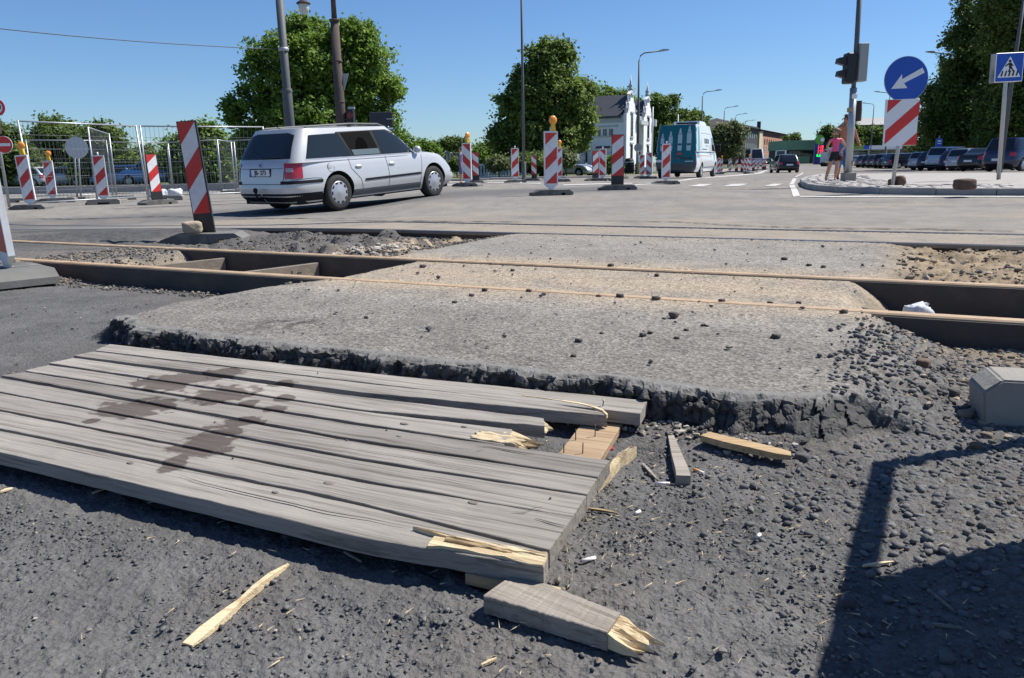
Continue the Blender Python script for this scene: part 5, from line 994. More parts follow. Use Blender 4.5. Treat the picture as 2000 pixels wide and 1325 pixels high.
# ---------------------------------------------------------------- smaller, distant cars
def simple_car(name, label, px, d, yaw, col, kind='hatch', group=None, z=None, lights=False, cat='car'):
    p = dep(px, d); t = thing(name, label, cat, p, yaw, group)
    S = dict(hatch=dict(L=4.2, W=1.74, H=1.46, belt=.92, ws=(1.0, .3), tg=(-1.98, -1.45), axles=(1.25, -1.3)), sedan=dict(L=4.6, W=1.78, H=1.42, belt=.92, tail=.98, ws=(1.0, .35), tg=(-1.75, -1.05), axles=(1.4, -1.35)), estate=dict(L=4.6, W=1.76, H=1.48, belt=.92, ws=(1.1, .4), tg=(-2.2, -1.85), axles=(1.4, -1.3)),
      suv=dict(L=4.5, W=1.85, H=1.72, belt=1.08, nose=.88, sill=.30, ws=(1.05, .4), tg=(-2.12, -1.85), axles=(1.35, -1.35), wr=.37), mpv=dict(L=4.8, W=1.9, H=1.78, belt=1.08, nose=.85, sill=.25, ws=(1.6, .55), tg=(-2.28, -1.95), axles=(1.5, -1.45), wr=.34), bus=dict(L=6.2, W=2.1, H=2.75, belt=1.35, nose=1.05, sill=.35, ws=(2.9, 2.0), tg=(-3.0, -2.95), axles=(1.9, -1.9), wr=.36, gw=(.98, .9), n=10, ng=12))[kind]
    C = Car(**S); P = paint('paint_%02d%02d%02d' % tuple(int(c*99) for c in col), col, .35, .3); C.build(P, t, 48, 9); b0, H = C.belt, C.H; xr0, xr1 = C.tg; xf0, xf1 = C.ws
    for sg in (-1, 1):
        bot, top = b0+.03, H-.10; f = (top-b0)/(H-b0); xa = xr0+.12; xb = xr0+(xr1-xr0)*f+.12; xc = xf0-.14; xd = xf0+(xf1-xf0)*f-.10; m1 = (xa+xc)/2-.05
        C.patch('side_window', [(xa, bot), (xb, top), (m1-.04, top), (m1-.02, bot)], M_GLASS, C.cabin, sg=sg, off=.005, step=.12); C.patch('side_window', [(m1+.02, bot), (m1+.04, top), (xd, top), (xc, bot)], M_GLASS, C.cabin, sg=sg, off=.005, step=.12)
        C.line('door_seam', [(m1, b0-.03), (m1, .35)], .012, M_SEAM, C.body, sg=sg); tz = C.tailz; w = C.W/2
        C.ring('tail_lamp', w*.66, C.L/2-.24, tz-.27, tz-.05, M_TAIL, C.body, sg, .008)
        q4 = [(sg*w*.50, C.nose-.16), (sg*w*.54, C.nose-.03), (sg*w*.78, C.nose-.03), (sg*w*.8, C.nose-.15)]; C.patch('headlamp', q4 if sg > 0 else q4[::-1], mat('headlamp_on', (.9, .88, .75), .2, emit=(1, .93, .7, 3.0)) if lights else M_TAILW, C.body, 'front', off=.01); box('door_mirror', (xf0-.15, xf0-.03, sg*(w+.07)-.09, sg*(w+.07)+.09, b0+.02, b0+.14), P, C.cabin, bev=.02)
    wy = C.W/2*.74; zt = H-.09; C.patch('rear_window', [(-wy*.98, b0+.05), (-wy*.84, zt), (wy*.84, zt), (wy*.98, b0+.05)], M_GLASS, C.cabin, 'rear', off=.006, step=.12); C.patch('windscreen', [(-wy, b0+.04), (-wy*.86, zt), (wy*.86, zt), (wy, b0+.04)], M_GLASS, C.cabin, 'front', off=.006, step=.12)
    C.patch('number_plate', [(-.26, .58), (-.26, .70), (.26, .70), (.26, .58)], M_PLATE, C.body, 'rear', off=.012, step=.6); C.patch('lower_bumper', [(-.75, C.sill+.02), (-.78, C.sill+.14), (.78, C.sill+.14), (.75, C.sill+.02)], M_TRIM, C.body, 'rear', off=.008); C.wheels(t, 5, seg=24); box('underbody', (-C.L/2+.3, C.L/2-.3, -.65, .65, .18, C.sill+.08), M_ARCH, t); return t
simple_car('black_hatchback', 'black hatchback driving away on the main road', 1532, 66, math.pi/2-.12, (.008, .009, .012))
simple_car('white_minibus', 'white minibus with dark windscreen coming towards us beyond the beacons', 1473, 120, -math.pi/2-.15, (.62, .64, .66), 'bus', cat='minibus')
simple_car('oncoming_car', 'small dark car with headlights on, oncoming beyond the beacons', 1502, 190, -math.pi/2-.3, (.03, .06, .05), 'hatch', lights=True)
simple_car('white_van', 'white van far ahead of the black hatchback', 1525, 150, math.pi/2-.35, (.62, .64, .66), 'bus', cat='van')
PK = [('silver_car', 'silver estate car at the far end of the right parking row', 1806+16, 66, (.40, .42, .45), 'estate'), ('dark_hatchback', 'dark hatchback with red lamps beside the pale jeep', 1838, 62, (.03, .035, .05), 'hatch'), ('white_jeep', 'white off-road car with roof rack, tallest of the pale parked ones', 1861, 59.5, (.55, .57, .60), 'suv'), ('navy_hatchback', 'navy blue hatchback between white jeep and silver estate', 1885, 57, (.02, .025, .09), 'hatch'), ('silver_estate', 'silver estate parked left of the black saloon', 1905, 54.5, (.38, .41, .45), 'estate'), ('black_saloon', 'black saloon with orange-red lamps next to the dark blue people carrier', 1932, 50.5, (.012, .016, .024), 'sedan'), ('blue_people_carrier', 'dark blue people carrier nearest to us, cut by the right edge', 1995, 44.0, (.018, .03, .075), 'mpv')]
for n_, lab, px, d, c, k in PK: simple_car(n_, lab, px, d, .52, c, k, 'cars parked on the right')
PK2 = [('pale_blue_saloon', 'pale blue saloon leftmost in the far parking row', 1682, 100, (.30, .38, .46), 'sedan'), ('red_hatchback', 'dark red-lamped hatchback second in the far parking row', 1697, 97, (.10, .10, .12), 'hatch'), ('black_hatch', 'black hatchback third in the far parking row', 1709, 93, (.02, .02, .025), 'hatch'), ('grey_hatchback', 'grey hatchback fourth in the far parking row', 1720, 90, (.08, .085, .09), 'hatch'), ('dark_estate', 'dark estate with bright roof, fifth in the far parking row', 1735, 86, (.035, .04, .05), 'estate'), ('dark_saloon', 'dark saloon behind the striped sign post', 1746, 83, (.03, .035, .045), 'sedan')]
for n_, lab, px, d, c, k in PK2: simple_car(n_, lab, px, d, .75, c, k, 'cars parked before the filling station')
simple_car('blue_estate', 'dark blue estate seen from the side, right of the striped sign', 1772, 80, .08, (.012, .022, .06), 'estate', 'cars parked before the filling station')
simple_car('grey_parked_car', 'silver car parked by the hedge of the white house', 1114, 66, -math.pi/2+.9, (.42, .45, .48), 'sedan')
for i, (px, d, c, k, lab) in enumerate(((52, 60, (.55, .57, .6), 'hatch', 'white car behind the leftmost fence panel'), (84, 62, (.45, .47, .5), 'sedan', 'silver car behind the second left beacon'), (126, 60, (.35, .37, .40), 'hatch', 'grey car behind the round sign'), (238, 58, (.06, .16, .36), 'hatch', 'blue car behind the open fence panel'), (300, 58, (.08, .22, .45), 'mpv', 'bright blue van behind the edge-on beacon'), (268, 64, (.06, .10, .2), 'hatch', 'dark blue car left of the bright blue van'))): simple_car('parked_car', lab, px, d, 2.9+.1*i, c, k, 'cars parked under the left trees')
# ================================================================== traffic island, markings, kerbs
M_KERB = mat('kerb_concrete', (.30, .295, .285), .9, 0, .2, 8, bump=.3, bscale=40, dirt=(.16, .15, .14), dscale=2, damt=.5); M_LINE = mat('road_paint', (.54, .53, .50), .7, 0, .15, 4, dirt=(.25, .24, .22), dscale=2.5, damt=1.0)
M_COB = mat('cobble_top', (.335, .315, .29), .9, 0, .35, 5, bump=1.0, bscale=9, dirt=(.24, .21, .19), dscale=3, damt=.7)
def gpt(px, py, it=20):                       # pixel to the far road surface
    z = 0.
    for _ in range(it): p = at(px, py, z); z = .5*z+.5*ground_z(p.x, p.y)
    return Vector((p.x, p.y, ground_z(p.x, p.y)))
front = [(1604, 346), (1575, 351), (1562, 358), (1566, 365), (1580, 371), (1610, 375), (1660, 378), (1730, 380), (1820, 381), (1920, 381.5), (2000, 382), (2080, 382.5)]
F_ = [gpt(*p) for p in front]; 
last = F_[-1]; F_.append(last+(last-F_[-2]).normalized()*6)
backp = [dep(1640, 25.5), dep(1750, 26), dep(1900, 26), dep(2100, 25), dep(2400, 24)]
HI = .13
isl = thing('traffic_island', 'cobbled traffic island with a concrete kerb, at right', 'traffic island', (0, 0, 0)); isl['kind'] = 'structure'; del isl['category']
poly = F_+backp[::-1]; top = []
cen = sum(poly, Vector())/len(poly)
inner = []
for i, p in enumerate(poly):
    a = poly[i-1]; b = poly[(i+1) % len(poly)]; d = Vector((b.x-a.x, b.y-a.y, 0)).normalized(); nrm = Vector((-d.y, d.x, 0)); s = 1 if (cen-p).dot(nrm) > 0 else -1; inner.append(p+nrm*s*.16)
bm = bmesh.new(); vs = [bm.verts.new((p.x, p.y, ground_z(p.x, p.y)+HI-.006)) for p in inner]; f = bm.faces.new(vs); bmesh.ops.triangulate(bm, faces=[f]); bmesh.ops.subdivide_edges(bm, edges=bm.edges, cuts=5, use_grid_fill=True)
for v in bm.verts: v.co.z = ground_z(v.co.x, v.co.y)+HI-.006
bmesh.ops.recalc_face_normals(bm, faces=bm.faces); bed = bm_obj('cobble_bed', bm, M_COB, isl)
# kerbstones, one metre each, along the outline
def kerb_run(P, parent, h, w=.15, name='kerbstone', ln=1.0, m=M_KERB, side=1):
    path = [Vector((p.x, p.y, 0)) for p in P]; seg = []; 
    acc = [0]
    for a, b in zip(path, path[1:]): acc.append(acc[-1]+(b-a).length)
    def pos(s):
        s = min(max(s, 0), acc[-1]); i = max(0, min(len(path)-2, int(np.searchsorted(acc, s, 'right'))-1)); t = (s-acc[i])/max(1e-6, acc[i+1]-acc[i]); return path[i].lerp(path[i+1], t)
    n = int(acc[-1]/ln)
    for k in range(n):
        a = pos(k*ln+.006); b = pos((k+1)*ln-.006); d = b-a; L = d.length; ang = math.atan2(d.y, d.x); zz = ground_z((a.x+b.x)/2, (a.y+b.y)/2)
        box(name, (0, L, 0, w*side, -.08, h) if side > 0 else (0, L, w*side, 0, -.08, h), m, parent, T(a.x, a.y, zz+random.uniform(-.004, .004))@RZ(ang), bev=.012)
kerb_run(F_, isl, HI)
# cobbles of the front rows, as pieces
M_COBS = mat('cobble_stone', (.345, .325, .30), .88, 0, .25, 6, bump=.5, bscale=20, obj_var=.25)
cm = []
for k in range(4):
    bm = bmesh.new(); bmesh.ops.create_cube(bm, size=1); bmesh.ops.bevel(bm, geom=bm.edges[:], offset=.16, segments=1, affect='EDGES')
    for v in bm.verts: v.co = Vector((v.co.x*(1+random.uniform(-.1, .1)), v.co.y*(1+random.uniform(-.1, .1)), v.co.z))
    me = bpy.data.meshes.new('cobble'); bm.to_mesh(me); bm.free(); me.materials.append(M_COBS); cm.append(me)
cnt = 0; rows_ = 7; pth = inner[1:len(F_)-2]
for r in range(rows_):
    acc = 0.
    for a, b in zip(pth, pth[1:]):
        d = Vector((b.x-a.x, b.y-a.y, 0)); L = d.length; d.normalize(); nrm = Vector((-d.y, d.x, 0)); nrm = nrm if (cen-a).dot(nrm) > 0 else -nrm; s = .1
        while s < L and cnt < 296:
            p = a+d*s+nrm*(.12+r*.26)
            o = bpy.data.objects.new('cobble', random.choice(cm)); link(o, bed); o.location = (p.x, p.y, ground_z(p.x, p.y)+HI-.02+random.uniform(-.008, .012)); o.scale = (random.uniform(.15, .24), random.uniform(.13, .2), .07); o.rotation_euler = (random.uniform(-.06, .06), random.uniform(-.06, .06), random.uniform(0, 3)); cnt += 1; s += random.uniform(.26, .5)
def road_mark(name, label, pts, m=M_LINE, up=.006):
    P = [gpt(*p) for p in pts]; bm = bmesh.new(); vs = [bm.verts.new(p) for p in P]; f = bm.faces.new(vs); 
    for ax, no in ((0, (1, 0, 0)), (1, (0, 1, 0))):
        lo, hi = min(p[ax] for p in P), max(p[ax] for p in P); n = int((hi-lo)/.8)
        for i in range(1, n): bmesh.ops.bisect_plane(bm, geom=bm.verts[:]+bm.edges[:]+bm.faces[:], plane_co=[(lo+(hi-lo)*i/n) if k == ax else 0 for k in range(3)], plane_no=no)
    for v in bm.verts: v.co.z = ground_z(v.co.x, v.co.y)+up
    bmesh.ops.recalc_face_normals(bm, faces=bm.faces)
    for f in bm.faces:
        if f.normal.z < 0: f.normal_flip()
    o = bm_obj(name, bm, m); tag(o, label, kind='structure'); return o
for lab, pts in (('white edge line curving around the traffic island', [(1541, 362), (1551, 361), (1563, 384), (1549, 385)]), ('thin white line along the island kerb', [(1563, 383.6), (1563, 385.4), (2060, 385.3), (2060, 383.8)]), ('white lane line between island and main road', [(1541, 361), (1550, 360.5), (1556, 349), (1549, 349)]), ('white lane line further up the road', [(1552, 346), (1557, 346), (1570, 338), (1566, 338)]),
  ('worn zebra bar right', [(1492, 364), (1510, 359.5), (1530, 359.5), (1514, 364)]), ('worn zebra bar middle', [(1411, 364.5), (1430, 360), (1462, 359.5), (1445, 364)]), ('worn zebra bar left', [(1341, 364.5), (1365, 360), (1392, 360), (1372, 364.5)]), ('white lane line before the van', [(1240, 361), (1330, 357), (1330, 358.4), (1240, 363)]), ('curved white lane line right of the van', [(1318, 354), (1420, 343.5), (1480, 338), (1500, 331), (1503, 331), (1484, 339.5), (1422, 345), (1320, 355.8)]), ('white line before the beacons left', [(866, 361), (1056, 358), (1056, 359.6), (866, 363)]), ('white line further left', [(870, 355), (1030, 352), (1030, 353), (870, 356.4)]), ('faint white line right of the central beacon', [(1100, 361), (1235, 358), (1235, 359.5), (1100, 363)])):
    road_mark('road_marking', lab, pts)
M_TAR = mat('tar_crack', (.035, .034, .034), .9)
def crack_strip(label, pts, w, seed):
    rnd = random.Random(seed); P = []
    for a, b in zip(pts, pts[1:]):
        for i in range(14): t_ = i/14; P.append((a[0]+(b[0]-a[0])*t_, a[1]+(b[1]-a[1])*t_+rnd.uniform(-.35, .35)))
    vs = []; fs = []
    for i, p in enumerate(P):
        g = gpt(*p); ww = w*rnd.uniform(.15, 1.)*math.sin(math.pi*(i+.5)/len(P))**.4; vs += [(g.x, g.y-ww, ground_z(g.x, g.y-ww)+.005), (g.x, g.y+ww, ground_z(g.x, g.y+ww)+.005)]
    for i in range(len(P)-1): fs.append((2*i, 2*i+2, 2*i+3, 2*i+1))
    tag(mesh_obj('road_crack', vs, fs, M_TAR), label, kind='structure')
crack_strip('ragged tar crack in the road beyond the rails, left', [(590, 430), (760, 432), (900, 433), (1030, 434)], .05, 1); crack_strip('ragged tar crack in the road beyond the rails, right', [(1180, 432), (1330, 434), (1430, 441), (1600, 446), (1800, 448), (2000, 452)], .05, 2); crack_strip('tar seam at the left road edge', [(20, 428), (160, 428), (330, 423), (420, 426)], .05, 3); crack_strip('fine tar crack before the island', [(1540, 392), (1750, 396), (2000, 398)], .03, 4); crack_strip('short tar crack under the car shadow', [(440, 428), (620, 427), (760, 426)], .05, 5); crack_strip('fine crack beside the zebra bars', [(1280, 368), (1420, 367), (1520, 366.5)], .05, 6)
# kerb in front of the lawn, chestnut and house
kp = [dep(880, 50), dep(960, 50.5), dep(1060, 51), dep(1160, 52.5), dep(1260, 55), dep(1330, 60), dep(1390, 75), dep(1425, 95)]
kb = thing('lawn_kerb', 'pale kerb before the lawn and the white house', 'kerb', (0, 0, 0)); kb['kind'] = 'structure'; del kb['category']; kerb_run(kp, kb, .14, .2, 'kerbstone', 2.5, mat('pale_kerb', (.42, .37, .32), .9, 0, .2, 3))
wl2 = thing('platform_edge', 'long low concrete edge behind the left fence', 'kerb', (0, 0, 0)); wl2['kind'] = 'structure'; del wl2['category']; kerb_run([dep(-300, 38), dep(0, 38.2), dep(250, 38.6), dep(500, 39), dep(800, 39.5)], wl2, .33, .3, 'edge_slab', 2.2)
# rubble stones on the island
M_BROWNST = mat('brown_rubble', (.12, .075, .055), .95, 0, .4, 9, bump=.8, bscale=12)
p = gl(1890, 14.4); rough_stone('brick_lump', 'dark brown rubble block lying on the island, right', 'stone', (p.x, p.y, p.z+HI), (.36, .24, .20), M_BROWNST, .1, 3, 5, .07)
p = gl(1760, 16.4); rough_stone('rubble_lump', 'brown rubble lump behind the striped sign post', 'stone', (p.x, p.y, p.z+HI), (.22, .2, .2), M_BROWNST, .4, 6, 5, .12); p = gl(1746, 16.4); rough_stone('rubble_lump', 'small brown rubble lump at the striped sign post foot', 'stone', (p.x, p.y, p.z+HI), (.13, .14, .14), M_BROWNST, .9, 9, 4, .12)
# traffic signal pole
D = 20.0; p = gl(1659, D); t = thing('traffic_light', 'grey signal pole with black traffic light seen from the side, on the island', 'traffic light', (p.x, p.y, p.z+HI)); z0 = p.z+HI
X = lambda px, py: xat(px, py, D)-p.x
Z = lambda px, py: zat(px, py, D)-z0
xt, zt = X(1682, -60), Z(1682, -60)
tube_obj('shaft', [(0, 0, .2), (X(1667, 172), 0, Z(1667, 172))], [.085, .082], M_GALV, t, 16); tube_obj('upper_shaft', [(X(1667, 172), 0, Z(1667, 172)), (X(1673, 90), 0, Z(1673, 90)), (xt, 0, zt)], [.055, .06, .06], M_POLE, t, 14); box('plinth', (-.14, .15, -.14, .14, 0, .21), M_CONC, t, bev=.01)
sg = box('signal_housing', (X(1650, 130), X(1668, 130), -.16, .16, Z(1660, 164), Z(1660, 104)), M_SBLACK, t, bev=.03); 
for py in (120, 145): prism_obj('visor', [(X(1634, py), Z(1640, py+4)), (X(1636, py), Z(1640, py-6)), (X(1652, py), Z(1650, py-9)), (X(1652, py), Z(1650, py+9))], -.1, .1, M_SBLACK, sg)
box('signal_box', (X(1673, 130), X(1690, 130), -.15, .15, Z(1680, 160), Z(1680, 86)), mat('signal_box_grey', (.30, .32, .31), .6), t, bev=.01); disc('round_sticker', .07, M_SWHITE, t, (X(1666, 189), -.088, Z(1666, 189))); 
for py in (215, 320): lathe_obj('tape_band', [(.0865, -.05), (.0865, .05)], mat('yellow_tape', (.36, .28, .16), .8), t, 16, T(X(1661, py)*.9, 0, Z(1661, py)))
# blue arrow sign with striped panel
D = 16.2; p = gl(1750, D); z0 = p.z+HI; t = thing('arrow_sign', 'blue round sign with white arrow over a red and white striped panel', 'traffic sign', (p.x, p.y, z0))
tube_obj('post', [(0, .05, 0), (X(1757, 285) if False else xat(1757, 285, D)-p.x, .05, zat(1757, 285, D)-z0), (xat(1770, 130, D)-p.x, .05, zat(1770, 130, D)-z0)], .038, M_GALV, t, 12)
cx, cz = xat(1770, 155, D)-p.x, zat(1770, 155, D)-z0; rr = 40*D/FPX; s = disc('blue_disc', rr, M_SBLUE, t, (cx, 0, cz), seg=48); disc('disc_rim', rr+.012, mat('pale_blue_rim', (.35, .42, .5), .4), s, (cx, .006, cz), seg=48, th=.01)
ar = [(-27, -17), (-9, 9), (-8, 0), (28, 20), (33, 11), (-4, -7), (3, -16)]; u = D/FPX
prism_obj('white_arrow', [(cx+a*u, cz+b*u) for a, b in ar], -.0105, -.0065, M_SWHITE, s)
x0, x1 = xat(1729, 240, D)-p.x, xat(1794, 240, D)-p.x; z0_, z1_ = zat(1760, 285, D)-z0, zat(1763, 194, D)-z0
B = box('striped_panel', (x0, x1, -.012, .008, z0_, z1_), M_SWHITE, t, bev=.003); 
bm = bmesh.new(); rect = [(x0+.012, z0_+.012), (x1-.012, z0_+.012), (x1-.012, z1_-.012), (x0+.012, z1_-.012)]; w_, h_ = x1-x0, z1_-z0_; k = .66*h_/w_
for lo, hi in ((-.66, -.36), (.02, .32), (.70, 1.02)):
    pl = clip_poly(rect, k, -1, -(z0_+lo*h_-k*x0)); pl = clip_poly(pl, -k, 1, z0_+hi*h_-k*x0) if len(pl) > 2 else []
    if len(pl) > 2: prism(bm, pl, -.0145, -.0125)
bm_obj('red_stripes', bm, MATS['sign_red'], B); B.data.transform(RY(-.02)); 
# crossing sign
D = 19.0; p = gl(1958, D); z0 = p.z+HI; t = thing('crossing_sign', 'square blue pedestrian crossing sign on a grey post', 'traffic sign', (p.x, p.y, z0)); tube_obj('post', [(0, .05, 0), (xat(1967, 155, D)-p.x, .05, zat(1967, 155, D)-z0), (xat(1970, 120, D)-p.x, .05, zat(1970, 120, D)-z0)], .045, M_GALV, t, 12)
cx, cz = xat(1971, 132, D)-p.x, zat(1971, 132, D)-z0; u = D/FPX; hw = 26*u; Mx = T(cx, 0, cz)@RY(-.03)
b = box('panel', (-hw, hw, -.012, .01, -hw, hw), M_SWHITE, t, Mx, bev=.008); box('blue_field', (-hw*.95, hw*.95, -.0145, -.0125, -hw*.95, hw*.95), M_SBLUE, b, Mx); prism_obj('white_triangle', [(-hw*.82, -hw*.68), (hw*.82, -hw*.68), (0, hw*.75)], -.0175, -.015, M_SWHITE, b, Mx)
bm = bmesh.new()
for i in range(5): xx = -hw*.62+i*hw*.27; prism(bm, [(xx, -hw*.60), (xx+hw*.13, -hw*.60), (xx+hw*.20, -hw*.22), (xx+hw*.10, -hw*.22)], -.021, -.018, Mx)
for pl in ([(-.10, -.32), (.0, .02), (.10, .02), (.0, -.32)], [(.02, .0), (.16, -.18), (.30, -.36), (.38, -.32), (.24, -.12), (.12, .06)], [(-.10, .30), (.12, .30), (.14, -.02), (-.04, -.02)], [(-.10, .30), (-.34, .12), (-.28, .06), (-.06, .20)], [(.10, .30), (.28, .10), (.22, .05), (.08, .18)]): prism(bm, [(a*hw, c*hw) for a, c in pl], -.0222, -.018, Mx)
lathe(bm, [(0, .002), (hw*.10, .002), (hw*.10, -.002), (0, -.002)], 14, Mx@T(0, -.02, hw*.42)@RX(math.pi/2)); bm_obj('walker_pictogram', bm, M_SBLACK, b); box('second_panel', (-hw-.05, hw-.05, .10, .12, -hw, hw), M_SBACK, t, Mx)
# bus stop sign and small things near the parking row
D = 60; p = dep(1831, D); t = thing('bus_stop_sign', 'blue stop sign on a pole before the right trees', 'sign', p); tube_obj('pole', [(0, 0, 0), (0, 0, zat(1831, 265, D)-p.z)], .05, M_GALV, t); zc2 = zat(1831, 280, D)-p.z; b = box('panel', (-.22, .22, -.05, .05, zc2-.30, zc2+.32), M_SBLUE, t); box('white_print', (-.13, .15, -.056, -.0505, zc2+.1, zc2+.2), M_SWHITE, b); box('white_print', (-.13, .15, -.056, -.0505, zc2-.05, zc2+.02), M_SWHITE, b)
# ================================================================== white house with two ornate gables
M_PLAST = mat('white_plaster', (.74, .75, .77), .85, 0, .06, 2); M_ROOF = mat('slate_roof', (.055, .06, .07), .6, 0, .2, 2); M_GREYTRIM = mat('grey_trim', (.42, .44, .46), .7); M_WIN = mat('window_glass', (.02, .025, .03), .06, spec=.8); M_STONE = mat('plinth_stone', (.22, .21, .2), .9)
def house():
    D = 88.; cp = dep(1217, D); yaw = math.radians(-22)        # local +x = front normal; local -y faces us
    t = thing('white_house', 'white plastered house with dark roof and two ornate gables', 'house', cp, yaw); E = 6.1
    # local frame: corner at origin; x negative = along the long wall to the left; y positive = away along the front
    Lw, Wd = 13.5, 4.6
    def wing(y0, L, e, ridge, wd=Wd):
        w = box('wall', (-L, 0, y0, y0+wd, 0, e), M_PLAST, t); y1 = y0+wd
        r = mesh_obj('roof', [(-L-.3, y0-.35, e-.05), (-.25, y0-.35, e-.05), (-.25, y0+wd/2, ridge), (-L-.3, y0+wd/2, ridge), (-L-.3, y1+.35, e-.05), (-.25, y1+.35, e-.05), (-L-.3, y0-.35, e-.25), (-.25, y0-.35, e-.25), (-L-.3, y1+.35, e-.25), (-.25, y1+.35, e-.25)], [(0, 1, 2, 3), (3, 2, 5, 4), (0, 3, 4, 8, 6), (1, 7, 9, 5, 2), (0, 6, 7, 1), (4, 5, 9, 8), (6, 8, 9, 7)], M_ROOF, t)
        return w, r
    w1, r1 = wing(0, Lw, E, E+2.3); w2, r2 = wing(8.6, Lw, E, E+2.3)
    wc = box('connecting_wall', (-Lw, -.8, Wd+.01, 8.59, 0, 5.6), M_PLAST, t); mesh_obj('connecting_roof', [(-Lw, Wd, 5.6), (-.5, Wd, 5.6), (-.5, 8.6, 5.6), (-Lw, 8.6, 5.6), (-Lw, Wd, 7.6), (-2.2, Wd, 7.6), (-2.2, 8.6, 7.6), (-Lw, 8.6, 7.6)], [(0, 1, 5, 4), (1, 2, 6, 5), (2, 3, 7, 6), (4, 5, 6, 7), (3, 0, 4, 7)], M_ROOF, t)
    for y0, wl in ((0, w1), (8.6, w2)):
        yc = y0+Wd/2; g = [(y0-.1, 0), (y0-.1, E+.2), (y0+.35, E+.2), (y0+.35, E+.6), (y0+.9, E+.75), (y0+1.05, E+1.35), (yc-.75, E+1.55), (yc-.6, E+2.2), (yc-.95, E+2.3), (yc, E+2.9)]
        full = g+[(2*yc-a, b) for a, b in g[::-1][1:]]; bm = bmesh.new(); a = [bm.verts.new((.0, y, z)) for y, z in full]; b = [bm.verts.new((.35, y, z)) for y, z in full]; n = len(full); bm.faces.new(a[::-1]); bm.faces.new(b)
        for i in range(n): bm.faces.new((a[i], a[(i+1) % n], b[(i+1) % n], b[i]))
        bmesh.ops.recalc_face_normals(bm, faces=bm.faces); gb = bm_obj('gable', bm, M_PLAST, t)
        spire = [(.30, 0), (.34, .1), (.16, .2), (.30, .45), (.16, .65), (.13, .75), (.0, 1.75)]
        for y, z, s in ((yc, E+2.8, .95), (y0+.3, E+.62, .55), (2*yc-y0-.3, E+.62, .55), (y0+1.0, E+1.4, .45), (2*yc-y0-1.0, E+1.4, .45)): lathe_obj('finial', [(r*s, h*s) for r, h in spire], M_GREYTRIM, gb, 12, T(.18, y, z))
        for y, z in ((yc, E+2.2), (y0+.3, E+.55), (2*yc-y0-.3, E+.55)): box('cornice', (-.08, .5, y-.55 if y == yc else y-.35, y+.55 if y == yc else y+.35, z, z+.16), M_GREYTRIM, gb)
        prism_obj('small_pediment', [(yc-.7, E+2.4), (yc+.7, E+2.4), (yc, E+2.8)], -.42, -.355, M_GREYTRIM, gb, RZ(math.pi/2)@Matrix.Diagonal((1, 1, 1, 1)))
        for z0, z1 in ((.9, 3.0), (3.9, 6.3)):
            for y in (yc-.45, yc+.12): w = box('window', (.30, .42, y, y+.34, z0, z1), M_WIN, gb)
            box('window_sill', (.3, .5, yc-.65, yc+.65, z0-.16, z0-.02), M_GREYTRIM, gb); box('window_hood', (.3, .5, yc-.7, yc+.7, z1+.1, z1+.26), M_GREYTRIM, gb)
        box('corner_eave', (-.2, .8, 2*yc-y0-.1, 2*yc-y0+.55, E-.7, E+.1), M_GREYTRIM, gb); box('window_panel', (.35, .40, yc-.6, yc+.6, 3.5, 3.9), M_GREYTRIM, gb)
    bm = bmesh.new(); pts = [(5.3, 0), (5.3, 3.2)]+[(6.6-1.3*math.cos(a), 3.2+1.4*math.sin(a)) for a in np.linspace(.2, math.pi-.2, 8)]+[(7.9, 3.2), (7.9, 0)]; vv = [bm.verts.new((-.78, y, z)) for y, z in pts]; bm.faces.new(vv); bm_obj('arched_entrance', bm, mat('dark_arch', (.16, .165, .17), .8), t); box('entrance_door', (-.77, -.72, 5.9, 7.3, 0, 2.4), M_WIN, t); box('bay_eave', (-.9, .9, Wd+.1, 8.5, 5.3, 5.75), M_GREYTRIM, t); box('entrance_steps', (-.7, 2.0, 5.2, 8, 0, .5), M_KERB, t)
    # long wall: cornice, three small windows, awning window, ground windows
    box('cornice', (-Lw, -.02, -.12, -.002, E-.75, E-.35), M_GREYTRIM, w1); box('string_course', (-4.0, -.6, -.08, -.002, E-1.2, E-1.05), M_GREYTRIM, w1); box('plinth', (-Lw, .36, -.06, -.004, 0, .55), M_STONE, w1); box('plinth', (.352, .40, -.05, Wd, 0, .55), M_STONE, w1)
    for x in (-3.0, -2.3, -1.6): w = box('window', (x, x+.42, -.05, -.004, 4.0, 4.7), M_WIN, w1); box('window_frame', (x+.19, x+.23, -.065, -.0505, 4.0, 4.7), M_GREYTRIM, w)
    box('window_sill', (-3.3, -.9, -.16, -.004, 3.84, 3.95), M_GREYTRIM, w1)
    for x in (-3.05, -2.2): mesh_obj('vent_flap', [(x, 0, 2.9), (x+.75, 0, 2.9), (x+.8, -.35, 2.65), (x-.05, -.35, 2.65)], [(0, 1, 2, 3)], M_WIN, w1)
    aw = mesh_obj('awning', [(-3.0, 0, 2.25), (-1.2, 0, 2.25), (-1.0, -.8, 1.65), (-3.2, -.8, 1.65), (-1.0, -.8, 1.5), (-3.2, -.8, 1.5)], [(0, 1, 2, 3), (3, 2, 4, 5)], mat('pale_awning', (.62, .68, .68), .8), w1); box('window', (-2.8, -1.4, -.05, -.004, .6, 1.5), M_WIN, w1); tube_obj('drain_pipe', [(-4.15, -.1, 0), (-4.15, -.1, 5.6)], .09, M_WIN, w1)
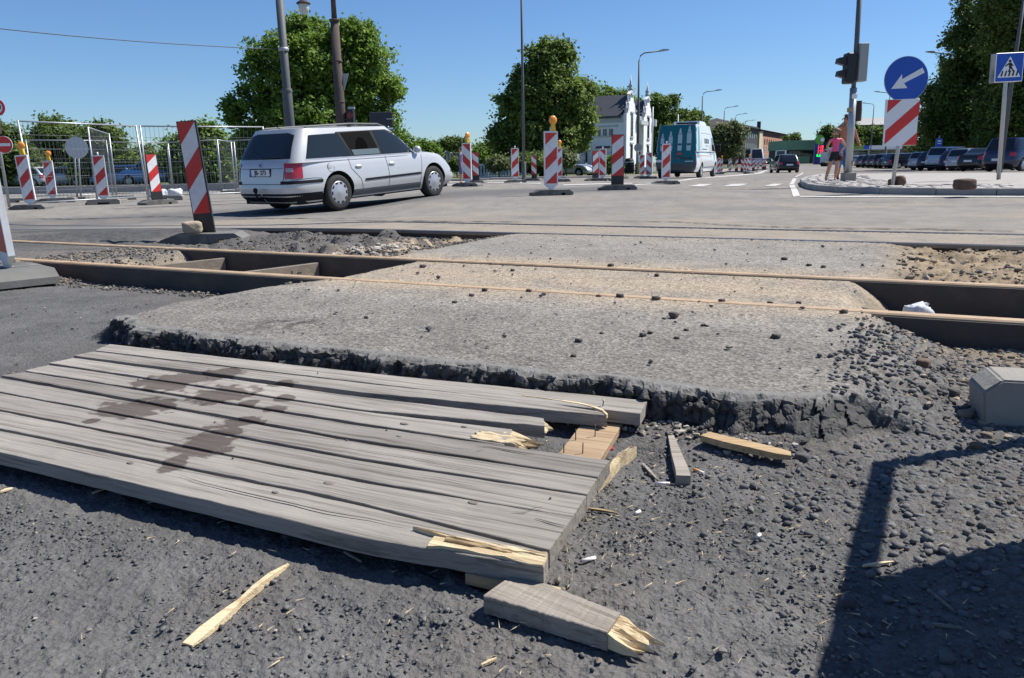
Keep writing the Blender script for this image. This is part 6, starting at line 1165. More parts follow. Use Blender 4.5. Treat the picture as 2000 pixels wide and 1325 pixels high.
    box('annex_wall', (-13.5, -4.4, -2.6, -.13, 0, 3.4), M_PLAST, t); w = box('annex_window', (-5.9, -4.9, -2.66, -2.605, .8, 2.6), M_WIN, t); box('blind', (-5.85, -4.95, -2.675, -2.662, 1.7, 2.5), mat('blue_blind', (.06, .22, .55), .5), w); box('annex_roof', (-13.7, -4.3, -2.8, -.13, 3.41, 3.6), M_GREYTRIM, t); w = box('annex_window', (-9.5, -7.8, -2.66, -2.605, .8, 2.6), M_WIN, t)
    return t
house()
# small things by the house: bin, round sign, balustrade, picket fence
p = dep(1229, 80); t = thing('litter_bin', 'dark litter bin at the house corner', 'bin', p); lathe_obj('body', [(.45, 0), (.5, .1), (.5, 1.15), (.35, 1.45), (0, 1.5)], M_TRIM, t, 16); lathe_obj('rim', [(.51, 1.05), (.53, 1.1), (.51, 1.15)], M_GREYTRIM, t, 16)
p = dep(1245, 64); t = thing('parking_disc_sign', 'dark round sign back on the street light before the house', 'sign', p+Vector((0, -.16, 0))); zz = zat(1245, 289, 64)-p.z; disc('sign_disc', .32, M_SBACK, t, (0, 0, zz)); tube_obj('bracket', [(0, 0, 0), (0, 0, zz)], .03, M_GALV, t)
t = thing('white_balustrade', 'white balustrade on the lawn left of the chestnut', 'balustrade', dep(930, 60)); q0 = dep(930, 60); L = (dep(1000, 60)-q0).length
box('top_rail', (0, L, -.12, .12, .95, 1.1), M_PLAST, t); box('base_rail', (0, L, -.12, .12, 0, .18), M_PLAST, t)
for i in range(12): lathe_obj('baluster', [(.06, .18), (.09, .3), (.05, .6), (.08, .85), (.06, .95)], M_PLAST, t, 10, T(.15+i*(L-.3)/11, 0, 0))
t = thing('picket_fence', 'dark low picket fence before the house', 'fence', dep(1128, 70)); q0 = dep(1128, 70); L = 5.5
for i in range(26): box('picket', (i*.21, i*.21+.06, -.02, .02, 0, .95+.1*(i % 2)), M_TRIM, t)
box('rail', (0, L, .021, .05, .3, .38), M_TRIM, t); box('rail', (0, L, .021, .05, .72, .8), M_TRIM, t)
# ================================================================== far buildings
def windows_on(parent, x0, x1, z0, z1, nx, nz, ww, wh, m, y=-.05, fr=None):
    for i in range(nx):
        for j in range(nz):
            cx = x0+(x1-x0)*(i+.5)/nx; cz = z0+(z1-z0)*(j+.5)/nz; w = box('window', (cx-ww/2, cx+ww/2, y, y+.049, cz-wh/2, cz+wh/2), m, parent)
            if fr: box('window_bar', (cx-.05, cx+.05, y-.02, y-.001, cz-wh/2, cz+wh/2), fr, w)
M_BRICK = mat('pale_brick', (.40, .20, .13), .9, 0, .15, .8); M_BRD = mat('dark_cladding', (.035, .035, .04), .8, 0, .2, .4); M_CREAM = mat('cream_wall', (.50, .45, .30), .9, 0, .1, .5); M_GREEN = mat('green_sheet', (.17, .31, .19), .7, 0, .08, .3)
A = dep(1450, 240); Bp = dep(1536, 325); d = Bp-A; L = d.length; yaw = math.atan2(d.y, d.x); hgt = 11.5
t = thing('street_block', 'long street block: dark cladding, cream stair bay and brick windowed part', 'building', A, yaw)
l1, l2 = L*.27, L*.37
w = box('dark_wall', (0, l1, 0, 18, 0, hgt), M_BRD, t); box('cream_wall', (l1+.01, l2*.9, -.4, 18, 0, hgt-1.2), M_CREAM, t); windows_on(w, 2, l1-2, 1, hgt-1.5, 6, 3, 1.2, 1.5, M_WIN); w = box('grey_bay', (l2*.9+.01, l2-.01, 0, 18, 0, hgt-.8), M_GREYTRIM, t); w = box('brick_wall', (l2, L, 0, 18, 0, hgt-.8), M_BRICK, t); windows_on(w, l2+1.5, L-1, .8, hgt-3.0, 12, 3, 1.7, 1.8, M_WIN); box('brick_band', (l2, L, -.1, -.002, hgt-2.4, hgt-.8), mat('brown_band', (.10, .05, .035), .9), w); box('blue_hoarding', (l2, L, -.5, -.11, 0, 1.6), mat('blue_hoarding', (.04, .12, .35), .6), t)
r = mesh_obj('roof', [(-1, -1, hgt-.7), (L+1, -1, hgt-.7), (L+1, 19, hgt-.7), (-1, 19, hgt-.7), (4, 9, hgt+2.4), (L-3, 9, hgt+1.6)], [(0, 1, 5, 4), (1, 2, 5), (2, 3, 4, 5), (3, 0, 4)], mat('dark_roof', (.07, .06, .065), .7), t); box('chimney', (L*.62, L*.62+1.2, 5, 6.2, hgt+.5, hgt+3.4), M_BRD, r)
p = dep(1534, 215); p1 = dep(1598, 215); L = (p1-p).length; t = thing('green_hall', 'long green sheet-metal hall behind the filling station', 'building', p); w = box('wall', (0, L, 0, 14, 0, 5.4), mat('hall_dark', (.035, .055, .05), .7), t); box('green_roof', (-.3, L+.3, -.5, 14, 3.6, 6.1), M_GREEN, t); box('green_base', (0, L*.72, -.3, -.01, 0, 1.9), M_GREEN, t); windows_on(w, 1, L-1, 1.9, 3.5, 9, 1, .9, 1.2, M_WIN)
p = dep(1598, 170); t = thing('price_totem', 'blue filling station price totem with green crescent and lit red and green digits', 'price sign', p); h = zat(1598, 263, 170)-p.z; b = box('panel', (-.95, .95, -.25, .25, 0, h-.9), mat('totem_blue', (.012, .03, .20), .4), t); disc('green_disc', 1.0, mat('totem_green', (.10, .36, .03), .4), b, (-.05, -.27, h-1.1)); disc('white_crescent', .42, M_SWHITE, b, (.55, -.275, h-1.1))
EM_R = mat('digits_red', (.6, .02, .02), .4, emit=(1, .05, .06, 1.1)); EM_G = mat('digits_green', (.02, .6, .05), .4, emit=(.03, 1, .12, 1.0))
for i, zz in enumerate((h-2.55, h-3.15, h-3.70)): text_obj('price_digits', ('1.18', '1.15', '1.12')[i], .72, EM_R, b, T(.25, -.26, zz), .01, .03)
text_obj('price_digits', '0.62', .72, EM_G, b, T(.10, -.26, h-4.35), .01, .03); box('station_name_strip', (-.6, .7, -.262, -.2505, h-1.95, h-1.8), M_SWHITE, b)
p = dep(1610, 176); t = thing('burger_kiosk', 'grey kiosk with dark fascia lettered BURGA beside the totem', 'kiosk', p); b = box('wall', (0, 6.2, 0, 5, 0, 3.1), mat('kiosk_grey', (.30, .32, .33), .7), t); f = box('fascia', (-.1, 6.3, -.2, -.01, 1.9, 3.25), mat('fascia_dark', (.03, .03, .045), .5), t); box('fascia_edge', (-.12, 6.32, -.24, -.205, 2.98, 3.28), M_GREYTRIM, f); text_obj('fascia_text', 'BURGA', 1.0, M_SWHITE, f, T(2.3, -.21, 2.5), .01, .02, 1.1); box('door', (3.0, 4.2, -.06, -.002, 0, 1.8), M_WIN, b)
p = dep(1650, 150); t = thing('filling_station', 'filling station canopy with green, blue and white fascia', 'filling station', p); L = (dep(1760, 150)-p).length
c = box('canopy', (0, L, 0, 9, 2.6, 3.3), M_GREYTRIM, t); box('green_fascia', (0, L*.32, -.06, -.002, 2.75, 3.4), mat('totem_green', (.1, .36, .03), .4), c); box('blue_fascia', (L*.32, L*.42, -.06, -.002, 2.75, 3.4), mat('fascia_blue', (.02, .08, .5), .4), c); box('white_fascia', (L*.42, L, -.06, -.002, 2.75, 3.4), M_PLAST, c)
for x in (.6, L*.45, L*.75): box('pillar', (x, x+.4, 1, 1.4, 0, 2.6), M_GREYTRIM, t)
box('shop_wall', (-1.5, L*.4, 4, 8, 0, 2.4), mat('shop_pale', (.48, .52, .56), .6), t); box('shop_glass', (L*.42, L, 5, 5.2, 0, 2.3), M_WIN, t); tube_obj('arched_pipe', [(.2, -1, 0), (.3, -1, 1.0), (1.5, -1, 1.35), (2.8, -1, 1.1), (3.3, -1, .2)], .16, M_PLAST, t)
p = dep(1668, 260); t = thing('brick_factory', 'old dark brick factory with a tall chimney behind trees', 'factory', p); M_OB = mat('old_brick', (.085, .055, .045), .9, 0, .25, .5); h = zat(1690, 238, 260)-p.z; w = box('wall', (0, 20, 0, 14, 0, h-1), M_OB, t); windows_on(w, 8, 19, 1, h-3, 4, 2, 1.3, 2.6, M_WIN); box('front_bay', (6.5, 15, -2, -.01, 0, h-3.5), mat('brown_brick', (.20, .125, .09), .9, 0, .2, .5), t)
mesh_obj('roof', [(-.4, -.4, h-1), (20.4, -.4, h-1), (20.4, 14.4, h-1), (-.4, 14.4, h-1), (-.4, 7, h+1.2), (20.4, 7, h+1.8)], [(0, 1, 5, 4), (2, 3, 4, 5), (1, 2, 5), (0, 4, 3)], mat('grey_sheet_roof', (.32, .31, .30), .6), t); x = xat(1690, 220, 260)-p.x; lathe_obj('chimney', [(1.2, 0), (1.0, h+4), (.8, zat(1690, 197, 260)-p.z), (.95, zat(1690, 195, 260)-p.z), (0, zat(1690, 195, 260)-p.z)], M_OB, t, 16, T(x, 5, 0))
D = 225; p = dep(838, D); t = thing('apartment_block', 'pale pink apartment block with grey roof beyond the silver car bonnet', 'building', p, -.25); w = box('wall', (0, 9, 0, 9, 0, 4.6), mat('pink_render', (.42, .33, .32), .9), t); windows_on(w, .3, 8.7, .5, 4.4, 5, 2, .55, 1.1, M_WIN); box('dark_upper_band', (3.0, 8.9, -.04, -.002, 2.9, 4.5), mat('slate_clad', (.10, .09, .10), .8), w)
mesh_obj('roof', [(-.5, -.6, 4.5), (9.5, -.6, 4.5), (9.5, 9.6, 4.5), (-.5, 9.6, 4.5), (-.5, 4.5, 6.4), (9.5, 4.5, 6.4)], [(0, 1, 5, 4), (2, 3, 4, 5), (1, 2, 5), (0, 4, 3)], mat('blue_grey_roof', (.30, .34, .37), .5), t); prism_obj('red_gable_edge', [(3.0, 4.45), (6.0, 5.6), (9.0, 4.45), (9.0, 4.75), (6.0, 5.95), (3.0, 4.75)], -.75, -.62, mat('roof_red', (.30, .06, .05), .7), t); box('stair_tower', (5.3, 6.7, -.5, -.01, 0, 5.0), mat('pale_render', (.45, .42, .42), .9), t); box('stair_glass', (5.7, 6.3, -.56, -.505, .6, 4.4), M_WIN, t)
D = 90; p = dep(452, D); t = thing('distant_house', 'distant house with brown roof glimpsed behind the left trees', 'house', p); h = zat(470, 262, D)-p.z; box('wall', (0, 9, 0, 7, 0, h-2.2), M_PLAST, t); mesh_obj('roof', [(-.5, -.5, h-2.2), (9.5, -.5, h-2.2), (9.5, 7.5, h-2.2), (-.5, 7.5, h-2.2), (-.5, 3.5, h), (9.5, 3.5, h)], [(0, 1, 5, 4), (2, 3, 4, 5), (1, 2, 5), (0, 4, 3)], mat('brown_roof', (.17, .12, .105), .8), t); box('chimney', (2.3, 2.9, 3.2, 3.8, h-.6, h+1.0), M_BRICK, t)
D = 75; p = dep(1935, D); t = thing('white_truck', 'white truck glimpsed behind the parked cars', 'truck', p, .3); box('box_body', (-2, 3, -1.1, 1.1, .8, 2.9), M_PLAST, t, bev=.04); box('cab', (3.05, 4.6, -1.05, 1.05, .5, 2.5), mat('cab_pale', (.5, .52, .55), .4), t, bev=.08)
for x in (-1.2, 3.8):
    for y in (-1.02, 1.02): lathe_obj('wheel', [(0, -.12), (.45, -.12), (.48, 0), (.45, .12), (0, .12)], M_TYRE, t, 18, T(x, y, .46)@RX(math.pi/2))
p = dep(1950, 72); t = thing('bus_shelter', 'small open shelter with pale roof behind the crossing sign', 'shelter', p); box('roof', (-1.5, 2.8, -1, 1, 2.5, 2.65), M_PLAST, t)
for x in (-1.4, .6, 2.6): box('post', (x, x+.08, .8, .88, 0, 2.5), M_GALV, t)
box('back_pane', (-1.3, 2.5, .82, .86, .4, 2.2), mat('shelter_glass', (.15, .25, .28), .1), t)
p = dep(1612, 120); t = thing('planter', 'dark round planter on the road edge near the totem', 'planter', p); lathe_obj('bowl', [(.5, 0), (.75, .3), (.8, .5), (.7, .5), (0, .45)], M_TRIM, t, 16); lathe_obj('soil_plants', [(.6, .5), (.5, .65), (.2, .72), (0, .74)], mat('planter_green', (.06, .08, .03), .9), t, 12)
# ================================================================== trees
def leaf_mat(name, col, var=.45):
    m = bpy.data.materials.new(name); m.use_nodes = True; N = m.node_tree.nodes; L = m.node_tree.links; p = N['Principled BSDF']; p.inputs['Roughness'].default_value = .55; p.inputs['Specular IOR Level'].default_value = .35
    a = N.new('ShaderNodeAttribute'); a.attribute_name = 'leafvar'; mx = N.new('ShaderNodeMix'); mx.data_type = 'RGBA'; L.new(a.outputs['Fac'], mx.inputs[0]); mx.inputs[6].default_value = (*[c*(1-var) for c in col], 1); mx.inputs[7].default_value = (col[0]*(1+var*1.1), col[1]*(1+var*.8), col[2]*(1+var*.3), 1); L.new(mx.outputs[2], p.inputs['Base Color'])
    tr = N.new('ShaderNodeBsdfTranslucent'); L.new(mx.outputs[2], tr.inputs['Color']); ms = N.new('ShaderNodeMixShader'); ms.inputs[0].default_value = .42; out = N['Material Output']; L.new(p.outputs[0], ms.inputs[1]); L.new(tr.outputs[0], ms.inputs[2]); L.new(ms.outputs[0], out.inputs['Surface']); return m
M_BARK = mat('bark', (.075, .058, .045), .95, 0, .3, 6, bump=.8, bscale=10)
def crown_mesh(name, blobs, n_clu, per, size, m, parent, seed, clu_r=.45, droop=0., spread=1.0, flat=.75):
    r = np.random.default_rng(seed); vol = np.array([b[3]*b[4]*b[5] for b in blobs])**(2/3); pick = r.choice(len(blobs), n_clu, p=vol/vol.sum()); B = np.array(blobs)[pick]
    d = r.normal(size=(n_clu, 3)); d /= np.linalg.norm(d, axis=1)[:, None]; rad = r.uniform(.25, 1., n_clu)**.4*r.uniform(.86, 1.14, n_clu); c = B[:, :3]+d*B[:, 3:6]*rad[:, None]
    cr = clu_r*r.uniform(.6, 1.5, n_clu); g = r.normal(size=(n_clu, per, 3))*.55; P = c[:, None, :]+g*cr[:, None, None]*np.array([1, 1, flat]); P[:, :, 2] -= droop*np.abs(r.normal(size=(n_clu, per)))
    P = P.reshape(-1, 3); n = len(P); out = np.repeat(d, per, 0)
    nn = r.normal(size=(n, 3))*.8+out*.5+np.array([.25, 0, .75]); nn /= np.linalg.norm(nn, axis=1)[:, None]; t1 = np.cross(nn, r.normal(size=(n, 3))); t1 /= np.linalg.norm(t1, axis=1)[:, None]; t2 = np.cross(nn, t1); s = size*r.uniform(.55, 1.35, n)[:, None]
    fold = nn*s*.18
    V = np.stack([P-t1*s*.5, P+t2*s*.32-fold, P+t1*s*.5, P-t2*s*.32-fold], 1).reshape(-1, 3); F = np.arange(n*4).reshape(-1, 4); Fq = np.concatenate([F[:, [0, 1, 2]], F[:, [0, 2, 3]]])
    me = bpy.data.meshes.new(name); me.vertices.add(len(V)); me.vertices.foreach_set('co', V.ravel()); me.loops.add(Fq.size); me.loops.foreach_set('vertex_index', Fq.ravel()); me.polygons.add(len(Fq)); me.polygons.foreach_set('loop_start', np.arange(0, Fq.size, 3)); me.polygons.foreach_set('loop_total', np.full(len(Fq), 3)); me.update(calc_edges=True)
    clv = np.clip(np.repeat(r.uniform(-.1, 1.1, n_clu), per)*.65+r.uniform(0, 1, n)*.35, 0, 1); a = me.attributes.new('leafvar', 'FLOAT', 'POINT'); a.data.foreach_set('value', np.repeat(clv, 4).astype(np.float32)); me.materials.append(m); return link(bpy.data.objects.new(name, me), parent), c
def tree(name, label, base, blobs, n_clu, per, size, m, trunk_r, seed, group=None, clu_r=.45, droop=0., cat='tree', fork=None):
    rs = random.Random(seed*7+1); sat = []
    for b in blobs:
        sat.append((b[0], b[1], b[2], b[3]*.93, b[4]*.93, b[5]*.93))
        for k in range(5):
            th, ph = rs.uniform(0, 6.283), rs.uniform(-.3, 1.3); f = rs.uniform(.18, .30); sat.append((b[0]+b[3]*.86*math.cos(th)*math.cos(ph), b[1]+b[4]*.86*math.sin(th)*math.cos(ph), b[2]+b[5]*.86*math.sin(ph), b[3]*f, b[4]*f, b[5]*f))
    t = thing(name, label, cat, base, 0, group); o, c = crown_mesh('crown', sat, n_clu, per, size, m, t, seed, clu_r, droop); rnd = random.Random(seed)
    cz = min(b[2]-b[5]*.5 for b in blobs); cxm = sum(b[0] for b in blobs)/len(blobs); cym = sum(b[1] for b in blobs)/len(blobs); fk = fork or max(1.2, cz)
    bm = bmesh.new(); tube(bm, [(0, 0, -.1), (cxm*.1, 0, fk*.5), (cxm*.25, cym*.2, fk)], [trunk_r*1.25, trunk_r, trunk_r*.85], 10)
    for b in blobs:
        m1 = Vector((cxm*.25+(b[0]-cxm*.25)*.5+rnd.uniform(-.3, .3), b[1]*.5, fk+(b[2]-fk)*.55)); tube(bm, [(cxm*.25, cym*.2, fk-.1), m1, (b[0], b[1], b[2]+b[5]*.3)], [trunk_r*.6, trunk_r*.38, trunk_r*.10], 7)
        for k in range(4):
            a = rnd.uniform(0, 6.28); e = Vector((b[0]+b[3]*.75*math.cos(a), b[1]+b[4]*.75*math.sin(a), b[2]+b[5]*rnd.uniform(-.4, .6))); tube(bm, [m1, m1.lerp(e, .5)+Vector((0, 0, .2)), e], [trunk_r*.28, trunk_r*.16, trunk_r*.04], 5)
    bm_obj('trunk', bm, M_BARK, t); return t
LG = leaf_mat('lime_leaves', (.145, .255, .042)); CH = leaf_mat('chestnut_leaves', (.145, .225, .055)); DK = leaf_mat('dark_leaves', (.115, .18, .045)); WI = leaf_mat('willow_leaves', (.15, .19, .09)); MG = leaf_mat('mid_leaves', (.11, .185, .035))
def blob(px, py, d, rx_px, rz_px, base, ry=None, dy=0.):
    k = d/FPX; return (xat(px, py, d)-base.x, dy, zat(px, py, d)-base.z, rx_px*k, (ry or rx_px)*k*.9, rz_px*k)
# big lime tree
D = 50; b = dep(625, D); tree('lime_tree', 'big round bright green tree behind the lamp post', b, [blob(610, 120, D, 85, 75, b), blob(545, 150, D, 70, 80, b), blob(690, 130, D, 72, 75, b), blob(500, 225, D, 48, 60, b), blob(620, 240, D, 120, 65, b), blob(720, 210, D, 62, 80, b), blob(735, 265, D, 60, 45, b), blob(590, 80, D, 48, 42, b, dy=1), blob(695, 75, D, 38, 35, b), blob(520, 280, D, 60, 40, b), blob(785, 290, D, 30, 22, b), blob(640, 300, D, 130, 35, b)], 2100, 40, .26, LG, .45, 3, clu_r=.42)
D = 62; b = dep(1065, D); tree('chestnut_tree', 'dark chestnut tree standing in front of the white house', b, [blob(1075, 130, D, 50, 42, b), blob(1065, 190, D, 80, 60, b), blob(1020, 220, D, 55, 60, b), blob(1120, 215, D, 42, 55, b), blob(1000, 265, D, 42, 42, b), blob(1060, 265, D, 85, 50, b), blob(1130, 250, D, 36, 42, b), blob(1090, 100, D, 34, 20, b), blob(1045, 300, D, 70, 28, b), blob(978, 270, D, 22, 22, b)], 1150, 40, .32, CH, .45, 5, clu_r=.46)
for px, d, bl, m, lab, n, sd in ((105, 66, [(120, 265, 55, 38), (80, 300, 50, 45), (150, 310, 45, 42), (110, 335, 70, 30)], MG, 'tree behind the leftmost fence panel', 420, 11), (215, 60, [(205, 285, 38, 42), (230, 320, 40, 40), (190, 335, 45, 30)], MG, 'tree behind the open fence panel', 340, 12), (20, 60, [(15, 285, 32, 40), (30, 325, 50, 40), (-40, 290, 60, 60)], DK, 'tree at the left picture edge behind the no-entry sign', 360, 13), (290, 75, [(285, 315, 26, 28), (265, 335, 30, 22)], DK, 'small tree left of the tall leaning beacon', 170, 14), (385, 58, [(395, 275, 36, 32), (360, 305, 46, 40), (420, 310, 38, 38), (390, 335, 62, 24)], LG, 'tree right behind the leaning beacon', 460, 15), (470, 70, [(475, 300, 28, 40), (490, 330, 30, 30)], DK, 'dark tree left of the silver car', 220, 16), (-120, 60, [(-130, 270, 90, 70), (-90, 330, 80, 40)], MG, 'tree outside the left picture edge', 300, 17)):
    b = dep(px, d); tree('park_tree', lab, b, [blob(a, c, d, r, q_, b) for a, c, r, q_ in bl], n, 36, .30, m, .28, sd, 'trees behind the left fence', clu_r=.5)
# right-hand wood
for px, d, bl, m, lab, n, sd in ((1900, 70, [(1905, 110, 60, 70), (1890, 200, 75, 70), (1930, 60, 50, 60), (1860, 240, 50, 55), (1940, 150, 70, 90), (1910, 20, 40, 50)], DK, 'tall dark tree behind the parked cars', 1100, 21), (2000, 62, [(1990, 60, 70, 80), (2010, 180, 90, 90), (1970, 240, 70, 60), (1985, -30, 60, 70), (2060, 60, 80, 110), (1960, 20, 40, 60)], DK, 'tall tree at the right picture edge', 1100, 22), (1845, 84, [(1850, 225, 45, 50), (1835, 270, 40, 35), (1870, 170, 40, 45)], DK, 'lower tree at the left end of the right wood', 500, 23), (2110, 66, [(2110, 100, 90, 140), (2090, 230, 90, 70)], DK, 'tree outside the right picture edge', 500, 24), (1880, 92, [(1880, 280, 70, 30), (1950, 270, 80, 40), (1820, 290, 40, 18)], DK, 'dark shrubs below the right wood', 500, 25)):
    b = dep(px, d); tree('dark_tree', lab, b, [blob(a, c, d, r, q_, b) for a, c, r, q_ in bl], n, 50, .29, m, .4, sd, 'trees on the right', clu_r=.6, droop=.25)
for px, d, bl, m, lab, n, sd, sz in ((1175, 105, [(1175, 190, 40, 22), (1160, 215, 45, 30), (1215, 205, 35, 22)], LG, 'light green tree behind the white house roof', 300, 31, .4), (1310, 110, [(1295, 225, 35, 40), (1345, 245, 36, 28), (1310, 270, 60, 35), (1275, 215, 20, 28), (1365, 262, 22, 22)], MG, 'wide tree above the van, right of the house', 650, 32, .42), (1425, 130, [(1410, 264, 22, 20), (1432, 262, 22, 22), (1418, 285, 30, 24)], WI, 'grey-green willow before the dark street block', 520, 33, .42), (1548, 300, [(1548, 272, 16, 10)], DK, 'small dark tree behind the green hall', 60, 34, .8), (1619, 210, [(1617, 268, 16, 14), (1622, 285, 18, 18), (1616, 256, 8, 10)], DK, 'pointed dark tree behind the price totem', 160, 35, .6), (1690, 200, [(1668, 268, 22, 22), (1710, 268, 30, 20), (1735, 270, 20, 20), (1690, 282, 45, 14)], MG, 'row tree before the brick factory', 360, 36, .6), (1655, 190, [(1650, 270, 14, 20)], LG, 'light green tree behind the pedestrians', 120, 37, .55), (860, 160, [(877, 282, 14, 10), (900, 285, 14, 12), (852, 290, 14, 8)], DK, 'tree row behind the apartment block', 160, 38, .5), (820, 150, [(826, 290, 16, 14), (845, 297, 14, 10)], LG, 'tree between lime tree and apartment block', 130, 39, .5), (942, 75, [(945, 305, 28, 24), (925, 318, 20, 16), (962, 318, 18, 16)], LG, 'round green bush-like tree left of the chestnut', 320, 40, .26)):
    b = dep(px, d); tree('street_tree', lab, b, [blob(a, c, d, r, q_, b) for a, c, r, q_ in bl], n, 32, sz, m, .25 if d < 200 else .4, sd, 'trees along the street', clu_r=.55 if d < 140 else .9)
for px, d, bl, m, lab, n, sd in ((1107, 57, [(1107, 312, 20, 14), (1098, 300, 8, 9)], WI, 'sparse shrub before the silver parked car', 110, 51), (1188, 58, [(1190, 322, 14, 14), (1202, 320, 10, 14)], LG, 'round clipped shrub before the house wall', 170, 52), (975, 56, [(975, 322, 22, 12)], WI, 'reddish shrub left under the chestnut', 120, 53), (893, 72, [(890, 322, 10, 12), (880, 326, 8, 8)], DK, 'dark shrub beside the apartment block', 80, 54), (1045, 58, [(1050, 318, 60, 18)], DK, 'hedge in the shade below the chestnut', 300, 55)):
    b = dep(px, d); tree('shrub', lab, b, [blob(a, c, d, r, q_, b) for a, c, r, q_ in bl], n, 26, .2, m, .05, sd, 'garden shrubs', clu_r=.28, cat='shrub', fork=.3)
hb = dep(60, 46)
def hedge(name, label, p0, p1, h, w, n, m, seed):
    t = thing(name, label, 'hedge', p0); d = p1-p0; L = d.length; k = max(2, int(L/1.2)); bl = [(d.x*i/k, d.y*i/k, h*.5, .8, w, h*.55) for i in range(k+1)]; crown_mesh('foliage', bl, n, 24, .24, m, t, seed, .3); bm = bmesh.new()
    for i in range(k+1): tube(bm, [(d.x*i/k, d.y*i/k, 0), (d.x*i/k, d.y*i/k, h*.6)], .04, 5)
    bm_obj('stems', bm, M_BARK, t)
hedge('low_hedge', 'low clipped hedge along the right parking row', dep(1790, 88), dep(2150, 80), 1.3, .8, 500, DK, 61)
# ================================================================== people
def skin_body(name, joints, edges, m, parent, mats=None, sub=2):
    me = bpy.data.meshes.new(name); me.from_pydata([j[0] for j in joints], edges, []); o = bpy.data.objects.new(name, me); COL.objects.link(o)
    md = o.modifiers.new('s', 'SKIN'); 
    for i, j in enumerate(joints): me.skin_vertices[0].data[i].radius = j[1] if isinstance(j[1], tuple) else (j[1], j[1])
    me.skin_vertices[0].data[0].use_root = True; md.branch_smoothing = .6; s = o.modifiers.new('u', 'SUBSURF'); s.levels = sub; s.render_levels = sub
    dg = bpy.context.evaluated_depsgraph_get(); m2 = bpy.data.meshes.new_from_object(o.evaluated_get(dg)); bpy.data.objects.remove(o); m2.materials.clear()
    for k in (mats or [m]): m2.materials.append(k)
    m2.polygons.foreach_set('use_smooth', [True]*len(m2.polygons)); m2.name = name; return link(bpy.data.objects.new(name, m2), parent)
def recolor(o, fn):
    for p in o.data.polygons: p.material_index = fn(p.center)
M_SKIN = mat('skin', (.50, .27, .18), .6); M_SKIN2 = mat('tanned_skin', (.40, .16, .085), .6); M_PINK = mat('pink_shirt', (.78, .10, .22), .8, 0, .1, 12); M_SHORT = mat('black_shorts', (.012, .012, .014), .8); M_JEAN = mat('jeans', (.06, .16, .36), .85, 0, .2, 12); M_HAIR = mat('light_brown_hair', (.20, .13, .07), .7, 0, .3, 30); M_HAIRD = mat('short_dark_hair', (.06, .035, .025), .7); M_SHOE = mat('dark_shoe', (.03, .025, .025), .7); M_EYE = mat('eye_dark', (.02, .015, .012), .3)
def hand(parent, M, m, s=1., side=1):
    bm = bmesh.new(); bmesh.ops.create_icosphere(bm, subdivisions=2, radius=1, matrix=M@T(0, 0, -.045*s)@Matrix.Diagonal((.038*s, .016*s, .05*s, 1)))
    for i, (x, l) in enumerate(((-.027, .060), (-.009, .070), (.009, .066), (.026, .052))): tube(bm, [M@Vector((x*s, 0, -.08*s)), M@Vector((x*s*1.05, .006*s, (-.08-l*.5)*s)), M@Vector((x*s*1.05, .024*s, (-.08-l)*s))], [.0085*s, .008*s, .006*s], 6)
    tube(bm, [M@Vector((side*.030*s, 0, -.03*s)), M@Vector((side*.055*s, .006*s, -.058*s)), M@Vector((side*.058*s, .018*s, -.085*s))], [.011*s, .0095*s, .007*s], 6); return bm_obj('hand', bm, m, parent, True)
def head_parts(parent, c, r, face, hair, hairm, skin, pony=False):
    # face: yaw direction the head looks to
    M = T(*c)@RZ(face); bm = bmesh.new(); bmesh.ops.create_icosphere(bm, subdivisions=3, radius=1, matrix=M@T(-.008, 0, .02)@Matrix.Diagonal((r*1.09, r*.98, r*1.10, 1)))
    dl = [v for v in bm.verts if (M.inverted()@v.co).x > r*.45 and (M.inverted()@v.co).z < r*.75 or (M.inverted()@v.co).z < -r*.55]; bmesh.ops.delete(bm, geom=dl, context='VERTS'); bm_obj('hair', bm, hairm, parent, True)
    f = M@Vector((r*.98, 0, -.01)); bm = bmesh.new(); tube(bm, [M@Vector((r*.85, 0, .02)), M@Vector((r*1.18, 0, -.022)), M@Vector((r*.92, 0, -.035))], [.008, .014, .008], 6); bm_obj('nose', bm, skin, parent, True); 
    for sg in (-1, 1): bm = bmesh.new(); bmesh.ops.create_icosphere(bm, subdivisions=1, radius=.011, matrix=M@T(r*.88, sg*r*.38, .012)); bm_obj('eye', bm, M_EYE, parent, True); bm = bmesh.new(); bmesh.ops.create_icosphere(bm, subdivisions=2, radius=1, matrix=M@T(0, sg*r*.97, -.01)@Matrix.Diagonal((.022, .010, .034, 1))); bm_obj('ear', bm, skin, parent, True)
    bm = bmesh.new(); tube(bm, [M@Vector((r*.86, -.022, -.065)), M@Vector((r*.92, 0, -.066)), M@Vector((r*.86, .022, -.065))], .006, 6); bm_obj('mouth', bm, mat('lips', (.36, .12, .10), .5), parent, True)
def walker_base(label, px, d, z_up, yaw=0): p = gl(px, d); return thing('person', label, 'person', (p.x, p.y, p.z+z_up), yaw)
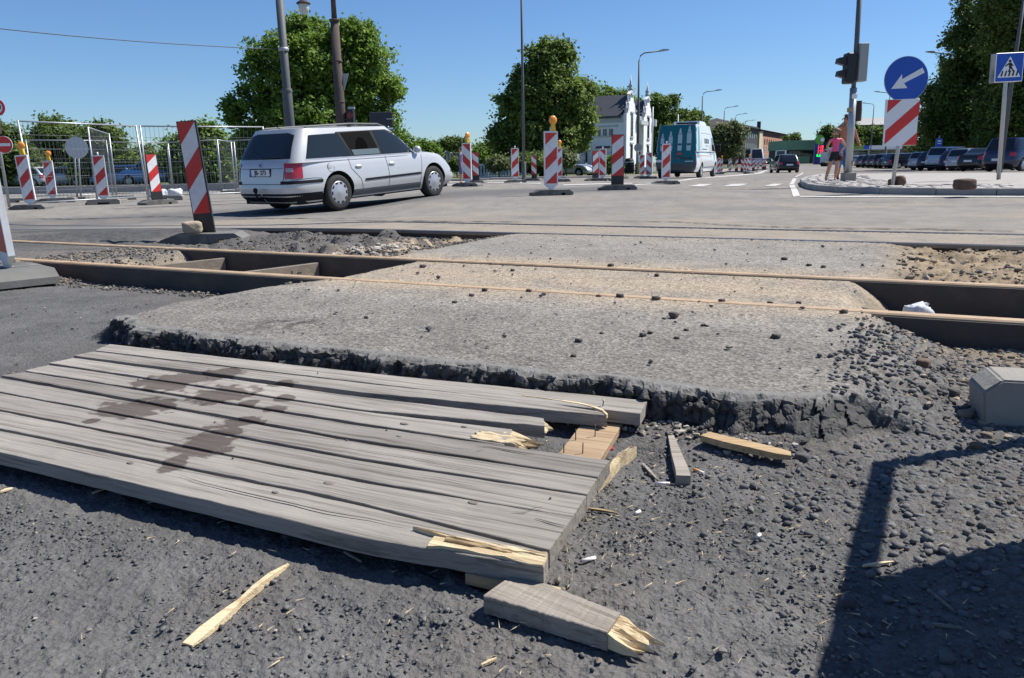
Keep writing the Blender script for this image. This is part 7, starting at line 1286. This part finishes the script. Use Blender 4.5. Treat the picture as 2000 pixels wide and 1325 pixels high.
# girl in pink: back three-quarters to us, hands on hips, looking away to the left
t = walker_base('person in a pink sleeveless top and black shorts, hands on hips, on the island', 1630, 20.6, HI); H = 1.30
J = [((0, 0, .68), (.105, .085)), ((.0, 0, .80), (.098, .075)), ((.01, 0, .95), (.115, .08)), ((.01, 0, 1.045), (.09, .06)), ((.008, 0, 1.09), (.04, .04)), ((0, -.0, 1.15), (.055, .055)), ((-.005, 0, 1.21), (.088, .088)), ((-.005, 0, 1.28), (.055, .055)),
 ((-.075, 0, .62), .085), ((-.13, -.03, .36), .05), ((-.155, -.01, .22), .048), ((-.185, .02, .05), .028), ((-.20, -.06, .025), .03), ((.075, 0, .62), .085), ((.085, .02, .36), .05), ((.075, .03, .22), .048), ((.06, .03, .05), .028), ((.03, -.05, .025), .03),
 ((-.12, 0, 1.03), .045), ((-.19, .07, .86), .032), ((-.12, .02, .72), .022), ((.14, 0, 1.03), .045), ((.27, .04, .87), .032), ((.13, -.03, .74), .022)]
E_ = [(0, 1), (1, 2), (2, 3), (3, 4), (4, 5), (5, 6), (6, 7), (0, 8), (8, 9), (9, 10), (10, 11), (11, 12), (0, 13), (13, 14), (14, 15), (15, 16), (16, 17), (3, 18), (18, 19), (19, 20), (3, 21), (21, 22), (22, 23)]
o = skin_body('body', J, E_, M_SKIN, t, [M_SKIN, M_PINK, M_SHORT, M_SHOE]); recolor(o, lambda c: 3 if c.z < .03 else (1 if (.735 < c.z < 1.06 and abs(c.x) < .145) else 2 if (.50 < c.z <= .735 and abs(c.x-.0) < .20 and not (c.z > .66 and abs(c.x) > .125)) else 0))
head_parts(t, (-.005, 0, 1.215), .088, math.radians(160), 1, M_HAIR, M_SKIN); hand(t, T(-.12, .02, .735)@RY(.5), M_SKIN, .75, 1); hand(t, T(.13, -.03, .745)@RY(-.5), M_SKIN, .75, -1)
bm = bmesh.new(); bmesh.ops.create_icosphere(bm, subdivisions=2, radius=.045, matrix=T(.06, -.05, 1.25)); bm_obj('hair_bun', bm, M_HAIR, t, True); box('shoulder_bag', (.12, .19, -.09, .0, .50, .64), mat('brown_bag', (.16, .04, .03), .7), t, bev=.015)
# man behind the signal pole: bare back, jeans to the knee
t = walker_base('shirtless person in cropped blue jeans, half hidden behind the signal pole', 1646, 21.6, HI)
J = [((0, 0, .92), (.15, .12)), ((.0, 0, 1.06), (.145, .11)), ((.02, 0, 1.26), (.17, .11)), ((.03, 0, 1.39), (.12, .08)), ((.03, 0, 1.46), (.055, .055)), ((.03, .0, 1.52), (.06, .065)), ((.025, .0, 1.60), (.085, .098)), ((.03, 0, 1.68), (.06, .07)),
 ((-.09, 0, .84), .115), ((-.10, -.02, .48), .085), ((-.10, .0, .30), .058), ((-.10, .03, .07), .036), ((-.13, -.09, .035), .042), ((.09, 0, .84), .115), ((.10, .03, .48), .085), ((.11, .04, .30), .058), ((.12, .05, .07), .036), ((.11, -.07, .035), .042),
 ((-.17, 0, 1.37), .06), ((-.22, .10, 1.12), .045), ((-.10, .22, 1.02), .032), ((.22, 0, 1.37), .06), ((.33, .02, 1.12), .045), ((.40, -.06, .93), .032)]
o = skin_body('body', J, E_, M_SKIN2, t, [M_SKIN2, M_JEAN, M_SHOE]); recolor(o, lambda c: 2 if c.z < .06 else (1 if .32 < c.z < .98 and abs(c.x) < .25 else 0))
head_parts(t, (.025, 0, 1.60), .094, math.radians(150), 1, M_HAIRD, M_SKIN2); hand(t, T(-.10, .22, 1.02)@RX(.6), M_SKIN2, .95, 1); hand(t, T(.40, -.06, .93), M_SKIN2, .95, -1); box('dark_bag', (.26, .42, .06, .16, .98, 1.22), M_SHORT, t, bev=.03); tube_obj('strap', [(.34, .1, 1.2), (.20, .06, 1.42), (.10, -.02, 1.47)], .018, M_SHORT, t, 6)
def simple_person(label, px, d, top_m, low_m, hair_m, h=1.65, z_up=0., yaw=0.):
    t = walker_base(label, px, d, z_up, yaw); k = h/1.68
    J2 = [((a[0]*k, a[1]*k, a[2]*k), (r*k if not isinstance(r, tuple) else (r[0]*k, r[1]*k))) for a, r in J]; J2[18:] = [((-.19*k, 0, 1.37*k), .05*k), ((-.23*k, .02, 1.12*k), .038*k), ((-.22*k, -.05, .88*k), .028*k), ((.20*k, 0, 1.37*k), .05*k), ((.25*k, .02, 1.12*k), .038*k), ((.24*k, -.05, .88*k), .028*k)]
    o = skin_body('body', J2, E_, M_SKIN, t, [M_SKIN, top_m, low_m, M_SHOE]); recolor(o, lambda c: 3 if c.z < .06 else 1 if (.98*k < c.z < 1.43*k) else 2 if (.45*k < c.z <= .98*k and abs(c.x) < .2*k) else 0); head_parts(t, (.025*k, 0, 1.60*k), .092*k, yaw, 1, hair_m, M_SKIN); hand(t, T(-.22*k, -.05, .88*k), M_SKIN, k, 1); hand(t, T(.24*k, -.05, .88*k), M_SKIN, k, -1)
M_DRESS = mat('blue_patterned_dress', (.12, .12, .26), .8, 0, .7, 40); simple_person('person in a blue patterned dress behind the beacon right of the silver car', 900, 38, M_DRESS, M_DRESS, M_HAIRD, 1.66, 0, 1.5)
simple_person('person in a pale blue shirt and yellow shorts before the white house entrance', 1249, 58, mat('pale_blue_shirt', (.42, .48, .66), .8), mat('yellow_shorts', (.60, .48, .03), .8), M_HAIRD, 1.7, 0, 1.2)
# ================================================================== loose stones and gravel
M_GRAV = bpy.data.materials.new('gravel'); M_GRAV.use_nodes = True; N = M_GRAV.node_tree.nodes; L_ = M_GRAV.node_tree.links; p_ = N['Principled BSDF']; p_.inputs['Roughness'].default_value = .92; p_.inputs['Specular IOR Level'].default_value = .15; va = N.new('ShaderNodeVertexColor'); va.layer_name = 'Col'; L_.new(va.outputs['Color'], p_.inputs['Base Color'])
ico_b = bmesh.new(); bmesh.ops.create_icosphere(ico_b, subdivisions=1, radius=1); IV = np.array([v.co[:] for v in ico_b.verts]); IF = np.array([[v.index for v in f.verts] for f in ico_b.faces]); ico_b.free()
def gravel(name, label, xy, sizes, cols, seed, sink=.35, flat=.6):
    r = np.random.default_rng(seed); n = len(xy); z, _ = near_height(xy[:, 0], xy[:, 1]); sizes = np.minimum(sizes, .026 if 'heap' in label or 'earth' in label else .0135); ax = r.uniform(.65, 1.35, (n, 3))*sizes[:, None]*np.array([1, .85, flat]); jit = 1+r.uniform(-.36, .30, (n, len(IV))); sizes = np.minimum(sizes, .026 if 'heap' in label or 'earth' in label else .0135)
    V = IV[None]*ax[:, None, :]*jit[:, :, None]; a = r.uniform(0, 6.28, n); ca, sa = np.cos(a)[:, None], np.sin(a)[:, None]; X = V[:, :, 0]*ca-V[:, :, 1]*sa; Y = V[:, :, 0]*sa+V[:, :, 1]*ca; V = np.stack([X+xy[:, 0:1], Y+xy[:, 1:2], V[:, :, 2]+(z+ax[:, 2]*(1-sink)+.004)[:, None]], 2).reshape(-1, 3)
    F = (IF[None]+(np.arange(n)*len(IV))[:, None, None]).reshape(-1, 3); me = bpy.data.meshes.new(name); me.vertices.add(len(V)); me.vertices.foreach_set('co', V.ravel()); me.loops.add(F.size); me.loops.foreach_set('vertex_index', F.ravel()); me.polygons.add(len(F)); me.polygons.foreach_set('loop_start', np.arange(0, F.size, 3)); me.polygons.foreach_set('loop_total', np.full(len(F), 3)); me.polygons.foreach_set('use_smooth', np.zeros(len(F), bool)); me.update(calc_edges=True)
    c = np.ones((n, len(IV), 4), np.float32); c[:, :, :3] = cols[:, None, :]; at_ = me.color_attributes.new('Col', 'FLOAT_COLOR', 'POINT'); at_.data.foreach_set('color', c.ravel()); me.materials.append(M_GRAV); o = link(bpy.data.objects.new(name, me)); tag(o, label, kind='stuff'); return o
def sn_points(n, s0, s1, n0, n1, r): s = r.uniform(s0, s1, n); k = r.uniform(n0, n1, n); x, y = rail_xy(s, k); return np.stack([x, y], 1)
def pal(n, r, cols, v=.3): c = np.array(cols)[r.integers(0, len(cols), n)]; return np.clip(c*r.uniform(1-v, 1+v, (n, 1)), 0, 1)
GREYS = [(.10, .10, .10), (.15, .14, .13), (.07, .07, .075), (.20, .17, .14)]; TANS = [(.26, .21, .15), (.20, .17, .13), (.14, .13, .12), (.30, .25, .19), (.09, .09, .09)]; PALE = [(.45, .42, .36), (.36, .32, .27), (.28, .25, .21)]
r = np.random.default_rng(5)
sg_ = 5.62+2.8*r.beta(1.35, 1.5, 5200); ng_ = r.uniform(-1.3, -.08, 5200); kk_ = r.uniform(0, 1, 5200) < np.clip((sg_-5.6)/.45+(ng_+.5)*.5, .05, 1); xy = np.stack(rail_xy(sg_[kk_], ng_[kk_]), 1); gravel('gravel', 'tan and grey gravel by the rail, right of the slab', xy, r.gamma(2.2, .0032, len(xy))+.003, pal(len(xy), r, TANS), 1, .5)
xy = sn_points(1500, 5.75, 9, GAUGE+.1, 3.1, r); gravel('earth_rubble', 'lumps of earth and stones between the tracks at right', xy, r.gamma(1.3, .0062, len(xy))+.004, pal(len(xy), r, TANS), 2, .55)
xy = np.concatenate([sn_points(3600, -.4, 2.3, GAUGE+.1, 3.1, r), sn_points(700, -.5, .6, .08, .95, r), sn_points(800, -.5, .4, -.5, -.08, r), sn_points(500, 0, 2.6, -.35, -.08, r)]); gravel('ballast', 'grey ballast around the left rail pit', xy, r.gamma(1.8, .0036, len(xy))+.0035, pal(len(xy), r, GREYS+[(.26, .22, .17)]), 3, .5)
xy = np.concatenate([sn_points(500, 1.35, 2.1, GAUGE+.15, GAUGE+.75, r)]); gravel('pale_stones', 'heap of pale stones behind the left rail pit', xy, r.gamma(1.6, .0075, len(xy))+.005, pal(len(xy), r, PALE), 4, .3)
xy = sn_points(1500, 2.75, 5.6, -1.72, -1.575, r); gravel('chippings', 'pale chippings along the foot of the slab edge', xy, r.gamma(1.6, .0022, len(xy))+.002, pal(len(xy), r, GREYS+PALE), 5)
xy = sn_points(520, 2.7, 5.7, -1.4, 3.1, r); gravel('slab_grit', 'fine grit scattered on the slab', xy, r.gamma(1.6, .0019, len(xy))+.0012, pal(len(xy), r, GREYS), 6, .2)
def bedded(sp, x0, x1, y0, y1, seed, keep):      # stones bedded side by side in the milled surface
    rr = np.random.default_rng(seed); gx, gy = np.meshgrid(np.arange(x0, x1, sp), np.arange(y0, y1, sp)); gx = gx.ravel()+rr.uniform(-.42, .42, gx.size)*sp; gy = gy.ravel()+rr.uniform(-.42, .42, gy.size)*sp
    s_, n_ = rail_sn(gx, gy); dx, dy = gx-R0[0], gy-R0[1]; u_ = dx*RD[0]+dy*RD[1]; v_ = dx*RDn[0]+dy*RDn[1]; on_raft = (u_ > -.1) & (u_ < 2.22) & (v_ < .03) & (v_ > -1.06)
    k = ((n_ < -1.66) | (s_ > 5.56+.42*rr.uniform(0, 1, gx.size)**1.3) & (n_ < -.35+.2*rr.uniform(-1, 1, gx.size))) & ~on_raft & (rr.uniform(0, 1, gx.size) < keep(gx, gy)); return np.stack([gx, gy], 1)[k], rr
MILL = [(.145, .143, .141), (.125, .124, .123), (.165, .162, .157), (.115, .115, .117)]
patch_ = lambda x, y: sst(.36, .56, fbm(x*1.7+3, y*1.7, 3, 301))
xy, rr = bedded(.0235, .2, 2.6, .62, 3.1, 31, lambda x, y: np.clip(sst(.25, 1.15, x)*.95*(.35+.65*patch_(x, y)), 0, .93)); o = gravel('bedded_stones', 'dark stones bedded side by side in the milled asphalt at right', xy, .0098*rr.uniform(.62, 1.38, len(xy)), pal(len(xy), rr, MILL, .16), 7, .78, .62); o.data.polygons.foreach_set('use_smooth', np.ones(len(o.data.polygons), bool))
xy, rr = bedded(.0135, -1.3, 1.25, .62, 2.0, 32, lambda x, y: np.clip(.10+.42*patch_(x+5, y)-.25*sst(.7, 1.2, x), .04, .6)); o = gravel('bedded_grit', 'fine grit bedded in the milled asphalt before the platform', xy, .0037*rr.uniform(.5, 1.5, len(xy)), pal(len(xy), rr, MILL, .16), 9, .9, .6); o.data.polygons.foreach_set('use_smooth', np.ones(len(o.data.polygons), bool))
x = r.uniform(-3.0, .5, 1500); y = r.uniform(.75, 4.6, 1500); s_, n_ = rail_sn(x, y); k = (n_ < -1.7) | (s_ < 2.2) & (n_ < -.1); xy = np.stack([x, y], 1)[k]; xy = xy[[rl(v)[1] > .06 or rl(v)[1] < -1.1 or rl(v)[0] < -.05 or rl(v)[0] > 2.3 for v in xy]]; gravel('loose_grit', 'loose grit on the dark milled asphalt at left', xy, r.gamma(1.5, .0016, len(xy))+.0015, pal(len(xy), r, GREYS+[(.3, .27, .22)]), 8, .3)
# straw and wood fibres
def fibres(name, label, n, fn, seed, cols):
    r = np.random.default_rng(seed); vs = []; fs = []
    for i in range(n):
        x, y = fn(r); a = r.uniform(0, 6.28); l = r.uniform(.008, .03); w = r.uniform(.0008, .0018); z = near_z(x, y)+.009; d = np.array([math.cos(a), math.sin(a)]); q_ = np.array([-d[1], d[0]])*w; b = len(vs)
        vs += [(x-q_[0], y-q_[1], z), (x+q_[0], y+q_[1], z), (x+d[0]*l, y+d[1]*l, z+r.uniform(0, .004)), (x, y, z+.002)]; fs += [(b, b+1, b+2), (b, b+2, b+3), (b+1, b+3, b+2)]
    o = mesh_obj(name, vs, fs, M_FRESH); tag(o, label, kind='stuff')
fibres('wood_fibres', 'pale wood fibres strewn around the broken corner', 420, lambda r: (r.normal(.32, .28), r.normal(1.55, .28)), 3, None); fibres('straw_bits', 'scattered straw bits on the milled asphalt', 160, lambda r: (r.uniform(-.9, 1.5), r.uniform(.8, 1.9) if r.uniform() < .5 else r.uniform(.75, 1.2)), 4, None)
# single stones lying on the slab
ST = [(1130, 668, 9), (1256, 657, 9), (1120, 697, 7), (1515, 661, 11), (1316, 619, 12), (1374, 637, 6), (1410, 590, 8), (1648, 612, 9), (947, 569, 8), (921, 579, 7), (888, 592, 6), (1033, 570, 7), (1211, 581, 9), (1281, 586, 10), (1169, 580, 6), (1062, 577, 7), (1380, 638, 5), (986, 657, 5), (715, 622, 6), (826, 523, 8), (1001, 530, 6), (1193, 524, 8), (1283, 540, 7), (1532, 508, 7), (1580, 520, 6), (1608, 523, 6), (1504, 594, 7), (1560, 593, 6), (1340, 646, 6), (1175, 652, 5), (1270, 652, 7), (1322, 662, 7)]
M_LUMP = mat('dark_lump', (.085, .072, .06), .95, 0, .35, 40, obj_var=.3)
ORD = ['leftmost', 'second from left', 'third from left', 'fourth from left', 'fifth from left', 'sixth from left', 'seventh from left', 'eighth from left', 'ninth from left', 'tenth from left', 'eleventh from left', 'twelfth from left', 'thirteenth from left', 'fourteenth from left', 'fifteenth from left']
def band(px, py): k = rail_sn(*gz(px, py)[:2])[1]; return 'on the pale slab well before the rails' if k < -.45 else 'on the slab strip right before the near rail' if k < 0 else 'between the two near rails' if k < GAUGE else 'beyond the second rail'
seen = {}
for i, (px, py, sz) in enumerate(sorted(ST)):
    p = gz(px, py); dd = (Vector((0, 0, CAM_H))-p).length; w = sz/FPX*dd*1.5; bd = band(px, py); k = seen.get(bd, 0); seen[bd] = k+1
    rough_stone('loose_stone', 'dark asphalt lump %s, %s' % (bd, ORD[min(k, 14)]), 'stone', (p.x, p.y, p.z-.002), (w, w*.8, w*.55), M_LUMP, random.uniform(0, 3), 20+i, 2, .22, 'loose lumps on the slab')
for px, py, w, lab, m in ((1170, 884, .022, 'round pinkish pebble beside the brown board', (.30, .25, .22)), (1566, 902, .035, 'dark grey lump at the right end of the brown board', (.08, .08, .085)), (1448, 841, .034, 'smooth grey pebble above the brown board', (.24, .24, .23)), (1420, 889, .020, 'pale round pebble in front of the brown board', (.36, .31, .27)), (1884, 818, .04, 'pale brown pebble in the shadow of the concrete block, left', (.20, .17, .13)), (1901, 812, .034, 'pale brown pebble in the shadow of the concrete block, right', (.20, .17, .13)), (1926, 858, .03, 'small brown stone in front of the concrete block', (.17, .13, .09)), (1905, 878, .032, 'rusty brown stone on the shadow line', (.15, .10, .06)), (1535, 1018, .022, 'single dark lump on the milled asphalt', (.06, .06, .062)), (1803, 719, .05, 'dark reddish lump at the ramp foot', (.13, .085, .06)), (1860, 774, .04, 'dark lump left of the concrete block', (.08, .075, .07)), (1655, 1185, .03, 'dark lump inside the barrier shadow edge', (.06, .06, .065))):
    p = gz(px, py); rough_stone('pebble', lab, 'stone', (p.x, p.y, p.z), (w, w*.8, w*.65), mat('peb%d%d' % (px, py), m, .9, 0, .2, 60), random.uniform(0, 3), int(px), 3, .12)
# white plastic bag/cup and a timber stub in the right pit
p = Vector((*rail_xy(5.88, .64), 0)); p.z = near_z(p.x, p.y)+.01; M_BAGW = mat('white_plastic', (.66, .67, .66), .35, 0, .1, 20, bump=.5, bscale=30)
t = thing('plastic_bag', 'crumpled white plastic bag lying in the right rail pit', 'plastic bag', (p.x, p.y, p.z)); o = rough_stone('bag_body', None, None, (0, 0, 0), (.12, .11, .12), M_BAGW, .3, 12, 6, .16); o.parent = t
prism_obj('bag_handle', [(-.02, .09), (.03, .10), (.05, .125), (.04, .13), (.0, .105), (-.04, .12)], -.01, .01, M_BAGW, t)
p = Vector((*rail_xy(5.70, .52), 0)); p.z = near_z(p.x, p.y); o = tube_obj('timber_stub', [(-.08, .02, .05), (.08, -.02, .015)], .02, MATS['tie_timber'], None, 8); o.location = p; tag(o, 'brown timber stub leaning at the end of the right rail pit', 'timber')
